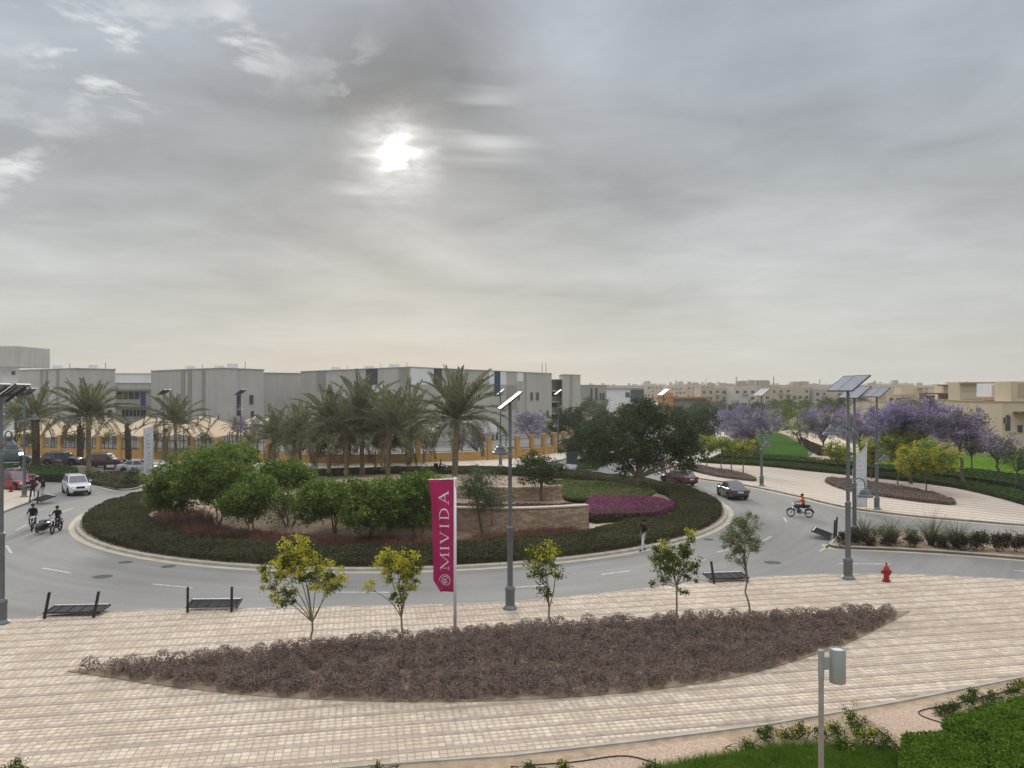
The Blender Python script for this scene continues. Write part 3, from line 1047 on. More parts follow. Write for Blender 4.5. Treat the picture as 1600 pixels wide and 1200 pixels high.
# ---- near bed of mauve shrubs
def near_bed():
    rg = np.random.default_rng(21)
    P2 = np.array([p[:2] for p in bed_poly])
    slab('bed_soil', [tuple(p) for p in P2], 0.05, PZ + 0.012, M('bed_soil', (0.24, 0.18, 0.13), 0.95, 0.3, 2.0, bump=0.6))
    lo, hi = P2.min(0), P2.max(0)
    # shrub cushions: poisson-like spots
    pts = []
    tries = lo + rg.random((16000, 2)) * (hi - lo)
    tries = tries[inside(P2, tries)]
    tries = tries[edge_dist(P2, tries) > 0.22]
    gaps = np.array([G(488, 1049, .3)[:2], G(630, 1046, .3)[:2], G(598, 1026, .3)[:2], G(858, 1037, .3)[:2], G(1058, 1004, .3)[:2], G(1172, 986, .3)[:2], G(965, 1050, .3)[:2]])
    for q in tries:
        if np.min(np.linalg.norm(gaps - q, axis=1)) < 0.42: continue
        if not pts or np.min(np.sum((np.array(pts) - q) ** 2, 1)) > 0.43 ** 2:
            pts.append(q)
    pts = np.array(pts)
    ns = len(pts)
    hgt = 0.24 + 0.24 * rg.random(ns) + 0.10 * (vnoise(pts[:, 0], pts[:, 1], 4, 0.7) - 0.4)
    rad = 0.29 + 0.11 * rg.random(ns)
    ppp = 400
    k = np.repeat(np.arange(ns), ppp)
    n = len(k)
    d = unit(rg.normal(size=(n, 3))); d[:, 2] = np.abs(d[:, 2])
    rr = 0.70 + 0.34 * rg.random(n) ** 0.7
    C = np.column_stack([pts[k] + d[:, :2] * (rad[k] * rr)[:, None], PZ + 0.04 + d[:, 2] * hgt[k] * rr])
    V, Fq = leaf_arrays(C, 0.066 * (0.6 + 0.8 * rg.random(n)), rg, 0.25, 0.5, nb=d)
    o = link('mauve_shrubs', np_mesh('mauve_shrubs', V, Fq, L_MAUVE))
    tag(o, 'low mauve brown shrubs filling the lens shaped bed in the near paving', 'shrubs', None, 'stuff')
    # bare twigs at each cushion's heart
    mb = MB()
    for i in range(ns):
        for j in range(2):
            a = rg.random() * 6.28
            mb.bar((pts[i][0], pts[i][1], PZ - 0.02), (pts[i][0] + math.cos(a) * rad[i] * .7, pts[i][1] + math.sin(a) * rad[i] * .7, PZ + hgt[i] * 0.6), 0.012)
    tg = mb.build('stems', MBARKD, o)


near_bed()


# ---- the five young trees in the near bed
def young_tree(seed, base_px, top_py, blobs_px, fork_py, label, leaf_n, mats, flower, leaf=0.085, rc=0.16, nclump=90, group='young trees in the near shrub bed', shell=0.45, bark=MBARKL):
    bx, by, bz = G(base_px[0], base_px[1], PZ)
    s = by / F
    blobs = []
    for (px, py, rx, rz, dy) in blobs_px:
        blobs.append(((px - base_px[0]) * s, dy, (base_px[1] - py) * s, rx * s, rx * s * 0.9, rz * s))
    fx, fz = (blobs_px[0][0] - base_px[0]) * s * 0.1, (base_px[1] - fork_py) * s
    ms = tree_meshes(seed, blobs, (fz, 0.042, fx, 0), nclump, rc, leaf_n, leaf, mats, bark, flower, shell, 0.3, True, 0.6, 1, 0.8, 0.5, wood_r=0.012)
    return place_tree(ms, 'cassia_tree', label, 'tree', (bx, by, PZ), group=group)


young_tree(11, (490, 1047), 835, [(470, 880, 38, 26, 0), (430, 890, 30, 20, .3), (500, 895, 36, 26, -.3), (455, 862, 22, 20, 0), (418, 918, 16, 20, .2), (445, 925, 26, 18, -.4), (508, 915, 26, 20, .4), (468, 848, 12, 14, 0), (528, 905, 14, 12, 0)], 972,
           'young tree with widest yellow flowering crown, leftmost in the near shrub bed', 7200, [L_CASSIA, L_YELLOW], 0.60, nclump=150)
young_tree(12, (628, 1045), 855, [(620, 878, 34, 20, 0), (598, 872, 18, 14, .2), (645, 880, 20, 18, -.2), (618, 900, 28, 22, .2), (640, 905, 18, 16, 0), (577, 915, 8, 8, 0), (625, 930, 14, 14, 0)], 965,
           'young yellow flowered tree just left of the magenta flag', 4000, [L_CASSIA, L_YELLOW], 0.55, nclump=95)
young_tree(13, (859, 1033), 843, [(850, 862, 28, 18, 0), (868, 860, 16, 14, .2), (838, 880, 18, 14, -.2), (855, 885, 30, 24, 0), (836, 905, 14, 12, .2), (850, 925, 12, 14, 0)], 950,
           'thin sparse young tree right of the near lamp post', 2000, [L_CASSIA, L_YELLOW, L_SILVER], 0.30, nclump=75)
young_tree(14, (1058, 1000), 825, [(1050, 860, 30, 16, 0), (1075, 850, 14, 22, .2), (1030, 868, 26, 12, -.2), (1045, 885, 34, 20, .3), (1075, 880, 16, 18, -.3), (1030, 908, 16, 10, 0), (1078, 905, 12, 12, 0), (1078, 835, 6, 9, 0), (1066, 928, 8, 8, 0)], 915,
           'young tree with dark green drooping clumps, second from right in the near bed', 4200, [L_CASSIA, L_YELLOW], 0.22, leaf=0.09, nclump=110)
young_tree(15, (1167, 983), 795, [(1155, 828, 24, 18, 0), (1170, 820, 18, 18, .2), (1140, 838, 18, 14, -.2), (1158, 845, 32, 22, .2), (1172, 850, 14, 16, -.2), (1150, 868, 16, 14, 0), (1166, 806, 6, 9, 0)], 895,
           'young tree with fine pale silvery leaves, rightmost in the near bed', 5200, [L_SILVER, L_LIME], 0.18, leaf=0.07, nclump=120)


# ---- date palms
def frond_mesh(seed, L, droop, mats, n=44, wl=0.58, lift=0.0):
    """one frond: arching rachis with two rows of leaflets; grows along +X from the origin, tilted later"""
    rg = np.random.default_rng(seed)
    pts = []
    ang = 0.0
    p = np.array([0.0, 0.0, 0.0])
    N = 12
    for i in range(N + 1):
        pts.append(p.copy())
        u = i / N
        ang = -droop * (u ** 1.5)
        p = p + np.array([math.cos(ang), 0, math.sin(ang)]) * L / N
    pts = np.array(pts)
    V, Fq = [], []
    # rachis as a thin triangular strip
    for i in range(N):
        w0, w1 = 0.035 * (1 - i / N) + 0.006, 0.035 * (1 - (i + 1) / N) + 0.006
        b = len(V)
        V += [pts[i] + (0, -w0, 0), pts[i] + (0, w0, 0), pts[i + 1] + (0, w1, 0), pts[i + 1] + (0, -w1, 0)]
        Fq.append((b, b + 1, b + 2, b + 3))
    nr = len(Fq)
    for i in range(n):
        u = 0.14 + 0.86 * (i + 0.5 * rg.random()) / n
        f = u * N
        k = min(int(f), N - 1)
        c = pts[k] + (pts[k + 1] - pts[k]) * (f - k)
        d = pts[k + 1] - pts[k]; d /= np.linalg.norm(d)
        up = np.array([-d[2], 0, d[0]])
        ll = wl * (0.45 + 0.55 * math.sin(math.pi * min(1, u * 0.85 + 0.12))) * (0.85 + 0.3 * rg.random())
        for s in (-1, 1):
            fw = 0.75 + 0.25 * u + rg.normal(0, 0.08)
            dirv = d * fw + np.array([0, s, 0]) * (0.95 - 0.35 * u) + up * (0.42 + rg.normal(0, 0.10))
            dirv /= np.linalg.norm(dirv)
            wv = np.cross(dirv, up); wv /= max(np.linalg.norm(wv), 1e-6)
            tip = c + dirv * ll + np.array([0, 0, -0.10 * ll])
            mid = c + dirv * ll * 0.5
            b = len(V)
            V += [c, mid + wv * 0.028, tip, mid - wv * 0.028]
            Fq.append((b, b + 1, b + 2, b + 3))
    mi = [1] * nr + [0] * (len(Fq) - nr)
    return np_mesh('frond', np.array(V), np.array(Fq), mats, mi)


MRACH = M('frond_stalk', (0.20, 0.20, 0.11), 0.7, 0.15, 2.0)
FRONDS = [frond_mesh(100 + i, 3.3, 0.35 + 0.28 * i, [L_PALM, MRACH]) for i in range(5)]
FROND_DRY = [frond_mesh(120 + i, 3.0, 1.2 + 0.3 * i, [L_PALMDRY, MRACH]) for i in range(2)]


def palm_trunk_mesh(seed, h, r):
    rg = np.random.default_rng(seed)
    m = MB()
    n = 10
    prof = []
    rings = int(h / 0.16)
    lean = rg.normal(0, 0.02, 2)
    for i in range(rings + 1):
        u = i / rings
        rr = r * (1.28 - 0.28 * min(1, u * 6)) * (1.0 + (0.10 if i % 2 else -0.03)) * (1 + 0.35 * max(0, u - 0.9) * 6)
        prof.append((rr, u * h))
    vs, fs = [], []
    for i, (rr, z) in enumerate(prof):
        for k in range(n):
            a = 2 * math.pi * (k + (i % 2) * 0.5) / n
            q = rr * (1 + 0.10 * (rg.random() - 0.5))
            vs.append((q * math.cos(a) + lean[0] * z, q * math.sin(a) + lean[1] * z, z - 0.05))
    for i in range(len(prof) - 1):
        for k in range(n):
            k2 = (k + 1) % n
            fs.append((i * n + k, i * n + k2, (i + 1) * n + k2, (i + 1) * n + k))
    fs.append(tuple((len(prof) - 1) * n + k for k in range(n)))
    m.add(vs, fs)
    return m, lean


def palm(px, base, crown_py, spread, label, seed, trunk_r=0.24, nf=38, group='date palms behind the roundabout', name='date_palm', dry=4, bark=None, upr=1.0):
    """base: ground point; crown_py: photo row of the crown's heart; spread: half width of the crown in photo pixels"""
    x, y, z = base
    s = y / F
    h = EYE - (crown_py - HOR) * s - z
    sc = spread * s / 2.75
    rg = np.random.default_rng(seed)
    o = empty(name, base, 0.0, label, 'palm', group)
    m, lean = palm_trunk_mesh(seed, h, trunk_r)
    m.build('trunk', bark or MPALMB, o)
    cx, cy = lean[0] * h, lean[1] * h
    ga = 2.399963
    for i in range(nf):
        u = (i + 0.5) / nf
        el = R(82 - 92 * u ** 0.85 * 1.0) + rg.normal(0, 0.09)
        az = i * ga + rg.normal(0, 0.12)
        dryf = i >= nf - dry
        me = FROND_DRY[i % 2] if dryf else FRONDS[min(4, int(u * 4 + rg.random() * 1.3))]
        if dryf: el = R(-25) + rg.normal(0, 0.15)
        f = link('frond', me, o, (cx + 0.12 * math.cos(az), cy + 0.12 * math.sin(az), h - 0.15 * u))
        f.rotation_mode = 'XYZ'
        f.rotation_euler = (rg.normal(0, 0.15), -el, az)
        k = sc * (0.9 + 0.2 * rg.random()) * (0.88 if u < 0.15 else 1.0)
        f.scale = (k, k, k)
    return o


P_far = lambda px, Y: ((px - 800) * Y / F, Y, 0.13)
palm(710, P_far(710, 78), 654, 74, 'tallest date palm nearest the lamp post, broad full crown', 201, 0.30, 54)
palm(606, P_far(606, 79), 672, 66, 'date palm third from right in the row, low spreading crown', 202, 0.25)
palm(566, P_far(566, 84), 648, 62, 'date palm with high crown near the middle of the row', 203, 0.24)
palm(541, P_far(541, 80), 676, 58, 'date palm with low crown crossing its taller neighbour', 204, 0.23)
palm(514, P_far(514, 83), 660, 54, 'slim date palm fourth from left in the island row', 205, 0.22)
palm(468, P_far(468, 90), 682, 52, 'date palm second from left in the island row', 206, 0.23)
palm(428, P_far(428, 93), 686, 48, 'leftmost date palm of the row behind the green trees', 207, 0.22)
palm(637, P_far(637, 98), 662, 62, 'date palm standing behind the others by the fence, second from right', 208, 0.23)
palm(139, (G(139, 738)[0], G(139, 738)[1], 0.13), 650, 58, 'tall date palm on the left divider above the white car', 209, 0.26, 50, 'date palms on the left')
palm(275, P_far(275, 104), 662, 48, 'date palm by the shade sails with slim trunk', 210, 0.2, 40, 'date palms on the left')
palm(57, (G(57, 733)[0], G(57, 733)[1], 0.13), 652, 48, 'date palm with dark thick wrapped trunk by the parked cars', 211, 0.42, 34, 'date palms on the left', bark=MBARKD)
palm(26, P_far(26, 125), 655, 42, 'far date palm at the left edge behind the fence', 212, 0.2, 34, 'date palms on the left')
palm(371, P_far(371, 112), 668, 20, 'small young palm in front of the grey school block', 213, 0.15, 26, 'date palms on the left')


def palm_stump(px, base_py, top_py, w, label, seed):
    b = G(px, base_py, 0.13)
    s = b[1] / F
    h = (base_py - top_py) * s
    rg = np.random.default_rng(seed)
    o = empty('palm_stump', b, 0, label, 'palm trunk', 'bare palm trunks on the left divider')
    m = MB()
    pts, rad = [], []
    for i in range(15):
        u = i / 14
        pts.append((0.06 * math.sin(u * 4 + seed), 0, h * u)); rad.append(w * s * 0.5 * (1.0 + 0.12 * (i % 2) - 0.35 * max(0, u - 0.6) - (0.5 * (u > .9))))
    m.tube(pts, rad, 9)
    m.build('trunk', MBARKD, o)
    m2 = MB()
    for i in range(60):
        a, z = rg.random() * 6.28, h * (0.15 + 0.83 * rg.random())
        r = w * s * 0.46
        m2.bar((r * .8 * math.cos(a), r * .8 * math.sin(a), z), (r * 1.25 * math.cos(a), r * 1.25 * math.sin(a), z + 0.28), 0.09, 0.05)
    for i in range(7):
        a = rg.random() * 6.28
        m2.bar((0, 0, h * .92), (0.18 * math.cos(a), 0.18 * math.sin(a), h * (1.0 + 0.06 * rg.random())), 0.08, 0.05)
    m2.build('leaf_bases', MBARKD, o)


palm_stump(125, 722, 661, 9, 'bare dark palm trunk without crown, left one, by the grey parked car', 31)
palm_stump(200, 725, 663, 9, 'bare dark palm trunk with ragged bent tip, right one, near the white banner', 32)
# ------------------------------------------------------------------ roundabout island planting
def arc(r, a0, a1, n=40):
    return [(ISC[0] + r * math.cos(R(a0 + (a1 - a0) * k / n)), ISC[1] + r * math.sin(R(a0 + (a1 - a0) * k / n))) for k in range(n + 1)]


def island_hedge():
    rg = np.random.default_rng(5)
    inner = []
    for k in range(80):
        a = 2 * math.pi * k / 80
        x = 20.9 + 0.5 * math.sin(3 * a + 1) + 0.25 * math.sin(11 * a)
        inner.append((ISC[0] + x * math.cos(a), ISC[1] + x * math.sin(a)))
    outer = CIRC(24.72, 80)
    o = hedge('ring_hedge', 'low dark olive hedge ringing the roundabout island', outer, 0.13, 0.55, 110, 0.125, [L_HEDGE], seed=3, holes=[inner], relief=0.10, lump=0.9)
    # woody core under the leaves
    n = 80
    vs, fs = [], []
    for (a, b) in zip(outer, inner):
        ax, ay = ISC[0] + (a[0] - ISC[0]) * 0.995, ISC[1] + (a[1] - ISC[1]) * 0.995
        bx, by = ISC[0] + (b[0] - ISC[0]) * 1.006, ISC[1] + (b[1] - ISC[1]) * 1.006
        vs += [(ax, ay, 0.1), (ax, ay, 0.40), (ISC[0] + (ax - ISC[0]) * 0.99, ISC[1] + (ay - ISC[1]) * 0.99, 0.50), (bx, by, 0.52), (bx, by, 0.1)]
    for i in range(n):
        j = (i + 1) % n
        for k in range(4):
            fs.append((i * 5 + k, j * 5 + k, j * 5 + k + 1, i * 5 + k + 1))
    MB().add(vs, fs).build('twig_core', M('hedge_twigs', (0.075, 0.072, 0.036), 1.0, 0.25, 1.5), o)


island_hedge()


def rusty_grass():
    rg = np.random.default_rng(8)
    c = []
    for k in range(2000):
        a = R(-158 + 106 * rg.random())
        r = 20.5 - 2.3 * rg.random() ** 1.2 - (1.5 * rg.random() if a < R(-135) else 0)
        c.append((ISC[0] + r * math.cos(a), ISC[1] + r * math.sin(a)))
    c = np.array(c)
    keep = vnoise(c[:, 0], c[:, 1], 6, 0.6) > 0.22
    c = c[keep]
    z = mound(c[:, 0], c[:, 1]) - 0.03
    me = blades('rusty_grass', np.column_stack([c, z]), 20, 0.75, 0.035, L_RUST, 9, 0.7, 0.8)
    tag(link('rusty_grass', me), 'rust brown ornamental grass in front of the stone wall on the island', 'grass', None, 'stuff')


rusty_grass()


def stone_wall(name, label, pts, h, z0, thick, seed):
    """dry-laid wall: courses of blocks with recessed joints, pale coping"""
    rg = np.random.default_rng(seed)
    P = [np.array(p[:2], float) for p in spline([p[:2] for p in pts], 4)]
    o = empty(name, (P[0][0], P[0][1], z0), 0, label, 'wall')
    org = np.array([P[0][0], P[0][1]])
    L = [0.0]
    for i in range(1, len(P)): L.append(L[-1] + np.linalg.norm(P[i] - P[i - 1]))

    def at(s):
        s = min(max(s, 0), L[-1] - 1e-6)
        i = max(k for k in range(len(L)) if L[k] <= s)
        i = min(i, len(P) - 2)
        u = (s - L[i]) / (L[i + 1] - L[i])
        d = (P[i + 1] - P[i]) / np.linalg.norm(P[i + 1] - P[i])
        return P[i] + (P[i + 1] - P[i]) * u - org, d
    core, blocks, cope = MB(), MB(), MB()
    step = 0.8
    s = 0.0
    while s < L[-1] - 0.01:
        e = min(s + step, L[-1])
        (a, d), (b, _) = at(s), at(e)
        c = (a + b) / 2; ang = math.atan2(b[1] - a[1], b[0] - a[0])
        core.box((c[0], c[1], h / 2 - 0.2), (np.linalg.norm(b - a) + 0.01, thick - 0.06, h + 0.4), ang)
        cope.box((c[0], c[1], h + 0.05), (np.linalg.norm(b - a) - 0.01, thick + 0.08, 0.10), ang)
        s = e
    ch = 0.125
    z = 0.0
    while z + ch <= h + 0.01:
        s = -0.3 * rg.random()
        while s < L[-1]:
            w = 0.28 + 0.34 * rg.random()
            a0, b0 = max(s, 0), min(s + w, L[-1])
            if b0 - a0 > 0.08:
                (c, d) = at((a0 + b0) / 2)
                ang = math.atan2(d[1], d[0])
                blocks.mi = int(rg.integers(0, 3))
                blocks.box((c[0], c[1], z + ch / 2), (b0 - a0 - 0.014, thick + rg.normal(0, 0.012), ch - 0.014), ang)
            s += w
        z += ch
    core.build('core', M('wall_joint', (0.22, 0.165, 0.12), 0.95, 0.2, 4.0), o)
    tag(blocks.build('stone_blocks', [M('stone_tan', (0.40, 0.285, 0.20), 0.9, 0.2, 5.0, bump=0.5), M('stone_brown', (0.335, 0.235, 0.165), 0.9, 0.2, 5.0, bump=0.5), M('stone_pale', (0.46, 0.345, 0.25), 0.9, 0.2, 5.0, bump=0.5)], o), kind='stuff')
    cope.build('coping', M('coping_stone', (0.55, 0.45, 0.34), 0.85, 0.12, 3.0), o)
    return o


stone_wall('stone_wall', 'long curved front wall of tan stone courses on the island', [G(500, 818, .3), G(560, 822, .3), G(640, 827, .3), G(740, 830.5, .3), G(800, 831, .3), G(860, 829, .3), G(917, 825, .3)], 1.58, 0.2, 0.5, 4)
stone_wall('stone_wall', 'shorter upper wall of tan stone behind the small round tree', [G(612, 775, .9), G(700, 781, .9), G(790, 785, .9), G(840, 784.5, .9), G(876, 782, .9)], 1.25, 0.75, 0.45, 6)
# terrace soil held by the walls
wl = [G(px, py, .3) for px, py in ((515, 819), (560, 822), (640, 827), (740, 830.5), (800, 831), (860, 829), (915, 825))]
slab('terrace_ground', [(p[0], p[1] + 0.2) for p in wl] + [(wl[-1][0] + .1, wl[-1][1] + 3.5), G(876, 782, .9)[:2], G(840, 784.5, .9)[:2], G(700, 781, .9)[:2], G(612, 775, .9)[:2], (wl[0][0], wl[0][1] + 4)], 0.2, 1.0, M('terrace_soil', (0.36, 0.27, 0.19), 0.95, 0.25, 1.5, bump=0.4))
sheet('cream_gravel', [GM(*p)[:2] for p in ((921, 842), (960, 838), (1003, 830), (1003, 814), (921, 814))], 0.32, MGRAVEL)
sheet('cream_gravel', [G(1030, 800, .3)[:2], G(1058, 795, .3)[:2], G(1062, 803, .3)[:2], G(1035, 812, .3)[:2]], 0.30, MGRAVEL)
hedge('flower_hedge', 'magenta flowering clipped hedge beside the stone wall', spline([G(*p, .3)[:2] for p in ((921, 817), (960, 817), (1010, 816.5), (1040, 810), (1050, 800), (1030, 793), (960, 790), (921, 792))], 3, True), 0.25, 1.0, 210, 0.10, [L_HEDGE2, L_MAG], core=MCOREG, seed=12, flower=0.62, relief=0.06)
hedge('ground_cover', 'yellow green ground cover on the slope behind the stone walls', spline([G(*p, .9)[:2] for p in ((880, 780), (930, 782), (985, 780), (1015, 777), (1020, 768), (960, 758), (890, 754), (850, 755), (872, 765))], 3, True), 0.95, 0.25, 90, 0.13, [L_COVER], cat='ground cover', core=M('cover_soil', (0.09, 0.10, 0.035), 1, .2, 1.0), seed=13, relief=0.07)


hedge('terrace_shrubs', 'low maroon shrubs on the terrace between the two stone walls', [G(*p, 1.0)[:2] for p in ((700, 800), (780, 800), (850, 799), (905, 797), (890, 790), (840, 790), (780, 791), (700, 790))], 1.0, 0.22, 120, 0.11, [L_MAROON, L_MAG], cat='shrubs', core=MCORED, seed=44, flower=0.3)


def island_tree(seed, base, cpx, hw, hh, label, mats=L_GREEN, leaf=0.13, n=5200, stems=3, z=None, lobes=7, cat='tree', name='round_tree', group='leafy round trees on the island', bark=MBARK, rc=0.42, trunk_r=0.085, nclump=None, shell=0.5, flower=None, fork=0.42, twigs=True, grp=True):
    b = GM(*base) if z is None else G(base[0], base[1], z)
    s = b[1] / F
    w, h = 2 * hw * s, 2 * hh * s
    z0 = (base[1] - (cpx[1] + hh)) * s
    dx = (cpx[0] - base[0]) * s
    blobs = [(x + dx, y, zz, rx, ry, rz) for (x, y, zz, rx, ry, rz) in round_blobs(seed, w, h, z0, lobes)]
    ms = tree_meshes(seed, blobs, (max(0.35, z0 + h * 0.12) * 0.9, trunk_r, dx * 0.45, 0), nclump or max(60, int(n / 42)), rc, n, leaf, mats if isinstance(mats, list) else [mats], bark, flower, shell, 0.35, twigs, 0.55, stems)
    return place_tree(ms, name, label, 'tree', b, group=group if grp else None)


T = [((299, 822), (264, 768), 44, 42, 'leafy green tree at the far left end of the island'),
     ((342, 826), (332, 748), 62, 50, 'largest round green tree at the left of the island'),
     ((372, 806), (335, 722), 68, 30, 'dark green tree behind the largest one at the left of the island'),
     ((400, 840), (392, 778), 42, 42, 'round green tree in front, third along from the left end of the island'),
     ((440, 806), (445, 742), 44, 28, 'green tree standing behind the yellowish one on the island'),
     ((520, 834), (505, 776), 40, 38, 'green tree right of the yellowish one on the island'),
     ((570, 847), (572, 786), 54, 44, 'broad dense green tree at the middle of the island front'),
     ((612, 820), (600, 770), 40, 28, 'green tree half hidden behind the broad dense one'),
     ((655, 838), (657, 780), 42, 52, 'dark green tree just left of the magenta flag')]
for i, (b, c, hw, hh, lab) in enumerate(T):
    island_tree(300 + i, b, c, hw, hh, lab, n=int(1500 * hw * hh / 400) + 3500, leaf=0.19)
island_tree(320, (451, 823), (450, 788), 40, 26, 'small yellowish green tree among darker ones on the island', L_LIME, n=3600)
island_tree(321, (758, 833), (757, 768), 41, 42, 'olive green tree in front of the stone wall right of the flag', L_OLIVE, leaf=0.11, n=6500)
island_tree(322, (846, 784), (845, 729), 42, 30, 'small dark round tree above the upper stone wall', L_FICUS, leaf=0.16, n=4600, stems=1, z=0.95, trunk_r=0.13)
# the big ficus
bb = GM(994, 776)
s_ = bb[1] / F
ficus_blobs = []
for (px, py, rx, rz, dy) in ((1000, 660, 40, 26, 0), (950, 678, 32, 28, .6), (1045, 672, 40, 30, -.5), (1075, 705, 30, 28, .4), (935, 706, 24, 22, -.6), (985, 700, 36, 26, -1.2), (1030, 715, 32, 24, 1.2), (1000, 640, 30, 16, .8), (1066, 724, 22, 14, -.4), (975, 730, 14, 14, -.5)):
    ficus_blobs.append(((px - 994) * s_, dy, (776 - py) * s_, rx * s_, rx * s_, rz * s_))
place_tree(tree_meshes(340, ficus_blobs, (1.6, 0.30, 0.1, 0), 420, 0.6, 21000, 0.20, [L_FICUS], MBARKL, None, 0.5, 0.35, True, 0.6), 'ficus_tree', 'big dark green ficus with forked trunk at the right of the island', 'tree', bb)


def far_tree(seed, base, cpx, hw, hh, label, mats, leaf=0.25, n=4000, group=None, name='tree', flower=None, bark=MBARK, lobes=6, rc=0.6, r=0.16, shell=0.5, z=0.1, stems=1, twigs=True):
    return island_tree(seed, base, cpx, hw, hh, label, mats, leaf, n, stems, z, lobes, 'tree', name, group, bark, rc, r, None, shell, flower, grp=group is not None, twigs=twigs)


GF = 'dark trees along the far road'
far_tree(401, (927, 722), (914, 692), 38, 32, 'dark tree on the green wedge, left of the big ficus', L_FICUS, n=8320, group=GF, name='ficus_tree')
far_tree(402, (963, 716), (958, 668), 58, 38, 'dark tree with straight trunk behind the big ficus', L_FICUS, n=12800, group=GF, name='ficus_tree', lobes=8)
far_tree(403, (905, 700), (892, 662), 36, 30, 'dark tree over the end of the ochre fence', L_FICUS, n=8000, group=GF, name='ficus_tree', leaf=.26)
far_tree(404, (1064, 698), (1075, 658), 46, 32, 'dark tree behind the right side of the big ficus', L_FICUS, n=10400, group=GF, name='ficus_tree', leaf=.26)
far_tree(405, (1010, 690), (1015, 652), 46, 22, 'dark tree far up the road with only its top in view', L_FICUS, n=8000, group=GF, name='ficus_tree', leaf=.28)
far_tree(406, (1108, 694), (1105, 662), 30, 28, 'dark green tree left of the purple jacaranda by the footpath', L_FICUS, n=6400, group=GF, name='ficus_tree', leaf=.28)
GB = 'dark trees at the ochre fence behind the palms'
far_tree(411, (545, 726), (535, 672), 52, 40, 'dark dense tree behind the palm row, in front of the fence', L_FICUS, n=11200, group=GB, name='ficus_tree')
far_tree(412, (602, 724), (600, 672), 34, 36, 'dark tree at the right of the dense group behind the palms', L_FICUS, n=7360, group=GB, name='ficus_tree')
far_tree(413, (460, 716), (462, 676), 34, 28, 'dark tree at the left of the dense group behind the palms', L_FICUS, n=6400, group=GB, name='ficus_tree')
far_tree(414, (640, 716), (632, 676), 22, 26, 'small dark tree between palm trunks by the fence', L_FICUS, n=4160, group=GB, name='ficus_tree')
far_tree(415, (667, 718), (664, 686), 20, 15, 'little yellow flowering tree in front of the ochre fence', [L_LIME, L_YELLOW], n=1500, flower=0.22, leaf=.17, name='cassia_tree', r=.07)
far_tree(416, (862, 694), (860, 668), 18, 18, 'sparse beige green tree behind the ochre fence', L_OLIVE, n=1500, leaf=.2, name='sparse_tree', shell=.3)
for i, (px, py, hw, hh, lab) in enumerate(((112, 684, 13, 9, 'small sparse tree before the shade sails, left of the bare trunk'), (163, 683, 12, 13, 'small sparse tree before the shade sails, right of the bare trunk'), (320, 683, 13, 9, 'small sparse tree before the shade sails above the green trees'), (243, 680, 8, 10, 'small sparse tree behind the white banner'), (45, 684, 10, 12, 'small sparse tree left of the wrapped palm'))):
    far_tree(420 + i, (px, 713), (px, py), hw, hh, lab, L_COVER, n=620, leaf=.2, group='small trees inside the school fence', name='small_tree', r=.06, shell=.3, rc=.5)
# jacarandas
JM = [L_JACB, L_JACA]
GJ = 'purple flowering jacarandas in the park'


def jaca(seed, base, c, hw, hh, label, n, fl=0.75, lobes=8, leaf=0.20, group=GJ):
    far_tree(seed, base, c, hw * 1.12, hh * 1.08, label, JM, leaf * 1.1, int(n * 1.7), group, 'jacaranda_tree', fl, MBARK, lobes, 0.55, 0.17, 0.35)


jaca(431, (1181, 720), (1166, 657), 50, 33, 'purple jacaranda with wide umbrella crown above the footpath', 5200, 0.72)
jaca(432, (1290, 712), (1282, 662), 30, 34, 'purple jacaranda behind the double lamp posts', 3800, 0.62)
jaca(433, (1345, 712), (1340, 660), 36, 34, 'deep purple jacaranda left of the yellow trees', 4600, 0.85)
jaca(434, (1424, 756), (1398, 652), 40, 26, 'deep purple jacaranda rising behind the yellow trees', 4200, 0.85)
jaca(435, (1440, 712), (1448, 656), 36, 34, 'purple jacaranda between the yellow trees and the pale one', 4000, 0.62)
jaca(436, (1505, 762), (1493, 660), 48, 36, 'pale jacaranda with leaning trunk in front of the villas', 4200, 0.58)
jaca(437, (1560, 745), (1556, 698), 30, 24, 'low twiggy jacaranda at the lawn edge below the arched window', 1700, 0.42)
jaca(438, (832, 700), (826, 665), 29, 26, 'purple jacaranda behind the ochre fence beside the lamp post', 2300, 0.72, group='jacarandas behind the ochre fence')
jaca(439, (752, 712), (737, 686), 32, 22, 'pale sparse jacaranda against the school wall beside the tallest palm', 1500, 0.55, group='jacarandas behind the ochre fence')
jaca(440, (392, 714), (390, 672), 24, 24, 'greyish jacaranda in front of the grey school block', 1500, 0.45, group='jacarandas behind the ochre fence')
# yellow trees on the far plaza
GY = 'yellow flowering trees on the far plaza'


def yell(seed, base, c, hw, hh, label, n, fl=0.5):
    far_tree(seed, base, c, hw * 1.08, hh * 1.05, label, [L_LIME, L_YELLOW], 0.2, int(n * 1.6), GY, 'cassia_tree', fl, MBARK, 6, 0.4, 0.07, 0.45, 0.13)


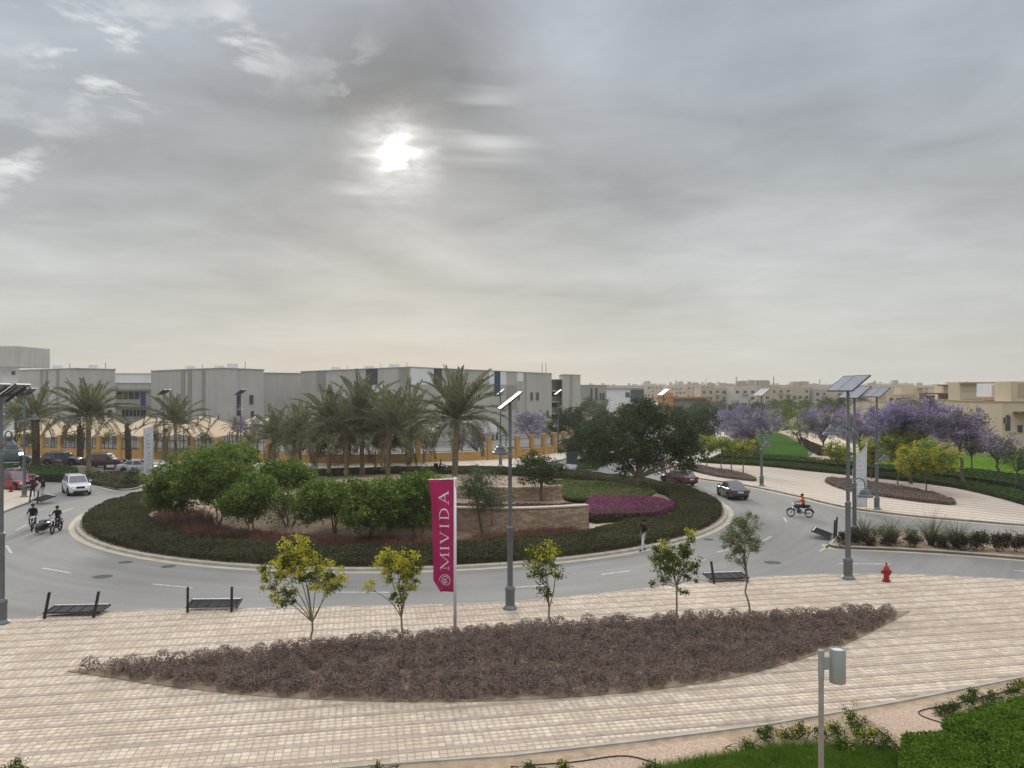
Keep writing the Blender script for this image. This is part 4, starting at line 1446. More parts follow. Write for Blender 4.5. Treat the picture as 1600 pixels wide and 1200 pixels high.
yell(451, (1403, 757), (1404, 690), 38, 33, 'tall yellow green tree on the far plaza, behind its brighter neighbour', 5200, 0.34)
yell(452, (1447, 772), (1446, 714), 43, 30, 'bright yellow flowering tree on the far plaza, right hand one', 5200, 0.52)
yell(453, (1361, 748), (1362, 706), 20, 24, 'yellow flowering tree behind the white feather banner', 2200, 0.45)
yell(454, (1308, 735), (1310, 708), 20, 20, 'yellow flowering tree behind the double lamp posts', 2000, 0.45)
for i, (bx, by, cx, cy, lab) in enumerate(((1083, 729, 1096, 690, 'first from left of the small yellow trees in the small far bed'), (1104, 731, 1112, 694, 'second from left of the small yellow trees in the small far bed'), (1127, 733, 1130, 694, 'middle one of the small yellow trees in the small far bed'), (1143, 735, 1148, 700, 'second from right of the small yellow trees in the small far bed'), (1161, 738, 1164, 698, 'rightmost of the small yellow trees in the small far bed'))):
    yell(460 + i, (bx, by), (cx, cy), 17, 13, lab, 1000, 0.42)
far_tree(471, (1252, 694), (1246, 656), 30, 30, 'dark green tree between two jacarandas beside the sandy path', L_GREEN, n=3600, leaf=.24, name='green_tree', stems=3)
far_tree(472, (1215, 676), (1212, 648), 34, 20, 'far green tree left of the sandy path', L_GREEN, n=3000, leaf=.3, name='green_tree')
far_tree(473, (1519, 742), (1517, 690), 21, 28, 'small dark tree with straight trunk on the bright lawn', L_FICUS, n=3000, leaf=.16, name='lawn_tree', r=.09)
far_tree(474, (1588, 768), (1590, 716), 24, 24, 'small olive tree with leaning trunk at the right edge', L_OLIVE, n=2600, leaf=.15, name='lawn_tree', r=.09)

# far plaza beds and hedges
hedge('shrub_bed', 'mauve brown shrub bed with small yellow trees on the far plaza', spline([G(*p, .13)[:2] for p in ((1058, 729), (1085, 737), (1120, 745), (1160, 750.5), (1182, 751.5), (1160, 742), (1120, 735), (1085, 729.5))], 3, True), 0.13, 0.35, 90, 0.14, [L_MAUVE], cat='shrubs', core=M('mauve_twigs', (0.13, 0.10, 0.085), 1, .2, 2.0), seed=31)
hedge('shrub_bed', 'long mauve brown shrub bed under the yellow trees on the far plaza', spline([G(*p, .13)[:2] for p in ((1290, 752), (1310, 763), (1350, 772), (1400, 779.5), (1450, 786), (1493, 789), (1470, 778), (1430, 768), (1380, 760), (1330, 752))], 3, True), 0.13, 0.4, 110, 0.13, [L_MAUVE], cat='shrubs', core=M('mauve_twigs', (0.13, 0.10, 0.085), 1, .2, 2.0), seed=32)
hb = [p for p in rp_back[3:-8]]


def offset_poly(pts, d0, d1):
    A, B = [], []
    for i, p in enumerate(pts):
        q0, q1 = np.array(pts[max(i - 1, 0)]), np.array(pts[min(i + 1, len(pts) - 1)])
        d = (q1 - q0) / np.linalg.norm(q1 - q0)
        nn = np.array((d[1], -d[0]))
        A.append(tuple(np.array(p) + nn * d0)); B.append(tuple(np.array(p) + nn * d1))
    return A + B[::-1]


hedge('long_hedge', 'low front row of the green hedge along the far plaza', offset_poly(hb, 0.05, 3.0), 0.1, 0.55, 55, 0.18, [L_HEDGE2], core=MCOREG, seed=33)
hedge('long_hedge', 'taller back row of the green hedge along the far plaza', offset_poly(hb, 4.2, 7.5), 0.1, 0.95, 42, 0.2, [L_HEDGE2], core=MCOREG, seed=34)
hedge('park_hedge', 'dark hedge edging the bright lawn on the right', [G(*p, .1)[:2] for p in ((1480, 746), (1540, 752), (1620, 764), (1720, 776), (1720, 768), (1620, 757), (1540, 746), (1480, 741))], 0.1, 0.9, 40, 0.2, [L_FICUS], core=MCOREG, seed=35)
hedge('park_shrubs', 'reddish brown shrub strip beside the sandy path', [G(*p, .1)[:2] for p in ((1262, 703), (1278, 712), (1302, 712), (1290, 704), (1268, 696), (1250, 686))], 0.1, 0.7, 25, 0.25, [L_MAROON], cat='shrubs', core=MCORED, seed=36)
hedge('park_shrubs', 'dull green shrub mass behind the small far bed', [G(*p, .1)[:2] for p in ((1110, 722), (1180, 727), (1186, 700), (1176, 680), (1150, 678), (1146, 702))], 0.1, 0.5, 16, 0.3, [L_HEDGE], cat='shrubs', core=M('hedge_twigs', (0.05, 0.048, 0.024), 1.0, 0.25, 1.5), seed=37)
hedge('wedge_planting', 'green ground cover on the wedge between the far road arms', [p for p in wedge], 0.14, 0.3, 30, 0.22, [L_HEDGE2], cat='ground cover', core=MCOREG, seed=38)
# left divider
hedge('clipped_hedge', 'dark green clipped hedge on the left divider by the parked cars', [G(*p, .13)[:2] for p in ((-60, 750), (5, 750), (60, 751), (104, 752), (122, 747), (118, 740), (60, 737), (-60, 736))], 0.13, 0.95, 60, 0.17, [L_HEDGE2], core=MCOREG, seed=41)
hedge('low_shrubs', 'low olive shrub bed at the right end of the left divider', [G(*p, .13)[:2] for p in ((135, 754), (160, 759), (184, 764.5), (212, 762), (230, 752), (225, 744), (190, 741), (140, 745))], 0.13, 0.4, 60, 0.17, [L_HEDGE], cat='shrubs', core=M('hedge_twigs', (0.05, 0.048, 0.024), 1.0, 0.25, 1.5), seed=42)


def bush(seed, base, hw, hh, label, mats, leaf=0.12, n=900, z=0.13, group=None, name='bush', rc=0.3):
    b = G(base[0], base[1], z)
    s = b[1] / F
    blobs = round_blobs(seed, 2 * hw * s, 2 * hh * s * 0.95, 0.02, 4)
    ms = tree_meshes(seed, blobs, (0.12, 0.03, 0, 0), max(14, n // 40), rc, n, leaf, [mats] if not isinstance(mats, list) else mats, MBARKD, 0.25 if isinstance(mats, list) else None, 0.3, 0.4, True, 0.55, 2)
    o = empty(name, b, 0, label, 'bush', group)
    link('stems', ms[0], o); link('foliage', ms[1], o)
    return o


bush(51, (205, 760), 19, 17, 'large grey green bush at the right end of the left divider', L_BLADE, 0.2, 1600)
bush(52, (140, 750), 15, 9, 'grey green bush at the foot of the tall left palm', L_OLIVE, 0.18, 700)
bush(53, (119, 725), 16, 5, 'small dark bush on the parking divider', L_HEDGE2, 0.2, 500)
# divider on the right: tufts of tall blades and dark bushes
for i, (px, py, h, lab) in enumerate(((1349, 846, 2.1, 'spiky pale grass clump nearest the lamp posts on the right divider'), (1394, 848, 1.9, 'second spiky grass clump from the lamp posts on the right divider'), (1455, 852, 2.3, 'tallest spiky grass clump, third on the right divider'), (1495, 856, 2.1, 'rightmost spiky grass clump beside the dark bushes'))):
    b = G(px, py, 0.14)
    o = empty('grass_clump', b, 0, lab, 'grass clump', 'spiky grass clumps on the right divider')
    link('blades', blades('blades', [(0, 0, 0)], 260, h, 0.035, L_BLADE, 60 + i, 0.75, 0.55), o)
    m = MB().lathe([(0.16, -0.05), (0.2, 0.15), (0.12, 0.4), (0.05, 0.5)], (0, 0, 0), 8)
    m.build('crown_base', MCORED, o)
DB = 'dark bushes on the right divider'
for i, (px, py, hw, hh, lab) in enumerate(((1318, 853, 10, 12, 'dark bush at the tip of the right divider behind the lamp post'), (1338, 851, 9, 13, 'dark bush right of the lamp post on the divider'), (1357, 853, 9, 9, 'dark bush under the first spiky clump'), (1389, 853, 15, 9, 'dark bush under the second spiky clump'), (1427, 855, 12, 9, 'dark bush between the second and third spiky clumps'), (1472, 856, 11, 11, 'dark bush right of the tallest spiky clump'), (1500, 860, 13, 14, 'dark bush under the rightmost spiky clump'), (1528, 860, 17, 17, 'first big maroon bush right of the spiky clumps'), (1562, 861, 18, 16, 'second big maroon bush right of the spiky clumps'), (1592, 863, 18, 16, 'big maroon bush at the right edge of the picture'))):
    bush(500 + i, (px, py), hw, hh, lab, L_MAROON, 0.10, int(500 + 5 * hw * hh), 0.14, DB, rc=.25)
for i, (px, py, hw, hh, lab) in enumerate(((1375, 838, 14, 8, 'left'), (1425, 840, 14, 8, 'middle'), (1530, 845, 14, 8, 'right'))):
    bush(520 + i, (px, py), hw, hh, lab + ' one of three low grey green bushes at the back of the divider', L_OLIVE, 0.11, 500, 0.14, 'grey green bushes at the back of the divider', rc=.25)

# ---- garden in front
def garden():
    z0 = 0.10
    hedge('garden_hedge', 'bright green clipped block hedge in the near garden, front one', [G(*p, .75)[:2] for p in ((1415, 1137), (1500, 1134), (1552, 1168), (1552, 1215), (1430, 1225), (1412, 1180))], z0, 0.62, 1500, 0.085, [L_FRESH], core=MCOREG, seed=71, relief=0.03, lump=2)
    hedge('garden_hedge', 'bright green hedge at the right edge of the near garden', [G(*p, .85)[:2] for p in ((1474, 1114), (1530, 1095), (1600, 1078), (1700, 1055), (1720, 1190), (1620, 1240), (1562, 1190), (1545, 1158), (1500, 1134))], z0, 0.72, 1100, 0.085, [L_FRESH], core=MCOREG, seed=72, relief=0.04, lump=2)
    rg = np.random.default_rng(73)
    poly = [G(*p, .15)[:2] for p in ((1000, 1206), (1070, 1189), (1130, 1180), (1200, 1168), (1280, 1163), (1350, 1166), (1405, 1174), (1430, 1205), (1440, 1300), (980, 1300))]
    lo, hi = np.min(poly, 0), np.max(poly, 0)
    q = lo + rg.random((15000, 2)) * (hi - lo)
    q = q[inside(poly, q)]
    sheet('garden_lawn', poly, 0.112, M('garden_lawn', (0.06, 0.14, 0.015), .95, .3, 3.0))
    tag(link('lawn_grass', blades('lawn_grass', np.column_stack([q, np.full(len(q), 0.1)]), 4, 0.26, 0.016, L_FRESH, 74, 0.6, 0.5)), 'long bright green grass at the bottom of the near garden', 'grass', None, 'stuff')
    spots = [(1197, 1157, 13, 'first rose bush from the left beside the grey spotlight pole'), (1230, 1152, 9, 'small rose bush left of the grey spotlight pole'), (1262, 1150, 12, 'yellow rose bush just left of the spotlight pole'), (1300, 1150, 15, 'yellow flowered rose bush just right of the spotlight pole'), (1338, 1137, 19, 'tallest rose bush in the near garden, at the paving edge'), (1352, 1160, 15, 'rose bush in front of the tallest one'), (1388, 1168, 13, 'rose bush beside the bare gravel patch'), (1318, 1170, 12, 'low rose bush at the edge of the long grass'), (828, 1203, 7, 'tiny yellow flowered plant at the bottom edge, left'), (880, 1202, 8, 'tiny yellow flowered plant at the bottom edge, middle'), (1020, 1204, 7, 'tiny yellow flowered plant beside the gravel at the bottom edge'), (1165, 1166, 8, 'small yellow plant at the left end of the rose row'), (20, 1212, 14, 'yellow green plant in the bottom left corner'), (590, 1206, 6, 'tiny green plant at the bottom edge left of middle'),
             (1472, 1112, 8, 'small plant nearest the irrigation hose bend'), (1490, 1110, 9, 'low plant left of the hedge at the paving edge'), (1512, 1100, 9, 'small plant with upright stem at the paving edge'), (1524, 1090, 10, 'tallest small plant in the far garden corner'), (1550, 1092, 9, 'small plant above the right hedge'), (1578, 1083, 9, 'small plant near the right edge at the paving'), (1597, 1074, 8, 'small yellow flowered plant at the right edge')]
    for i, (px, py, hw, lab) in enumerate(spots):
        bush(600 + i, (px, py + 7), hw * 1.5, hw * 1.2, lab, [L_HEDGE2, L_YELLOW] if i < 14 or i == 20 else L_HEDGE2, 0.055, int(160 + 42 * hw), 0.1, 'flowering plants in the near garden', 'rose_bush', rc=.14)
    mp = M('black_hose', (0.03, 0.027, 0.025), 0.6, 0.2, 3.0)
    hose = lambda pts, lab: tag(MB().tube([G(*p, 0.125) for p in spline(pts, 5)], 0.016, 6).build('irrigation_hose', mp, smooth=True), lab, 'hose', 'irrigation hoses')
    hose([(1370, 1138), (1382, 1148), (1395, 1158), (1404, 1170)], 'black irrigation hose crossing the gravel beside the rose bushes')
    hose([(1480, 1131), (1455, 1124), (1437, 1116), (1442, 1109), (1490, 1100), (1540, 1088), (1600, 1073)], 'black irrigation hose looping towards the right edge')
    hose([(820, 1196), (900, 1190), (980, 1181), (1050, 1200), (1100, 1196)], 'black irrigation hose along the bottom edge gravel')


garden()
# ------------------------------------------------------------------ buildings
def PX(px, Y):
    return np.array(((px - 800.0) * Y / F, Y))


MGLASS = M('dark_glass', (0.035, 0.042, 0.05), 0.12, 0.3, 0.3, spec=0.5)
MFRAME = M('window_frame', (0.42, 0.42, 0.41), 0.5, 0.1, 2.0)
MDARKM = M('dark_metal', (0.045, 0.045, 0.048), 0.5, 0.2, 4.0, spec=0.4)
MGREY = M('grey_render', (0.47, 0.455, 0.42), 0.9, 0.07, 0.35, detail=7, streak=0.35)
MGREYC = M('warm_grey_render', (0.43, 0.415, 0.375), 0.9, 0.07, 0.35, detail=7, streak=0.35)
MTAUPE = M('taupe_panel', (0.30, 0.288, 0.26), 0.9, 0.07, 0.5)
MWHITEP = M('white_panel', (0.70, 0.70, 0.71), 0.85, 0.06, 0.5)
MCHAR = M('charcoal_panel', (0.075, 0.078, 0.095), 0.8, 0.12, 0.5)
MBLUE = M('blue_panel', (0.030, 0.075, 0.115), 0.8, 0.12, 0.5)
MBLUE2 = M('bright_blue_panel', (0.06, 0.10, 0.24), 0.8, 0.12, 0.5)
MCREAM = M('cream_render', (0.60, 0.50, 0.365), 0.9, 0.08, 0.4)
MCREAM2 = M('tan_render', (0.46, 0.36, 0.25), 0.9, 0.08, 0.4)
MSAIL = M('sail_fabric', (0.60, 0.47, 0.32), 0.9, 0.08, 0.6)
MOCHRE = M('ochre_render', (0.46, 0.285, 0.105), 0.9, 0.12, 0.6, bump=0.1)


class Building:
    """footprint prism with features laid on its faces"""
    def __init__(s, name, label, foot, h, mat, cat='building', parapet=0.0, z0=0.0, group=None):
        s.foot = [np.array(p, float) for p in foot]
        c = s.foot[0]
        s.org = c
        s.o = empty(name, (c[0], c[1], z0), 0, label, cat, group)
        s.z0 = z0
        s.h = h
        MB().prism([tuple(p - c) for p in s.foot], 0, h).build('wall', mat, s.o)
        if parapet:
            m = MB()
            n = len(s.foot)
            for i in range(n):
                a, b = s.foot[i] - c, s.foot[(i + 1) % n] - c
                m.bar((a[0], a[1], h + 0.06), (b[0], b[1], h + 0.06), parapet, 0.12)
            m.build('parapet', MFRAME if mat is not MCREAM else MCREAM2, s.o)

    def box(s, face, u0, u1, z0, z1, proud, inset, mat, name, parent=None):
        A, B = s.foot[face] - s.org, s.foot[(face + 1) % len(s.foot)] - s.org
        d = (B - A); L = np.linalg.norm(d); d /= L
        nrm = np.array((d[1], -d[0]))
        cen = s.foot[0] * 0 + np.mean([p - s.org for p in s.foot], 0)
        if np.dot(nrm, cen - A) > 0: nrm = -nrm
        mid = A + d * L * (u0 + u1) / 2 + nrm * (proud - inset) / 2
        return MB().box((mid[0], mid[1], (z0 + z1) / 2 - s.z0), (L * abs(u1 - u0), proud + inset, z1 - z0), math.atan2(d[1], d[0])).build(name, mat, parent or s.o)

    def upx(s, face, px):
        A, B = s.foot[face], s.foot[(face + 1) % len(s.foot)]
        k = (px - 800.0) / F
        # point A + u (B-A) with x = k y
        return (k * A[1] - A[0]) / ((B[0] - A[0]) - k * (B[1] - A[1]))

    def zpx(s, face, u, py):
        A, B = s.foot[face], s.foot[(face + 1) % len(s.foot)]
        Y = A[1] + u * (B[1] - A[1])
        return EYE - (py - HOR) * Y / F

    def panel(s, face, px0, px1, py0, py1, mat, name='panel', proud=0.05):
        u0, u1 = s.upx(face, px0), s.upx(face, px1)
        um = (u0 + u1) / 2
        zt = min(s.zpx(face, um, py0), s.z0 + s.h - 0.02)
        return s.box(face, u0, u1, s.zpx(face, um, py1), zt, proud, 0.3, mat, name)

    def window(s, face, px0, px1, py0, py1, mull=0, frame=0.07, fm=None):
        u0, u1 = s.upx(face, px0), s.upx(face, px1)
        if u1 < u0: u0, u1 = u1, u0
        um = (u0 + u1) / 2
        z1, z0 = s.zpx(face, um, py0), s.zpx(face, um, py1)
        A, B = s.foot[face] - s.org, s.foot[(face + 1) % len(s.foot)] - s.org
        d = (B - A); L = np.linalg.norm(d); d /= L
        nrm = np.array((d[1], -d[0]))
        cen = np.mean([p - s.org for p in s.foot], 0)
        if np.dot(nrm, cen - A) > 0: nrm = -nrm
        P = lambda u, z, q=0.05: (A[0] + d[0] * L * u + nrm[0] * q, A[1] + d[1] * L * u + nrm[1] * q, z - s.z0)
        w = s.box(face, u0, u1, z0, z1, 0.012, 0.2, MGLASS, 'window')
        m = MB()
        for a, b in ((P(u0, z0), P(u1, z0)), (P(u0, z1), P(u1, z1))): m.bar(a, b, 0.10, frame)
        for k in range(mull + 2):
            u = u0 + (u1 - u0) * k / (mull + 1)
            m.bar(P(u, z0), P(u, z1), 0.10, frame, up=(nrm[0], nrm[1], 0))
        m.build('window_frame', fm or MFRAME, w)
        return w


# ---- school
SH = 13.2
A = Building('school_block', 'grey school block at the left with three dark vertical strips', [PX(28, 142), PX(117, 130), PX(180, 136), PX(180, 136) + (-13, 20), PX(28, 142) + (4, 18)], SH, MGREY, parapet=0.3)
for (a, b) in ((62.5, 67.5), (71, 75), (88, 92.5)): A.panel(0, a, b, 560, 694, MTAUPE, 'vertical_strip', 0.08)
A.window(1, 154, 162, 640, 662, 1)
A.window(1, 168, 175, 640, 662, 0)
B = Building('school_block', 'grey school block right of the recessed windows with dark vertical strips', [PX(236, 146), PX(347, 128), PX(412, 138), PX(412, 138) + (-8, 22), PX(236, 146) + (4, 18)], SH, MGREY, parapet=0.3)
for (a, b) in ((283, 289), (294, 299.5), (315.5, 321)): B.panel(0, a, b, 560, 690, MTAUPE, 'vertical_strip', 0.08)
B.window(1, 369, 375.5, 617, 650, 0); B.window(1, 389, 396, 617, 632, 0); B.window(1, 391, 397, 642, 656, 0)
Lk = Building('school_link', 'recessed school wing with window bands between two grey blocks', [PX(176, 146), PX(240, 152), PX(240, 152) + (0, 14), PX(176, 146) + (0, 14)], 10.9, MGREY, parapet=0.25)
Lk.panel(0, 180, 236, 608, 610.5, MTAUPE, 'ledge', 0.6)
Lk.panel(0, 180, 234, 634, 636, MTAUPE, 'ledge', 0.6)
Lk.window(0, 182, 218, 612.5, 624, 3); Lk.panel(0, 219.5, 227.5, 612.5, 634, MBLUE2, 'panel', 0.06)
Lk.window(0, 190, 218.5, 640, 651, 4); Lk.panel(0, 219.5, 228, 638, 652, MCHAR, 'panel', 0.06)
Lk.window(0, 184, 236, 662, 674, 5)
Building('school_hall', 'low white school roof block showing between the grey blocks', [PX(178, 172), PX(240, 172), PX(240, 190), PX(178, 190)], 13.3, MWHITEP, parapet=0.4)
Building('school_wing', 'set back grey school wing right of the second grey block', [PX(408, 152), PX(480, 158), PX(480, 158) + (0, 15), PX(408, 152) + (0, 15)], 13.0, MGREY, parapet=0.4)
Cb = Building('school_hall', 'big school hall with patchwork of grey, white and blue panels', [PX(470, 151), PX(640, 123), PX(862, 167), PX(862, 167) + (-24, 18), PX(470, 151) + (10, 18)], SH, MGREYC, parapet=0.3)
for (f, a, b, c, d, m) in ((0, 495, 510, 560, 612, MTAUPE), (0, 510, 540, 585, 620, MGREY), (0, 572, 590, 560, 601, MCHAR), (0, 576, 600, 602, 614, MWHITEP), (0, 600, 622, 560, 640, MGREY), (0, 624, 639, 560, 600, MTAUPE), (0, 600, 624, 642, 668, MTAUPE),
                           (1, 641, 677, 560, 601, MWHITEP), (1, 678, 690, 560, 601, MCHAR), (1, 700, 722, 560, 610, MTAUPE), (1, 722, 764, 602, 640, MGREY), (1, 764, 772, 560, 601, MWHITEP), (1, 772, 781.5, 560, 619, MBLUE), (1, 781.5, 791, 560, 601, MWHITEP),
                           (1, 791, 808, 602, 640, MTAUPE), (1, 808, 817, 582, 596, MWHITEP), (1, 820, 822.5, 560, 660, MTAUPE), (1, 667, 691, 661, 677, MWHITEP), (1, 693, 715, 650, 678, MTAUPE), (1, 724, 737, 658, 690, MWHITEP), (1, 757, 776, 658, 676, MWHITEP), (1, 716, 730, 650, 657, MCHAR), (1, 650, 668, 640, 660, MTAUPE)):
    Cb.panel(f, a, b, c, d, m, 'facade_panel', 0.05)
Cb.window(1, 808.5, 812, 615, 626); Cb.window(1, 828, 832.5, 613, 626); Cb.window(1, 837, 842, 613, 626); Cb.window(1, 853.5, 857, 641, 653)
for k in range(9):
    p0 = 722 + k * 6.5
    Cb.window(1, p0, p0 + 4, 679, 689, 0, 0.05)
for px in (847, 853):
    p = PX(px, 168)
    tag(MB().tube([(p[0], p[1], 12.9), (p[0], p[1], 15.6)], [0.07, 0.05], 6).build('roof_mast', MDARKM), 'thin roof mast on the school hall, ' + ('left' if px == 847 else 'right') + ' one of two', 'mast', 'roof masts')
# plant on the school roofs
for bl, spots in ((A, ((0.35, 3), (0.8, 6))), (B, ((0.3, 4), (0.62, 7), (0.9, 3))), (Cb, ((0.2, 5), (0.5, 8), (0.75, 5)))):
    for (u, dd) in spots:
        p = bl.foot[0] + (bl.foot[1] - bl.foot[0]) * u - bl.org
        MB().box((p[0] + 2, p[1] + dd, bl.h + 0.45), (1.6, 1.1, 0.9), 0.5).build('air_conditioner', MWHITEP, bl.o)
        MB().bar((p[0] + 4.2, p[1] + dd, bl.h), (p[0] + 4.2, p[1] + dd, bl.h + 1.3), 0.07).build('roof_pipe', MDARKM, bl.o)
St = Building('school_stair_wing', 'recessed open stair wing with balconies beside the school hall', [PX(860, 174), PX(884, 178), PX(884, 178) + (0, 8), PX(860, 174) + (0, 8)], 11.6, MTAUPE)
St.panel(0, 861, 887, 590.5, 593, MCHAR, 'canopy', 1.6)
for y in (610, 627, 645):
    St.panel(0, 862, 879, y, y + 1.6, MGREY, 'balcony_slab', 1.2)
    St.panel(0, 862, 879, y + 2, y + 9, MGLASS, 'window', 0.03)
D = Building('school_tower', 'tall grey school tower at the right end with one dark strip', [PX(879, 172), PX(907, 178), PX(907, 178) + (0, 12), PX(879, 172) + (0, 12)], 13.1, MGREYC, parapet=0.3)
D.panel(0, 890, 894.5, 560, 660, MTAUPE, 'vertical_strip', 0.08)
E = Building('grey_building', 'lower grey building behind the school tower with tall windows', [PX(906, 225), PX(948, 235), PX(948, 235) + (0, 14), PX(906, 225) + (0, 14)], 11.2, MTAUPE, parapet=0.3)
E.window(0, 922, 926, 606, 626); E.window(0, 929, 934, 606, 626); E.window(0, 936, 945, 614, 626, 1)
Fb = Building('white_building', 'long white building with dark glazed end beyond the school', [PX(948, 262), PX(1007, 270), PX(1007, 270) + (0, 14), PX(948, 262) + (0, 14)], 11.3, MWHITEP, parapet=0.4)
Fb.panel(0, 985, 1006, 609, 628, MCHAR, 'glazed_end', 0.1); Fb.window(0, 977, 984, 613, 621, 1)
Fb.panel(0, 948, 1006, 606, 607.5, MTAUPE, 'ledge', 0.5)
Tw = Building('pale_tower', 'tall pale tower block cut by the left picture edge', [PX(-60, 190), PX(30, 190), PX(30, 205), PX(-60, 205)], 15.4, MWHITEP)
for y in (580, 604):
    Tw.window(0, 18, 24, y, y + 6)
MB().box((PX(-10, 190)[0] - Tw.org[0], 4 + 0, 17.9), (15.2, 13, 5.0)).build('upper_storey', MGREY, Tw.o)

# ---- villas on the right
def villa(label, Y, body, extra=(), windows=(), mat=MCREAM, depth=14):
    """body: (px0, px1, py_top); extra boxes (px0,px1,py0,py1,proud,material)"""
    p0, p1, top = body
    h = EYE - (top - HOR) * Y / F
    v = Building('villa', label, [PX(p0, Y), PX(p1, Y), PX(p1, Y) + (0, depth), PX(p0, Y) + (0, depth)], h, mat, parapet=0.3, group='cream villas on the right')
    for (a, b, c, d, pr, m, nm) in extra:
        u0, u1 = v.upx(0, a), v.upx(0, b)
        z1, z0 = EYE - (c - HOR) * Y / F, EYE - (d - HOR) * Y / F
        v.box(0, u0, u1, max(z0, 0), z1, pr, 4.0 if pr < 0.2 else 0.2, m, nm)
    for w in windows: v.window(0, *w, fm=MCREAM2)
    return v


MBROWNS = M('brown_screen', (0.16, 0.10, 0.055), 0.8, 0.3, 1.0)
MPINK = M('pink_tile', (0.42, 0.235, 0.17), 0.9, 0.15, 0.6)
v1 = villa('nearest cream villa at the right edge with an arched dark window', 120, (1566, 1660, 628), [(1579, 1660, 596, 627, 0.1, MCREAM, 'upper_storey'), (1590, 1612, 599, 621, 0.16, MCREAM2, 'wall_recess'), (1583, 1660, 643, 647, 1.3, MBROWNS, 'pergola')],
           [(1562 + 5, 1571.5, 652, 662), (1589, 1598, 664, 676)])
# arched window
Y1 = 119.93
am = MB()
pts = [W(1571, 673, Y1), W(1579, 673, Y1)] + [W(1575 + 4 * math.cos(a), 654 - 6 * math.sin(a), Y1) for a in np.linspace(0, math.pi, 9)]
og = np.array((v1.org[0], v1.org[1], 0))
n_ = len(pts)
am.add([tuple(np.array(p) - og) for p in pts] + [tuple(np.array(p) - og + (0, 0.4, 0)) for p in pts], [tuple(range(n_))] + [(i, (i + 1) % n_, n_ + (i + 1) % n_, n_ + i) for i in range(n_)])
am.build('arched_window', MGLASS, v1.o)
villa('cream villa with a side wall coloured tan for shade, left of the arched window villa', 132, (1538, 1568, 627), [(1540, 1561, 629, 690, 0.06, MCREAM2, 'shade_toned_wall'), (1534, 1586, 620, 624.5, 0.8, MPINK, 'terrace_parapet'), (1548, 1579, 599, 620, 0.08, MWHITEP, 'stair_house'), (1550, 1577, 602, 618, 0.12, MGREY, 'panel')], [(1533 + 7, 1543, 629, 636), (1553, 1557, 629, 636)])  # shade of the side face is put into the wall panel's tan colour
villa('cream villa with brown screened windows under a flat roof', 155, (1497, 1549, 626), [(1499, 1548, 597, 626, 0.1, MCREAM, 'upper_storey'), (1498, 1550, 597, 599, 0.9, MCREAM2, 'roof_slab')], [(1501, 1543, 611, 624.5, 4)])
villa('cream villa with a long flat roof and dark pergola', 180, (1440, 1516, 626), [(1474, 1514, 602, 626, 0.1, MCREAM, 'upper_storey'), (1466, 1512, 601, 603, 1.2, MBROWNS, 'roof_slab'), (1437, 1474, 614, 616, 2.5, MBROWNS, 'pergola'), (1437, 1439, 616, 626, 2.5, MBROWNS, 'pergola_post'), (1466, 1468, 616, 626, 2.5, MBROWNS, 'pergola_post'), (1472, 1474, 616, 626, 2.5, MBROWNS, 'pergola_post')], [(1478, 1490, 608, 616, 1), (1496, 1508, 608, 622, 1), (1446, 1460, 618, 625, 2)])
villa('cream villa with a shaded balcony roof, fourth from the right edge', 205, (1386, 1442, 628), [(1408, 1440, 605, 628, 0.1, MCREAM, 'upper_storey'), (1391, 1424, 616.5, 621, 1.8, MCREAM2, 'balcony_roof'), (1434, 1472, 605.5, 607, 1.0, MCREAM2, 'roof_slab')], [(1414, 1420, 609, 616), (1426, 1434, 609, 616, 1), (1390, 1396, 622, 630), (1400, 1410, 622, 630, 1)])
villa('farthest cream villa behind the tall lamp post', 235, (1352, 1400, 629), [(1384, 1409, 607, 629, 0.1, MCREAM, 'upper_storey'), (1371, 1384, 612, 629, 0.1, MCREAM2, 'stair_house')], [(1372, 1380, 617, 622, 2), (1388, 1396, 612, 617), (1356, 1366, 632, 638, 1)])

# ---- the orange house beyond the trees
oh = Building('orange_house', 'orange house tower with long grey wing and red roof beyond the trees', [PX(1028, 240), PX(1052, 240), PX(1052, 250), PX(1028, 250)], 9.0, M('orange_render', (0.50, 0.25, 0.07), .9, .1, .5))
oh.box(0, 1.02, 3.3, 0, 7.0, -1.0, 9, MTAUPE, 'grey_wing')
oh.box(0, -0.05, 3.35, 8.0 - .9, 8.0 - .3, 0.1, 10, M('red_roof', (0.36, 0.17, 0.09), .9, .2, .4), 'roof')
oh.window(0, 1037, 1041, 622, 626)

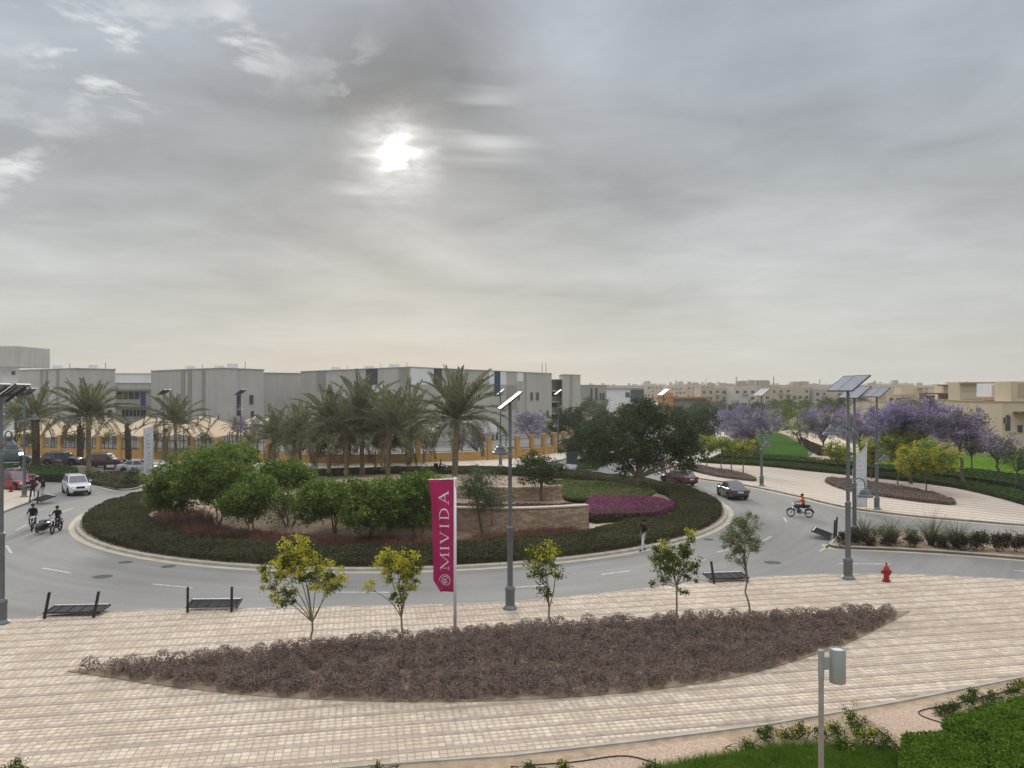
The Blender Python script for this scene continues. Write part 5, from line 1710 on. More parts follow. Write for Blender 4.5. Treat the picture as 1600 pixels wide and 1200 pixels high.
# ---- far town: two rows of blocks
def far_town():
    rg = np.random.default_rng(77)
    walls = [M('far_wall_' + n, c, 0.9, 0.08, 0.1) for n, c in (('beige', (0.42, 0.36, 0.28)), ('sand', (0.46, 0.37, 0.26)), ('grey', (0.36, 0.34, 0.31)), ('pale', (0.50, 0.46, 0.40)), ('orange', (0.48, 0.31, 0.17)))]
    words = ['beige', 'sand coloured', 'grey', 'pale', 'orange tinted']
    ordn = ['first', 'second', 'third', 'fourth', 'fifth', 'sixth', 'seventh', 'eighth', 'ninth', 'tenth', 'eleventh', 'twelfth', 'thirteenth', 'fourteenth', 'fifteenth', 'sixteenth', 'seventeenth', 'eighteenth', 'nineteenth', 'twentieth', 'twenty first', 'twenty second', 'twenty third', 'twenty fourth', 'twenty fifth', 'twenty sixth', 'twenty seventh', 'twenty eighth']
    for row, (Y0, px0, px1, w0, w1, tmin, tmax, rn) in enumerate(((420, 1095, 1330, 26, 46, 604, 610, 'nearer'), (640, 1005, 1620, 20, 40, 601, 606.5, 'middle'), (1150, 920, 1660, 16, 34, 599.5, 604, 'farthest'))):
        px = px0
        k = 0
        while px < px1 and k < len(ordn):
            w = w0 + (w1 - w0) * rg.random()
            Y = Y0 * (1 + 0.12 * (rg.random() - 0.5))
            top = tmin + (tmax - tmin) * rg.random()
            h = EYE - (top - HOR) * Y / F
            ci = int(rg.choice(5, p=[.3, .25, .2, .2, .05])) if row else int(rg.choice(5, p=[.35, .1, .35, .15, .05]))
            W_ = w * Y / F
            c = PX(px + w / 2, Y)
            o = empty('apartment_block', (c[0], c[1], 0), 0, f'{words[ci]} apartment block, {ordn[k]} from left in the {rn} skyline row', 'building', f'apartment blocks of the {rn} skyline row')
            dep = 14.0
            m = MB().box((0, dep / 2, h / 2 - 0.5), (W_, dep, h + 1))
            m.build('wall', walls[ci], o)
            # recessed windows and balconies, floor by floor
            wm, bm_ = MB(), MB()
            fl = 0
            z = h - 2.6
            nw = max(2, int(W_ / 3.2))
            while z > 0.5 and fl < 4:
                for q in range(nw):
                    x = -W_ / 2 + (q + 0.5) * W_ / nw
                    if rg.random() < 0.8:
                        ww = 1.0 + 1.1 * rg.random()
                        wm.box((x, -0.02, z), (ww, 0.1, 1.5))
                        if rg.random() < 0.35: bm_.box((x, -0.6, z - 1.0), (ww + 1.2, 1.2, 0.8))
                z -= 3.3; fl += 1
            if wm.v: tag(wm.build('windows', MGLASS, o), kind='stuff')
            if bm_.v: bm_.build('balconies', walls[(ci + 3) % 4], o)
            rm = MB()
            rm.box((0, 0.12, h + 0.75), (W_, 0.2, 0.5))
            for q in range(int(rg.integers(1, 4))):
                x = (rg.random() - 0.5) * W_ * 0.8
                hh = 1.8 + 1.8 * rg.random()
                rm.box((x, 3 + 4 * rg.random(), h + hh / 2 + 0.4), (2 + 3 * rg.random(), 3, hh))
            if rg.random() < 0.4: rm.box(((rg.random() - .5) * W_ * .7, 5, h + 3), (0.5, 0.5, 5))
            rm.build('roof_structures', walls[(ci + 1) % 4], o)
            px += w * (1.0 + (0.25 * rg.random() if rg.random() < 0.5 else 0.02))
            k += 1


far_town()

# far trees in front of the town (copies of two meshes)
def far_trees():
    rg = np.random.default_rng(91)
    kinds = [tree_meshes(700 + i, round_blobs(700 + i, 8, 5.5, 1.5, 6), (2.0, 0.2, 0, 0), 70, 0.9, 2200, 0.42, [L_FAR], MBARK, None, 0.5, 0.35, False) for i in range(3)]
    spots = [(1120, 300), (1150, 330), (1185, 280), (1205, 340), (1232, 300), (1262, 330), (1290, 290), (1320, 340), (1350, 300), (1378, 330), (1405, 300), (980, 240), (1045, 320), (1080, 290), (1010, 210), (1170, 230), (1135, 220), (930, 205), (1095, 235), (1225, 230), (1305, 235), (1455, 165), (1475, 150), (1530, 140), (1560, 150), (1420, 175), (1375, 170)]
    for i, (px, Y) in enumerate(sorted(spots)):
        x, y = PX(px, Y)
        place_tree(kinds[i % 3], 'far_tree', 'dull green tree in the belt of trees before the far town', 'tree', (x, y, 0), rg.random() * 6.28, 0.75 + 0.4 * rg.random(), 'far trees before the town')


far_trees()

# ---- ochre school fence: pillars, low walls, railings
def fence(name, label, pxs, bases, gap=None):
    pts = [G(p, b, 0.12) for p, b in zip(pxs, bases)]
    o = empty(name, pts[0], 0, label, 'fence')
    og = Vector(pts[0])
    pm = MB().box((0, 0, 1.45), (0.55, 0.55, 3.0)).box((0, 0, 3.0), (0.72, 0.72, 0.16)).mesh('pillar', MOCHRE)
    P = [Vector(p) - og for p in pts]
    for i, p in enumerate(P):
        d = P[min(i + 1, len(P) - 1)] - P[max(i - 1, 0)]
        link('pillar', pm, o, p, (0, 0, math.atan2(d.y, d.x)))
    for i in range(len(P) - 1):
        a, b = P[i], P[i + 1]
        d = (b - a).normalized()
        a2, b2 = a + d * 0.28, b - d * 0.28
        L = (b2 - a2).length
        c = (a2 + b2) / 2; an = math.atan2(d.y, d.x)
        MB().box((c.x, c.y, 0.5), (L, 0.32, 1.1), an).box((c.x, c.y, 1.10), (L, 0.42, 0.10), an).build('low_wall', MOCHRE, o)
        m = MB()
        for z in (1.35, 2.6):
            m.bar((a2.x, a2.y, z), (b2.x, b2.y, z), 0.05)
        k = max(2, int(L / 0.16))
        for j in range(k):
            q = a2 + (b2 - a2) * ((j + 0.5) / k)
            m.bar((q.x, q.y, 1.15), (q.x, q.y, 2.72), 0.028)
        m.build('railing', MDARKM, o)
    return o


fence('ochre_fence', 'ochre wall with pillars and dark railings in front of the shade sails', [-40, -5, 30, 66, 95, 155, 188, 222, 258, 300, 340, 380, 420], [709.5, 710.5, 711.5, 712.5, 713.5, 715, 716, 717, 718, 719, 720, 721, 722])
fence('ochre_fence', 'ochre wall with pillars from behind the palms to the far road', [421.5, 482, 540, 598, 653, 710, 764, 808, 831, 849, 866, 881, 894, 907], [722, 723.5, 724, 723.5, 722.5, 720.5, 718.5, 715.5, 713, 710.5, 708, 705.5, 702.5, 699])

# ---- shade sails
def sail(px, Y, label, flip, w=4.4):
    x, y = PX(px, Y)
    o = empty('shade_sail', (x, y, 0.1), R(14 if flip else -10), label, 'shade sail', 'beige shade sails in the school yard')
    n = 6
    vs, fs = [], []
    hi, lo = 4.7, 2.5
    cor = [2.2, 2.9, 3.5, 5.3] if flip else [2.9, 2.2, 5.3, 3.5]
    f = lambda u, v: cor[0] * (1 - u) * (1 - v) + cor[1] * u * (1 - v) + cor[2] * u * v + cor[3] * (1 - u) * v
    for lay in (0, 0.02):
        for i in range(n + 1):
            for j in range(n + 1):
                u, v = i / n, j / n
                pu = 1 - 0.12 * math.sin(math.pi * v); pv = 1 - 0.12 * math.sin(math.pi * u)
                vs.append(((u - .5) * w * pu, (v - .5) * w * pv, f(u, v) + lay))
    q = (n + 1) ** 2
    for i in range(n):
        for j in range(n):
            a = i * (n + 1) + j
            fs.append((a, a + 1, a + n + 2, a + n + 1)); fs.append((q + a, q + a + n + 1, q + a + n + 2, q + a + 1))
    MB().add(vs, fs).build('canopy', MSAIL, o, smooth=True)
    cs = [(-.5, -.5), (.5, -.5), (.5, .5), (-.5, .5)]
    for k in range(4):
        c = cs[k]
        MB().tube([(c[0] * w * 1.02, c[1] * w * 1.02, 0), (c[0] * w * 1.02, c[1] * w * 1.02, cor[k] + 0.35)], 0.06, 6).build('post', MDARKM, o)
    for k in (1, 3):
        a, b = cs[k], cs[(k + 1) % 4]
        MB().bar((a[0] * w * 1.01, a[1] * w * 1.01, cor[k] + .06), (b[0] * w * 1.01, b[1] * w * 1.01, cor[(k + 1) % 4] + .06), 0.10).build('edge_beam', MDARKM, o)


names = ['leftmost', 'second', 'third', 'fourth', 'fifth', 'sixth', 'seventh', 'eighth', 'ninth']
for i in range(9):
    sail(56 + 42 * i, 117, f'beige shade sail in the school yard, {names[i]} in the front row' if i else 'beige shade sail in the school yard, leftmost of the front row', i % 2)
for i in range(8):
    sail(78 + 42 * i, 124, f'beige shade sail in the school yard, {names[i]} in the back row' if i else 'beige shade sail in the school yard, leftmost of the back row', (i + 1) % 2)
sail(447, 116, 'single beige shade sail right of the others, behind the palms', 0, 4.6)
# ------------------------------------------------------------------ street furniture
MLAMP = M('lamp_grey_paint', (0.135, 0.15, 0.16), 0.5, 0.12, 3.0, spec=0.4, metal=0.2)
MALU = M('aluminium', (0.55, 0.56, 0.57), 0.4, 0.06, 3.0, metal=0.6)
MSOLAR = M('solar_cells', (0.16, 0.175, 0.21), 0.5, 0.1, 2.0, spec=0.3)  # grey raised to carry the sky's reflection in the cell colour
MBACK = M('panel_back', (0.30, 0.30, 0.31), 0.8, 0.06, 2.0)
MLENS = M('lamp_lens', (0.55, 0.55, 0.52), 0.3, 0.05, 2.0)


def lamp_meshes():
    d = {}
    d['base'] = smooth_by_angle(MB().lathe([(0.31, -0.05), (0.31, 0.05), (0.26, 0.10), (0.205, 0.16), (0.205, 0.78), (0.225, 0.82), (0.225, 0.90), (0.14, 1.0)], n=16).mesh('base', MLAMP))
    d['pole'] = smooth_by_angle(MB().lathe([(0.125, 0.95), (0.118, 3.4), (0.14, 3.44), (0.14, 3.56), (0.085, 3.62), (0.08, 6.55), (0.10, 6.58), (0.10, 6.68), (0.075, 6.72), (0.07, 8.95)], n=14).mesh('pole', MLAMP))
    d['collar'] = smooth_by_angle(MB().lathe([(0.08, -0.08), (0.135, -0.06), (0.135, 0.06), (0.08, 0.08)], n=14).mesh('collar', MLAMP))
    # panels: two beside each other along Y, tilted up to the right
    ty = Matrix.Rotation(R(8), 3, 'Z') @ Matrix.Rotation(R(-38), 3, 'Y')
    for k, sy in (('a', -0.62), ('b', 0.62)):
        c = Vector((0.0, sy, 9.12))
        d['panel_' + k] = MB().box(c, (1.14, 1.16, 0.035), rot=ty).mesh('solar_panel', MBACK)
        m = MB().box(c + ty @ Vector((0, 0, 0.022)), (1.08, 1.10, 0.008), rot=ty)
        d['cells_' + k] = m.mesh('solar_cells', MSOLAR)
        fr = MB()
        for sgn in (-1, 1):
            fr.box(c + ty @ Vector((sgn * 0.565, 0, 0.0)), (0.03, 1.19, 0.06), rot=ty)
            fr.box(c + ty @ Vector((0, sgn * 0.59, 0.0)), (1.10, 0.03, 0.06), rot=ty)
        d['frame_' + k] = fr.mesh('panel_frame', MDARKM)
    b = MB()
    for sy in (-0.85, -0.3, 0.3, 0.85):
        b.box(Vector((0, sy, 9.12)) + ty @ Vector((0, 0, -0.06)), (0.95, 0.05, 0.06), rot=ty)
    b.box(Vector((0, 0, 9.02)), (0.09, 1.9, 0.09))
    b.bar((0, 0, 8.6), (0, 0, 9.05), 0.10)
    d['bracket'] = b.mesh('bracket', MDARKM)
    arm = [(0.08, 0, 0.0), (0.35, 0, 0.12)] + [(0.50 + 0.28 * math.cos(a), 0, 0.26 + 0.28 * math.sin(a)) for a in np.linspace(R(150), R(-10), 9)] + [(0.78, 0, 0.10)]
    d['arm'] = MB().tube(arm, 0.03, 8).mesh('arm', MLAMP, True)
    d['lantern'] = smooth_by_angle(MB().lathe([(0.03, 0.14), (0.07, 0.10), (0.10, 0.02), (0.20, -0.02), (0.21, -0.10), (0.26, -0.12), (0.27, -0.20), (0.36, -0.24), (0.385, -0.33), (0.36, -0.34)], (0.78, 0, 0), 18).mesh('lantern', MLAMP))
    d['lens'] = MB().lathe([(0.30, -0.36), (0.30, -0.335)], (0.78, 0, 0), 16).mesh('lens', MLENS)
    d['bolt'] = MB().box((0, 0, 0), (0.05, 0.05, 0.05)).mesh('bolt', MDARKM)
    return d


LM = lamp_meshes()


def lamp_post(px, py, label, arm_deg, zg=0.13, low=True, scale=1.0, rot=0.0):
    b = G(px, py, zg)
    o = empty('street_lamp', b, 0, label, 'street lamp', 'solar street lamps', scale)
    link('base', LM['base'], o); link('pole', LM['pole'], o)
    for k in 'ab':
        p = link('solar_panel', LM['panel_' + k], o)
        link('solar_cells', LM['cells_' + k], p); link('panel_frame', LM['frame_' + k], p)
    link('bracket', LM['bracket'], o)
    for (z, a) in ((7.05, arm_deg), (4.15, arm_deg + 180))[:2 if low else 1]:
        link('collar', LM['collar'], o, (0, 0, z))
        ar = link('arm', LM['arm'], o, (0, 0, z), (0, 0, R(a)))
        ln = link('lantern', LM['lantern'], ar)
    return o


lamp_post(797, 951, 'solar street lamp on the near paving edge beside the thin sparse tree', 125, PZ, False, 0.965)
lamp_post(1325, 904, 'tallest solar street lamp on the near paving left of the red hydrant', 178, PZ, True, 1.05)
lamp_post(2, 974, 'solar street lamp cut by the left picture edge', 95, PZ, False)
lamp_post(1335, 846, 'solar street lamp on the planted divider right behind the tallest one', 180, 0.14, False)
lamp_post(1370, 796, 'solar street lamp on the far plaza right of the white feather banner', 200, 0.13)
lamp_post(1190, 759, 'solar street lamp on the far plaza right of the red hatchback', 215, 0.13)
lamp_post(1037, 736, 'solar street lamp at the rounded tip of the far plaza under the ficus', 230, 0.13)
lamp_post(782, 727, 'solar street lamp by the ochre fence seen behind the near lamp post', -60, 0.13)
lamp_post(38, 776, 'solar street lamp on the left pavement corner by the red cars', 20, 0.13)
lamp_post(256, 719, 'solar street lamp by the fence right of the white banner', -80, 0.13)
lamp_post(376, 722, 'solar street lamp by the fence in front of the second grey block', -80, 0.13)
lamp_post(872, 707, 'solar street lamp far along the fence in front of the stair wing', -60, 0.13)

# ---- flags with lettering
GLYPH = {
    'M': ([((.10, 0), (.12, 1), .05), ((.12, 1), (.5, .05), .13), ((.5, .05), (.88, 1), .05), ((.88, 1), (.90, 0), .13)], [(-.02, .22, 0), (.76, 1.04, 0), (-.02, .16, 1), (.84, 1.02, 1)]),
    'I': ([((.5, 0), (.5, 1), .42)], [(0, 1, 0), (0, 1, 1)]),
    'V': ([((.05, 1), (.5, 0), .15), ((.5, 0), (.95, 1), .06)], [(-.1, .25, 1), (.78, 1.08, 1)]),
    'D': ([((.14, 0), (.14, 1), .14), ((.14, 1), (.5, 1), .06), ((.5, 1), (.85, .78), .10), ((.85, .78), (.93, .5), .14), ((.93, .5), (.85, .22), .14), ((.85, .22), (.5, 0), .10), ((.5, 0), (.14, 0), .06)], [(-.02, .3, 0), (-.02, .3, 1)]),
    'A': ([((.05, 0), (.5, 1), .06), ((.5, 1), (.95, 0), .15), ((.22, .36), (.78, .36), .06)], [(-.1, .22, 0), (.75, 1.1, 0)]),
}


def flag(px, py, top_py, zg, label, name, Wf, Hf, zt, left_fn, cloth_mat, letter_mat, spans, yaw=0.0, emblem=None, s_base=.75, s_top=.35, pole_mat=None, pole_r=0.035, cut=0.0, topbar=True, group=None):
    """pole at the right edge; cloth(s,t): s 0 left .. 1 pole side, t 0 bottom .. 1 top"""
    b = G(px, py, zg)
    o = empty(name, b, yaw, label, 'flag', group)
    ztop = EYE - (top_py - HOR) * b[1] / F - zg
    MB().tube([(0, 0, -0.05), (0, 0, ztop * .5), (0, 0, ztop + 0.06)], [pole_r, pole_r * .95, pole_r * .8], 8).build('pole', pole_mat or MALU, o, smooth=True)
    z0 = ztop - Hf

    def cloth(s, t, off=0.0):
        w = Wf * left_fn(t)
        x = -w * (1 - s) - pole_r * .5
        z = z0 + Hf * t
        if cut and t < cut: z += (1 - t / cut) * 0.0
        y = 0.05 * math.sin(5 * t + 2.2 * s) * (1 - s) + 0.035 * math.sin(11 * t + 5 * s) * (1 - s * .6) + 0.016 * math.sin(26 * (s + .5 * t)) * (1 - .5 * s)
        return (x, y - off, z + 0.04 * (1 - s) * (t > .97) * 0)
    n, m = 18, 48
    vs, fs = [], []
    for j in range(m + 1):
        for i in range(n + 1):
            vs.append(cloth(i / n, j / m))
    for j in range(m):
        for i in range(n):
            a = j * (n + 1) + i
            fs.append((a, a + 1, a + n + 2, a + n + 1))
    c = MB().add(vs, fs).build('cloth', cloth_mat, o, smooth=True)
    so = c.modifiers.new('thickness', 'SOLIDIFY'); so.thickness = 0.006; so.offset = 0
    if topbar:
        MB().bar((0.06, 0, ztop + 0.02), (-Wf * left_fn(1.0) - 0.05, 0, ztop - 0.02), 0.03).build('top_bar', pole_mat or MALU, o)
        MB().box((0.05, -0.02, ztop - 0.12), (0.10, 0.06, 0.30)).build('clamp', M('pale_plastic', (.6, .55, .42), .6, .1, 3.), o)

    def strip(mb, p, q, th, t0, t1, thy=None):
        """stroke from glyph point p to q"""
        asp = (t1 - t0) * Hf / (Wf * (s_base - s_top))
        P = lambda g, dx=0, dy=0: cloth(s_base - (g[1] + dy) * (s_base - s_top), t0 + (g[0] + dx) * (t1 - t0), 0.012)
        d = np.array((q[0] - p[0], q[1] - p[1]), float)
        dd = np.array((d[0] * asp, d[1])); L = np.linalg.norm(dd); nn = np.array((-dd[1], dd[0])) / L
        k = max(3, int(L * 8))
        vs, fs = [], []
        hw = th * .5 * (1.0)
        for i in range(k + 1):
            u = i / k
            g = (p[0] + d[0] * u, p[1] + d[1] * u)
            ox, oy = nn[0] * hw * .9 / max(asp, 1e-3), nn[1] * hw * .9
            vs += [P(g, ox, oy), P(g, -ox, -oy)]
        for i in range(k): fs.append((2 * i, 2 * i + 1, 2 * i + 3, 2 * i + 2))
        mb.add(vs, fs)
    for ch, t0, t1 in spans:
        mb = MB()
        st, sf = GLYPH[ch]
        wref = (t1 - t0) * Hf / (Wf * (s_base - s_top))
        for p, q, th in st: strip(mb, p, q, th * (wref if ch == 'I' else 1.0) * 1.15, t0, t1)
        for a, bb, yy in sf: strip(mb, (a, yy), (bb, yy), .055, t0, t1)
        mb.build('letter', letter_mat, c)
    if emblem:
        ts, tr = emblem
        mb = MB()
        for (r0, a0, a1, ox, oy) in ((1.0, 0, 360, 0, 0), (.62, 20, 250, .10, .05), (.38, 200, 420, -.08, -.05), (.66, 230, 330, -.12, .02), (.18, 0, 300, 0.02, 0.0)):
            k = max(10, int(abs(a1 - a0) / 10))
            vs, fs = [], []
            for i in range(k + 1):
                a = R(a0 + (a1 - a0) * i / k)
                for rr in (r0 - .055, r0 + .055):
                    gx, gy = (rr * math.cos(a) + ox), (rr * math.sin(a) + oy)
                    rm = tr * Hf
                    vs.append(cloth((s_base + s_top) / 2 + gx * rm / (Wf * left_fn(ts)), ts + gy * tr, 0.012))
            for i in range(k): fs.append((2 * i, 2 * i + 1, 2 * i + 3, 2 * i + 2))
            mb.add(vs, fs)
        mb.build('emblem', letter_mat, c)
    return o


MMAG = M('magenta_cloth', (0.40, 0.028, 0.125), 0.8, 0.10, 1.2)
MWCL = M('white_cloth', (0.56, 0.57, 0.59), 0.85, 0.06, 1.2)
MPRINT = M('white_print', (0.75, 0.70, 0.70), 0.8, 0.03, 1.0)
MPRINTG = M('pale_print', (0.78, 0.78, 0.80), 0.8, 0.03, 1.0)
MPRINTP = M('purple_print', (0.30, 0.22, 0.30), 0.8, 0.2, 3.0)
SP = [('M', .195, .345), ('I', .372, .402), ('V', .434, .53), ('I', .570, .600), ('D', .645, .745), ('A', .785, .888)]


def mag_left(t):
    k = 0.84 + 0.16 * t ** 3 if t > .10 else 0.84 - (0.10 - t) * 2.9
    return k


flag(711, 1000, 749, PZ, 'magenta vertical banner with white lettering on a white pole', 'banner_flag', 0.93, 4.15, 0, mag_left, MMAG, MPRINT, SP, 0.0, (.105, .047), pole_mat=M('white_pole', (.72, .72, .72), .4, .04, 2.), pole_r=0.06)


def feather_left(t):
    return 1.0 if t < .55 else max(0.02, 1 - ((t - .55) / .45) ** 1.7)


flag(1354, 797, 693, 0.13, 'white feather banner with pale lettering on the far plaza', 'feather_banner', 1.08, 4.9, 0, feather_left, MWCL, MPRINTG, [(c, a * .9 + .02, b * .9 + .02) for c, a, b in SP][:5] + [('A', .72, .79)], 0.0, (.10, .04), .72, .30, pole_r=.025, topbar=False)
flag(239, 742, 668, 0.13, 'pale banner with purple print at the left end of the island', 'banner_flag', 0.95, 5.3, 0, lambda t: 1.0, MWCL, MPRINTP, [(c, a, b) for c, a, b in SP], 0.2, (.105, .05), pole_r=.03)

# ---- toppled sign boards: dark board lying at the kerb with two posts
MBLK = M('black_metal', (0.022, 0.022, 0.024), 0.5, 0.2, 4.0, spec=0.4)
MBOARD = M('board_face', (0.055, 0.052, 0.05), 0.6, 0.3, 2.0)


def toppled_sign(px, py, w, label, yaw, tilt, zg=PZ, lean=12, post=1.1, depth=0.85, group='toppled sign boards along the kerb'):
    b = G(px, py, zg)
    o = empty('toppled_sign', b, R(yaw), label, 'sign', group)
    rx = Matrix.Rotation(R(tilt), 3, 'X')
    c = Vector((0, 0.25, 0.14))
    P = lambda x, y, z: c + rx @ Vector((x, y, z))
    MB().box(P(0, depth / 2, 0), (w * .86, depth * .9, 0.06), rot=rx).build('board', MBOARD, o)
    rim = MB().box(P(0, depth / 2, 0.045), (w * .84, depth * .86, 0.015), rot=rx)
    rim.build('board_back', M('pale_board', (.035, .034, .034), .6, .3, 1.5), o)
    for sx in (-1, 1):
        MB().bar(P(sx * w * .46, -0.05, 0.02), P(sx * w * .46, depth + .05, 0.02), 0.07).build('side_rail', MBLK, o)
        x = sx * w * .40
        MB().bar((x - 0.02, 0.02, -0.02), (x + post * math.tan(R(lean)), -0.12, post), 0.10, 0.06).build('post', MBLK, o)
    for yy in (0.0, depth):
        MB().bar(P(-w * .46, yy, 0.03), P(w * .46, yy, 0.03), 0.06).build('cross_rail', MBLK, o)
    MB().box(P(0, depth * .96, 0.075), (w * .9, .05, .03), rot=rx).build('white_edge', MPRINT, o)
    for k in range(4):
        x = -w * .3 + k * w * .2
        MB().bar(P(x, 0.03, 0.07), P(x, depth - .03, 0.07), 0.03).build('rib', MBLK, o)


toppled_sign(108, 966, 2.4, 'toppled black sign board with ribs showing, nearest the left edge', 4, 3, lean=13)
toppled_sign(328, 957, 2.25, 'toppled black sign board at the kerb between left edge and yellow tree', 2, 14, lean=2, depth=.6)
toppled_sign(1143, 911, 2.1, 'toppled black sign board at the kerb behind the silvery tree', 8, 4, lean=-12)
toppled_sign(1305, 842, 1.7, 'toppled sign board leaning at the tip of the right divider', 62, 18, 0.0, lean=-28, post=1.4, depth=1.1)
toppled_sign(52, 786, 1.7, 'toppled grey sign board at the left pavement corner beside two people', -35, 16, lean=25, depth=1.2)

# ---- upright sign board by the parked cars and litter bin
b = G(173, 738, 0.0)
o = empty('notice_board', b, R(5), 'dark low notice board standing before the red parked car', 'sign')
MB().box((0, 0, 0.75), (1.55, 0.08, 0.9)).build('board', MBLK, o)
for sx in (-1, 1): MB().bar((sx * .72, 0, -.02), (sx * .72, 0, 1.3), .07).build('post', MBLK, o)
MB().box((0, -0.055, 0.72), (0.9, 0.02, 0.3)).build('label_plate', MPRINT, o)
for (px, py, lab) in ((91, 731, 'grey cylindrical litter bin beside the grey parked car'),):
    o = empty('litter_bin', G(px, py, 0), 0, lab, 'bin')
    MB().lathe([(0.26, 0), (0.3, 0.05), (0.3, 0.8), (0.33, 0.82), (0.33, 0.9), (0.1, 1.02)], n=14).build('body', MLAMP, o)
    MB().lathe([(0.31, 0.6), (0.31, 0.72)], n=14).build('band', MDARKM, o)


# ---- hydrants
def hydrant(px, py, label, zg):
    o = empty('fire_hydrant', G(px, py, zg), R(8), label, 'hydrant', 'red fire hydrants')
    mr = M('hydrant_red', (0.30, 0.018, 0.02), 0.45, 0.15, 6.0, spec=0.4)
    body = smooth_by_angle(MB().lathe([(0.20, -0.02), (0.20, 0.05), (0.13, 0.06), (0.125, 0.52), (0.17, 0.54), (0.17, 0.59), (0.14, 0.61), (0.125, 0.68), (0.08, 0.75), (0.04, 0.78), (0.04, 0.85), (0.0, 0.85)], n=16).mesh('body', mr))
    link('body', body, o)
    nz = smooth_by_angle(MB().lathe([(0.065, 0.08), (0.065, 0.18), (0.085, 0.18), (0.085, 0.235), (0.03, 0.235), (0.03, 0.265)], (0, 0, 0.46), 12, 'X').mesh('nozzle', mr))
    link('nozzle', nz, o); link('nozzle', nz, o, None, (0, 0, math.pi)); link('nozzle', nz, o, (0, 0, -0.03), (0, 0, -math.pi / 2))
    MB().lathe([(0.055, 0.85), (0.055, 0.9)], n=5).build('operating_nut', mr, o)
    for k in range(6):
        MB().box((0.175 * math.cos(k * 1.047), 0.175 * math.sin(k * 1.047), 0.065), (.03, .03, .03)).build('bolt', mr, o)


hydrant(1385, 908.5, 'red fire hydrant on the near paving right of the tallest lamp', PZ)
hydrant(17, 768.5, 'red fire hydrant on the left pavement below the red cars', 0.13)

# ---- foreground spotlight on its pole
sx, sy, sz = W(1283, 1016, 12.0)
o = empty('spotlight_post', (sx, sy, 0.1), 0, 'grey cylindrical spotlight on a thin pole in the near garden', 'spotlight')
mg = M('spot_grey', (0.30, 0.33, 0.33), 0.45, 0.05, 4.0, metal=0.3)
mp = M('galvanised_pole', (0.32, 0.31, 0.29), 0.5, 0.15, 6.0, metal=0.5)
H_ = sz - 0.1
link('pole', smooth_by_angle(MB().lathe([(0.045, -0.1), (0.04, H_ - 0.4), (0.04, H_ - 0.39)], n=14).mesh('pole', mp)), o)
link('sleeve', smooth_by_angle(MB().lathe([(0.046, H_ - .42), (0.046, H_), (0.04, H_ + 0.004), (0.0, H_ + .005)], n=14).mesh('sleeve', mg)), o)
MB().box((0.09, 0, H_ - .20), (.14, .05, .19)).build('bracket', mg, o)
link('housing', smooth_by_angle(MB().lathe([(0.0, -.50), (.118, -.50), (.122, -.49), (.122, 0.015), (.118, .025), (.100, .025), (.098, 0.0), (0.0, 0.0)], (.255, 0, H_), 28).mesh('housing', mg)), o)
link('lens', MB().lathe([(0.0, .004), (.096, .004), (.096, .010), (0.0, .010)], (.255, 0, H_), 24).mesh('lens', M('frosted_lens', (.62, .62, .58), .25, .15, 12.0)), o)
# ------------------------------------------------------------------ vehicles
MTYRE = M('tyre_rubber', (0.022, 0.022, 0.023), 0.85, 0.15, 8.0)
MRIM = M('alloy_rim', (0.38, 0.38, 0.39), 0.35, 0.1, 6.0, metal=0.7)
MHEAD = M('headlight_glass', (0.70, 0.72, 0.74), 0.15, 0.05, 5.0, spec=0.6)
MTAIL = M('taillight_red', (0.30, 0.015, 0.012), 0.2, 0.1, 5.0, spec=0.5)
MPLATE = M('number_plate', (0.62, 0.62, 0.60), 0.5, 0.05, 8.0)
MCARG = M('car_glass', (0.05, 0.06, 0.07), 0.05, 0.1, 1.0, spec=1.0)
MTRIM = M('black_trim', (0.020, 0.020, 0.022), 0.55, 0.1, 8.0)


def wheel_mesh(r, w):
    t = smooth_by_angle(MB().lathe([(r * .62, -w / 2), (r * .93, -w / 2), (r, -w * .32), (r, w * .32), (r * .93, w / 2), (r * .62, w / 2)], n=20, axis='Y').mesh('tyre', MTYRE))
    m = MB().lathe([(0.0, -w * .30), (r * .64, -w * .30), (r * .64, w * .42), (r * .58, w * .42), (r * .56, w * .30), (0.0, w * .26)], n=20, axis='Y')
    for k in range(5):
        a = 2 * math.pi * k / 5
        m.bar((0, w * .36, 0), (r * .6 * math.cos(a), w * .40, r * .6 * math.sin(a)), r * .16, w * .12)
    return t, m.mesh('rim', MRIM)


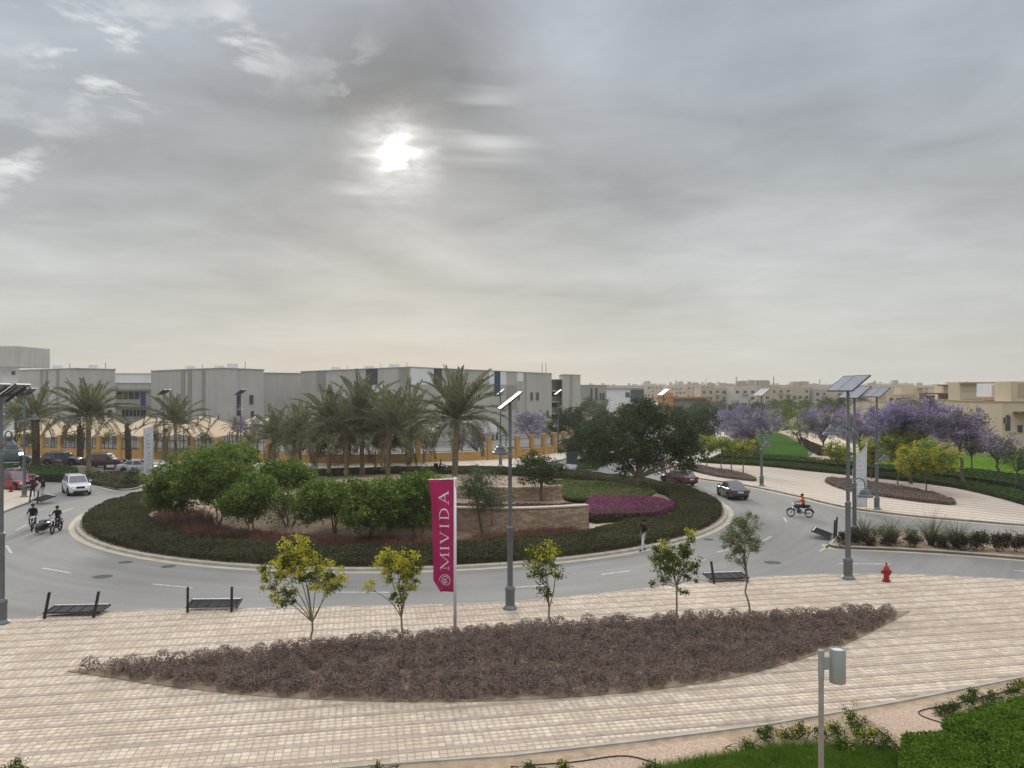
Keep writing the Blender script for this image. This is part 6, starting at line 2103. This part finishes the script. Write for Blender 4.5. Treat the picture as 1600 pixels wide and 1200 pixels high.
def car(px, py, heading, label, paint, kind='sedan', zg=0.0, rough=0.35):
    """heading: travel direction as an angle in degrees from +X (counter-clockwise); kinds differ in profile"""
    K = {'sedan': dict(L=4.5, W=1.75, H=1.45, belt=.93, hood=.90, deck=1.0, ws=.98, rf=.32, rr=-.85, bl=-1.45, r=.31),
         'hatch': dict(L=4.2, W=1.78, H=1.48, belt=.97, hood=.93, deck=1.02, ws=1.0, rf=.35, rr=-1.35, bl=-1.85, r=.32),
         'suv': dict(L=4.75, W=1.90, H=1.72, belt=1.10, hood=1.05, deck=1.13, ws=1.05, rf=.45, rr=-1.75, bl=-2.18, r=.38),
         'pickup': dict(L=5.2, W=1.85, H=1.78, belt=1.12, hood=1.06, deck=1.08, ws=1.25, rf=.75, rr=-.35, bl=-.6, r=.38)}[kind]
    L, Wd, H, belt, r = K['L'], K['W'], K['H'], K['belt'], K['r']
    b = G(px, py, zg)
    o = empty('parked_car' if 'parked' in label else 'car', b, R(heading), label, 'car')
    mp = M(paint[0], paint[1], rough, 0.05, 2.0, spec=0.5, coat=0.6)
    hx = L / 2
    ax = (L * .31, -L * .285)
    ra = r + 0.07
    xs = sorted(set([round(x, 4) for x in np.linspace(-hx, hx, 25)] + [round(a + ra * math.cos(t), 4) for a in ax for t in np.linspace(0, math.pi, 11)]))
    fr = [1.0, .985, .93, .74, .42, .10, 0.0]
    wf = [0.0, .72, .92, .99, 1.0, .965, .90]
    rows = []
    for x in xs:
        u = x / hx
        w = Wd / 2 * (1 - .13 * abs(u) ** 5 - .05 * abs(u) ** 2)
        if x > K['ws']:
            q = (x - K['ws']) / (hx - K['ws'])
            zt = belt + (K['hood'] - belt) * min(1, q * 2) - .30 * q ** 5 - .05 * q
        elif x < K['bl']:
            q = (K['bl'] - x) / max(hx + K['bl'], .05)
            zt = K['deck'] - .12 * q ** 4
        else:
            q = (x - K['bl']) / (K['ws'] - K['bl'])
            zt = K['deck'] + (belt - K['deck']) * q
        zb = .24 + .10 * abs(u) ** 6
        for a in ax:
            if abs(x - a) < ra: zb = max(zb, r + math.sqrt(max(ra * ra - (x - a) ** 2, 0)))
        half = [(x, wf[k] * w, zb + fr[k] * (zt - zb)) for k in range(7)]
        rows.append(half + [(x, -p[1], p[2]) for p in half[-1:0:-1]])
    n = len(rows[0])
    vs = [p for row in rows for p in row]
    fs = []
    for i in range(len(rows) - 1):
        for k in range(n):
            k2 = (k + 1) % n
            fs.append((i * n + k, (i + 1) * n + k, (i + 1) * n + k2, i * n + k2))
    fs.append(tuple(range(n))); fs.append(tuple((len(rows) - 1) * n + k for k in range(n - 1, -1, -1)))
    me = smooth_by_angle(MB().add(vs, fs).mesh('body', mp), 35)
    link('body', me, o)
    MB().box((0, 0, .42), (L * .9, Wd * .70, .36)).build('underbody', MTRIM, o)
    # cabin
    wb, wr = Wd / 2 * .90, Wd / 2 * .70
    zb0 = min(belt, K['deck']) - .03
    low = [(K['ws'], wb), (K['bl'], wb * .97)]
    A = Vector((K['ws'], wb * .93, zb0)); Bp = Vector((K['rf'], wr, H - .04)); C = Vector((K['rr'], wr * .98, H - .06)); Dp = Vector((K['bl'], wb * .93, zb0))
    mr = lambda v: Vector((v.x, -v.y, v.z))
    xm = (Bp.x + C.x) / 2
    R1, R2, R3 = Vector((Bp.x - .12, wr * .82, H)), Vector((xm, wr * .85, H + .015)), Vector((C.x + .12, wr * .8, H - .02))
    cv = [A, Bp, C, Dp, mr(A), mr(Bp), mr(C), mr(Dp), R1, R3, mr(R1), mr(R3)]
    cf = [(0, 3, 2, 1), (4, 5, 6, 7), (0, 1, 5, 4), (2, 3, 7, 6), (1, 2, 9, 8), (5, 10, 11, 6), (1, 8, 10, 5), (2, 6, 11, 9), (8, 9, 11, 10)]
    link('cabin', smooth_by_angle(MB().add(cv, cf).mesh('cabin', mp), 50), o)

    def pane(name, a, b_, c, d, ins, off=.012):
        a, b_, c, d = [Vector(v) for v in (a, b_, c, d)]
        m = (a + b_ + c + d) / 4
        nn = (b_ - a).cross(d - a).normalized()
        if nn.dot(m - Vector((0, 0, .8))) < 0: nn = -nn
        q = [v + (m - v) * ins + nn * off for v in (a, b_, c, d)]
        q2 = [v - nn * .03 for v in q]
        MB().add(q + q2, [(0, 1, 2, 3), (7, 6, 5, 4), (0, 4, 5, 1), (1, 5, 6, 2), (2, 6, 7, 3), (3, 7, 4, 0)]).build(name, MCARG, o)
    pane('windshield', A, Bp, mr(Bp), mr(A), .09)
    pane('rear_window', Dp, C, mr(C), mr(Dp), .12)
    for m_ in (lambda v: v, mr):
        T1, B1 = Bp + (C - Bp) * .52, A + (Dp - A) * .55
        pane('side_window', m_(A), m_(Bp), m_(T1), m_(B1), .11)
        pane('side_window', m_(B1), m_(T1), m_(C), m_(Dp), .13)
    for sgn in (-1, 1):
        wy = sgn * Wd / 2
        MB().box((hx - .17, wy * .68, K['hood'] - .27), (.26, .36, .15), rz=sgn * -.35).build('headlight', MHEAD, o)
        MB().box((-hx + .10, wy * .76, K['deck'] - .22), (.22, .34, .20), rz=sgn * .2).build('taillight', MTAIL, o)
        MB().box((K['ws'] - .18, wy * 1.06, belt + .10), (.12, .22, .15)).build('mirror', mp, o)
        for xx in (.15, -.85): MB().box((xx, wy * .985, belt - .12), (.18, .05, .03)).build('door_handle', MTRIM, o)
        for xx in (K['ws'] - .35, -.35): MB().box((xx, wy * .986, belt * .62), (.014, .02, belt * .55)).build('door_seam', MTRIM, o)
    MB().box((hx - .06, 0, K['hood'] - .27), (.14, Wd * .36, .17)).build('grille', MTRIM, o)
    MB().box((hx - .05, 0, .42), (.14, Wd * .62, .16)).build('lower_grille', MTRIM, o)
    MB().box((hx + .015, 0, .55), (.03, .5, .13)).build('number_plate', MPLATE, o)
    MB().box((-hx - .01, 0, .72), (.03, .5, .14)).build('number_plate', MPLATE, o)
    MB().box((-hx + .04, 0, .40), (.12, Wd * .8, .14)).build('rear_bumper', MTRIM, o)
    if kind in ('suv',):
        for sgn in (-1, 1): MB().bar((Bp.x - .15, sgn * wr * .86, H + .05), (C.x + .15, sgn * wr * .86, H + .04), .04).build('roof_rail', MTRIM, o)
    if kind == 'pickup':
        MB().box((-1.65, 0, 1.10), (1.75, Wd * .8, .02)).build('load_bed', MTRIM, o)
    t, rm = wheel_mesh(r, .22)
    for a in ax:
        for sgn in (-1, 1):
            wv = link('wheel', t, o, (a, sgn * (Wd / 2 - .13), r), (0, 0, 0 if sgn > 0 else math.pi))
            link('rim', rm, wv)
    return o


car(119, 771, -52, 'white SUV driving towards the camera on the left of the roundabout', ('white_paint', (.62, .63, .64)), 'suv')
car(1060, 757, 116, 'dark red hatchback driving away round the right of the roundabout', ('dark_red_paint', (.085, .010, .020)), 'hatch')
car(1144, 777, 92, 'dark grey green sedan following the red hatchback', ('slate_paint', (.045, .055, .058)), 'sedan')
car(1021, 722, 100, 'dark car half hidden behind the big ficus on the far road', ('dark_grey_paint', (.04, .04, .045)), 'hatch')
car(22, 765, -25, 'bright red SUV on the left behind the lamp and the hydrant', ('red_paint', (.20, .014, .03)), 'suv')
car(26, 753, -20, 'dull red sedan behind the bright red SUV at the left', ('dull_red_paint', (.13, .03, .035)), 'sedan')
car(97, 727, 8, 'grey violet SUV parked before the ochre fence', ('violet_grey_paint', (.085, .075, .09)), 'suv')
car(164, 730, 6, 'dark red SUV parked before the ochre fence by the bare trunk', ('wine_paint', (.10, .012, .028)), 'suv')
car(18, 724, 12, 'blue green pickup parked at the left edge before the fence', ('teal_paint', (.02, .06, .085)), 'pickup')
car(215, 738, 10, 'pale car parked behind the banner at the left of the island', ('silver_paint', (.42, .44, .47)), 'sedan')
car(18, 699, 5, 'silver car standing inside the school yard at the left edge', ('silver_paint', (.42, .44, .47)), 'suv', 0.11)

# small service cart with a tall dark panel on the far road
b = G(893, 737, 0)
o = empty('service_cart', b, R(-100), 'small grey service cart carrying a tall dark panel on the far road', 'cart')
mcart = M('cart_grey', (.30, .31, .33), .5, .1, 3.)
prof = [(-1.1, .32), (-1.1, .72), (.2, .72), (.45, .85), (.95, .80), (1.15, .55), (1.15, .32)]
m = MB()
n_ = len(prof)
m.add([(x, -.62, z) for x, z in prof] + [(x, .62, z) for x, z in prof], [tuple(range(n_)), tuple(range(2 * n_ - 1, n_ - 1, -1))] + [(i, n_ + i, n_ + (i + 1) % n_, (i + 1) % n_) for i in range(n_)])
m.build('body', mcart, o)
MB().box((-.35, 0, 1.55), (.10, 1.25, 1.35)).build('tall_panel', M('dark_slate_panel', (.05, .06, .065), .6, .15, 1.5), o)
for sgn in (-1, 1):
    MB().bar((-.35, sgn * .60, .7), (-.35, sgn * .60, 2.25), .06).build('post', MTRIM, o)
    MB().box((1.12, sgn * .42, .62), (.08, .22, .14)).build('headlight', MHEAD, o)
MB().box((1.17, 0, .48), (.03, .45, .12)).build('number_plate', MPLATE, o)
t, rm = wheel_mesh(.27, .18)
for a in (.75, -.75):
    for sgn in (-1, 1):
        wv = link('wheel', t, o, (a, sgn * .56, .27), (0, 0, 0 if sgn > 0 else math.pi)); link('rim', rm, wv)

# ------------------------------------------------------------------ people
SKIN = M('skin', (0.26, 0.15, 0.095), 0.6, 0.08, 8.0)
HAIR = M('black_hair', (0.015, 0.012, 0.010), 0.7, 0.2, 20.0)
SHOE = M('dark_shoe', (0.03, 0.026, 0.024), 0.6, 0.2, 8.0)

STAND = dict(hip=(0, 0, .93), belly=(.01, 0, 1.10), chest=(.0, 0, 1.33), neck=(0, 0, 1.49), chin=(.03, 0, 1.57), head=(.025, 0, 1.68), top=(.015, 0, 1.745),
             sho=(0, .19, 1.42), elb=(-.03, .26, 1.13), wri=(.08, .25, .90), hand=(.11, .245, .82),
             hipj=(0, .095, .90), knee=(.02, .11, .50), ank=(-.02, .12, .09), toe=(.15, .14, .04))
SIT = dict(hip=(0, 0, .0), belly=(.03, 0, .17), chest=(.07, 0, .40), neck=(.10, 0, .56), chin=(.14, 0, .63), head=(.14, 0, .74), top=(.13, 0, .81),
           sho=(.08, .19, .49), elb=(.25, .27, .27), wri=(.47, .28, .25), hand=(.55, .27, .24),
           hipj=(.03, .10, -.02), knee=(.42, .19, -.08), ank=(.30, .17, -.46), toe=(.46, .18, -.50))
RAD = dict(hip=.135, belly=.13, chest=.145, neck=.055, chin=.075, head=.098, top=.07, sho=.068, elb=.044, wri=.031, hand=.036, hipj=.09, knee=.062, ank=.045, toe=.042)


def person(name, label, loc, rz, pose, shirt, trousers, mods=None, group=None, long_sleeve=False, scale=1.0, hair=True):
    """one continuous body grown over a skeleton; cloth, skin and shoes by material"""
    J = {}
    for k, v in pose.items():
        if k in ('sho', 'elb', 'wri', 'hand', 'hipj', 'knee', 'ank', 'toe'):
            J[k + 'L'] = v; J[k + 'R'] = (v[0], -v[1], v[2])
        else: J[k] = v
    J.update(mods or {})
    keys = list(J)
    ix = {k: i for i, k in enumerate(keys)}
    E = [('hip', 'belly'), ('belly', 'chest'), ('chest', 'neck'), ('neck', 'chin'), ('chin', 'head'), ('head', 'top')]
    for s in 'LR':
        E += [('chest', 'sho' + s), ('sho' + s, 'elb' + s), ('elb' + s, 'wri' + s), ('wri' + s, 'hand' + s), ('hip', 'hipj' + s), ('hipj' + s, 'knee' + s), ('knee' + s, 'ank' + s), ('ank' + s, 'toe' + s)]
    me = bpy.data.meshes.new('body')
    me.from_pydata([J[k] for k in keys], [(ix[a], ix[b]) for a, b in E], [])
    ob = bpy.data.objects.new('tmp_body', me)
    COL.objects.link(ob)
    sk = ob.modifiers.new('skin', 'SKIN'); sk.use_smooth_shade = True
    for k in keys:
        d = me.skin_vertices[0].data[ix[k]]
        rr = RAD[k.rstrip('LR')]
        d.radius = (rr, rr * (1.22 if k in ('chest', 'belly', 'hip') else 1.0))
        d.use_root = (k == 'hip')
    ss = ob.modifiers.new('sub', 'SUBSURF'); ss.levels = 1; ss.render_levels = 1
    bpy.context.view_layer.update()
    dg = bpy.context.evaluated_depsgraph_get()
    ev = bpy.data.meshes.new_from_object(ob.evaluated_get(dg))
    bpy.data.objects.remove(ob)
    bm = bmesh.new(); bm.from_mesh(ev)
    seg = []
    for a, b in E:
        ka, kb = a.rstrip('LR') if len(a) > 3 else a, b.rstrip('LR') if len(b) > 3 else b
        c = 0
        if b in ('chin', 'head', 'top'): c = 2
        elif b[:3] in ('wri', 'han'): c = 0 if (long_sleeve and b[:3] == 'wri') else 2
        elif b[:4] in ('hipj', 'knee') or b[:3] == 'ank': c = 1
        elif b[:3] == 'toe': c = 3
        seg.append((Vector(J[a]), Vector(J[b]), c))
    for f in bm.faces:
        p = f.calc_center_median()
        best, bc = 9, 0
        for a, b, c in seg:
            d = b - a
            t = max(0, min(1, (p - a).dot(d) / d.length_squared))
            q = (p - (a + d * t)).length
            if q < best: best, bc = q, c
        f.material_index = bc; f.smooth = True
    bm.to_mesh(ev); bm.free()
    # fingers, nose and ears grow out of the same mesh
    mb = MB(); mb.mi = 2
    for s in 'LR':
        w, h = Vector(J['wri' + s]), Vector(J['hand' + s])
        d = (h - w).normalized(); side = d.cross(Vector((0, 0, 1)) if abs(d.z) < .8 else Vector((1, 0, 0))).normalized()
        for k in range(4):
            st = h + side * (.024 * (k - 1.5)) + d * .01
            ln = (.065, .078, .072, .055)[k]
            cu = Vector((0, 0, -1)) if abs(d.z) < .8 else Vector((1, 0, 0))
            mb.tube([st, st + d * ln * .5, st + d * ln * .8 + cu * ln * .35], [.010, .009, .007], 5)
        st = w + d * .02 + side * .03
        mb.tube([st, st + side * .03 + d * .03, st + side * .035 + d * .065], [.011, .010, .008], 5)
    hd, tp = Vector(J['head']), Vector(J['top'])
    fw = Vector((1, 0, 0))
    mb.tube([hd + fw * .085 + Vector((0, 0, .0)), hd + fw * .118 + Vector((0, 0, -.025))], [.012, .016], 5)
    for s in (-1, 1): mb.tube([hd + Vector((-.005, s * .085, .015)), hd + Vector((-.01, s * .108, -.02))], [.016, .012], 5)
    mb.mi = 4
    for s in (-1, 1): mb.tube([hd + fw * .09 + Vector((0, s * .035, .015)), hd + fw * .098 + Vector((0, s * .035, .015))], [.011, .009], 6)
    mb.tube([hd + fw * .088 + Vector((0, -.02, -.06)), hd + fw * .088 + Vector((0, .02, -.06))], [.006, .006], 5)
    m2 = mb.mesh('face', [shirt, trousers, SKIN, SHOE, HAIR])
    bm = bmesh.new(); bm.from_mesh(ev); bm.from_mesh(m2)
    out = bpy.data.meshes.new('person')
    bm.to_mesh(out); bm.free()
    for m in (shirt, trousers, SKIN, SHOE, HAIR): out.materials.append(m)
    o = link(name, out, None, loc, (0, 0, rz), scale)
    tag(o, label, 'person', group)
    if hair:
        hm = MB()
        prof = [(.104, -.02), (.112, .03), (.104, .075), (.075, .112), (.03, .128), (0.0, .13)]
        hm.lathe(prof, tuple(Vector(J['head']) + Vector((-.022, 0, -.01))), 14)
        link('hair', hm.mesh('hair', HAIR, True), o)
    return o


C_ = lambda n, c: M('cloth_' + n, c, 0.9, 0.12, 6.0)
BLACK, WHITE, ORANGE, NAVY, BEIGE, GREYC = C_('black', (.018, .016, .018)), C_('white', (.62, .62, .64)), C_('orange', (.62, .10, .03)), C_('navy', (.025, .03, .055)), C_('beige', (.42, .38, .32)), C_('grey', (.14, .14, .15))
STRIDE = {'kneeL': (.14, .10, .52), 'ankL': (.20, .11, .10), 'toeL': (.36, .12, .05), 'kneeR': (.02, -.10, .50), 'ankR': (-.22, -.11, .12), 'toeR': (-.06, -.13, .04)}
b = G(1006, 861.5, 0.0)
person('person', 'person in black shirt and white trousers walking beside the island kerb', b, R(200), STAND, BLACK, WHITE, STRIDE, scale=1.06)
b = G(67, 779, 0.0)
person('person', 'person in dark jacket and beige trousers standing right of the toppled sign', b, R(240), STAND, BLACK, BEIGE, STRIDE, long_sleeve=True)
b = G(51, 776, 0.13)
person('person', 'person in dark clothes standing behind the toppled sign at the left', b, R(-60), STAND, C_('dark_violet', (.04, .02, .035)), NAVY, long_sleeve=True)


# ------------------------------------------------------------------ motorcycles
def motorcycle(px, py, heading, label, tank_mat, sidecar=False, box=None):
    o = empty('motorcycle', G(px, py, 0), R(heading), label, 'motorcycle', 'motorcycles on the roundabout')
    chrome = M('chrome', (.55, .55, .56), .2, .05, 4.0, metal=.9)
    eng = M('engine_metal', (.16, .16, .165), .45, .2, 8., metal=.5)
    tyre = smooth_by_angle(MB().lathe([(.235, -.045), (.285, -.045), (.305, -.02), (.305, .02), (.285, .045), (.235, .045), (.235, -.045)], n=22, axis='Y', cap=False).mesh('tyre', MTYRE))
    sp = MB()
    for k in range(10):
        a = math.pi * k / 10
        sp.bar((.24 * math.cos(a), 0, .24 * math.sin(a)), (-.24 * math.cos(a), 0, -.24 * math.sin(a)), .008)
    sp.lathe([(.05, -.06), (.05, .06)], n=10, axis='Y')
    spm = sp.mesh('spokes', chrome)
    for x in (.64, -.62):
        w = link('wheel', tyre, o, (x, 0, .305)); link('spokes', spm, w)
    MB().tube([(-.62, .07, .305), (-.2, .08, .38), (.15, .05, .42), (.42, .03, .78)], .022, 6).tube([(-.62, -.07, .305), (-.2, -.08, .38), (.15, -.05, .42), (.42, -.03, .78)], .022, 6).tube([(.42, 0, .78), (0, 0, .74), (-.55, 0, .72)], .025, 6).build('frame', MTRIM, o, smooth=True)
    for s in (-1, 1):
        MB().tube([(.64, s * .075, .305), (.44, s * .085, .88)], .022, 6).build('fork', chrome, o, smooth=True)
        MB().tube([(.40, s * .05, .96), (.36, s * .22, 1.02), (.28, s * .36, 1.00)], .014, 6).build('handlebar', MTRIM, o)
        MB().tube([(.37, s * .2, 1.02), (.36, s * .28, 1.18)], .008, 5).lathe([(.02, -.01), (.055, 0), (.02, .01)], (.36, s * .28, 1.2), 8, 'X').build('mirror', MTRIM, o)
        MB().box((-.78, s * .14, .66), (.05, .05, .04)).build('indicator', M('amber', (.5, .2, .02), .3, .05, 3.), o)
    MB().lathe([(.02, -.30), (.12, -.22), (.155, -.02), (.15, .12), (.10, .24), (.02, .28)], (.16, 0, .82), 14, 'X').build('fuel_tank', tank_mat, o, smooth=True)
    seat = MB().tube([(-.05, 0, .80), (-.25, 0, .79), (-.55, 0, .83), (-.72, 0, .86)], [.10, .135, .13, .08], 10)
    seat.build('seat', MTRIM, o, smooth=True)
    MB().box((.06, 0, .45), (.34, .26, .28)).lathe([(.10, .0), (.10, .22)], (.12, 0, .52), 10).build('engine', eng, o)
    MB().tube([(.2, -.13, .45), (.1, -.16, .25), (-.3, -.17, .26), (-.8, -.17, .36)], [.025, .03, .04, .05], 8).build('exhaust', chrome, o, smooth=True)
    MB().lathe([(.02, -.08), (.085, -.04), (.095, .05), (.09, .06)], (.50, 0, .90), 14, 'X').build('headlight', MHEAD, o, smooth=True)
    MB().box((-.80, 0, .76), (.06, .16, .09)).build('taillight', MTAIL, o)
    MB().tube([(.64 + .33 * math.cos(a), 0, .305 + .33 * math.sin(a)) for a in np.linspace(R(20), R(150), 8)], .05, 6).build('front_mudguard', tank_mat, o, smooth=True)
    MB().tube([(-.62 + .34 * math.cos(a), 0, .305 + .34 * math.sin(a)) for a in np.linspace(R(30), R(170), 8)], .055, 6).build('rear_mudguard', MTRIM, o, smooth=True)
    MB().box((-.93, 0, .58), (.02, .2, .14)).build('number_plate', MPLATE, o)
    if box: MB().box((-.72, 0, 1.10), (.42, .44, .42)).build('carrier_box', box, o)
    if sidecar:
        body = MB().lathe([(.03, -.85), (.22, -.7), (.33, -.3), (.34, .15), (.25, .6), (.08, .95)], (0, -.78, .48), 14, 'X')
        body.build('sidecar_body', tank_mat, o, smooth=True)
        MB().box((-.15, -.78, .76), (.62, .44, .10)).build('sidecar_seat', MTRIM, o)
        w = link('wheel', tyre, o, (-.15, -1.2, .305)); link('spokes', spm, w)
        MB().bar((-.1, -.1, .4), (-.1, -.6, .42), .05).bar((.35, -.1, .45), (.35, -.6, .45), .05).build('sidecar_strut', MTRIM, o)
    return o


def rider(moto, label, shirt, trousers, long_sleeve=False, mods=None):
    rz = moto.rotation_euler.z
    x, y = moto.location.x, moto.location.y
    return person('person', label, (x - .28 * math.cos(rz), y - .28 * math.sin(rz), .90), rz, SIT, shirt, trousers, mods, 'motorcycle riders', long_sleeve)


m1 = motorcycle(51, 828, -62, 'blue motorcycle with red carrier box ridden towards the camera', M('blue_tank', (.05, .06, .13), .35, .1, 3., coat=.5), box=M('red_box', (.36, .02, .035), .5, .1, 3.))
rider(m1, 'rider in black t-shirt on the motorcycle with red carrier box', BLACK, GREYC)
m2 = motorcycle(88, 832, -80, 'black motorcycle with empty sidecar at the left of the roundabout', M('black_tank', (.02, .02, .022), .35, .1, 3., coat=.5), sidecar=True)
rider(m2, 'rider in black shirt on the sidecar motorcycle', BLACK, NAVY)
m3 = motorcycle(1250, 808, 160, 'dark blue motorcycle riding left in front of the far plaza', M('navy_tank', (.03, .035, .08), .35, .1, 3., coat=.5), box=None)
rider(m3, 'rider in orange vest on the dark blue motorcycle', ORANGE, NAVY, True)

m4 = motorcycle(691, 742, 15, 'black motorcycle on the far road behind the island trees', M('black_tank', (.02, .02, .022), .35, .1, 3., coat=.5), box=BLACK)
rider(m4, 'rider in grey on the far road left of the tallest palm', GREYC, NAVY, True)
m5 = motorcycle(919, 717, 60, 'small dark motorcycle on the far road beside the green wedge', M('black_tank', (.02, .02, .022), .35, .1, 3., coat=.5))
rider(m5, 'rider in dark clothes beside the green wedge on the far road', BLACK, NAVY, True)

# haze: even, pale dusty air round the camera and everything built
hz = MB().box((0, 4350, 12.0), (13900, 9200, 27.0)).build('haze', None)
tag(hz, 'pale dusty haze in the air over the whole scene', 'haze', None, 'stuff')
hm = bpy.data.materials.new('haze_air')
hm.use_nodes = True
nt = hm.node_tree
nt.nodes.clear()
ho = nt.nodes.new('ShaderNodeOutputMaterial'); hv = nt.nodes.new('ShaderNodeVolumePrincipled')
hv.inputs['Color'].default_value = (0.93, 0.91, 0.87, 1)
hv.inputs['Density'].default_value = 0.00028
hv.inputs['Anisotropy'].default_value = 0.3
nt.links.new(hv.outputs[0], ho.inputs['Volume'])
hz.data.materials.clear(); hz.data.materials.append(hm)
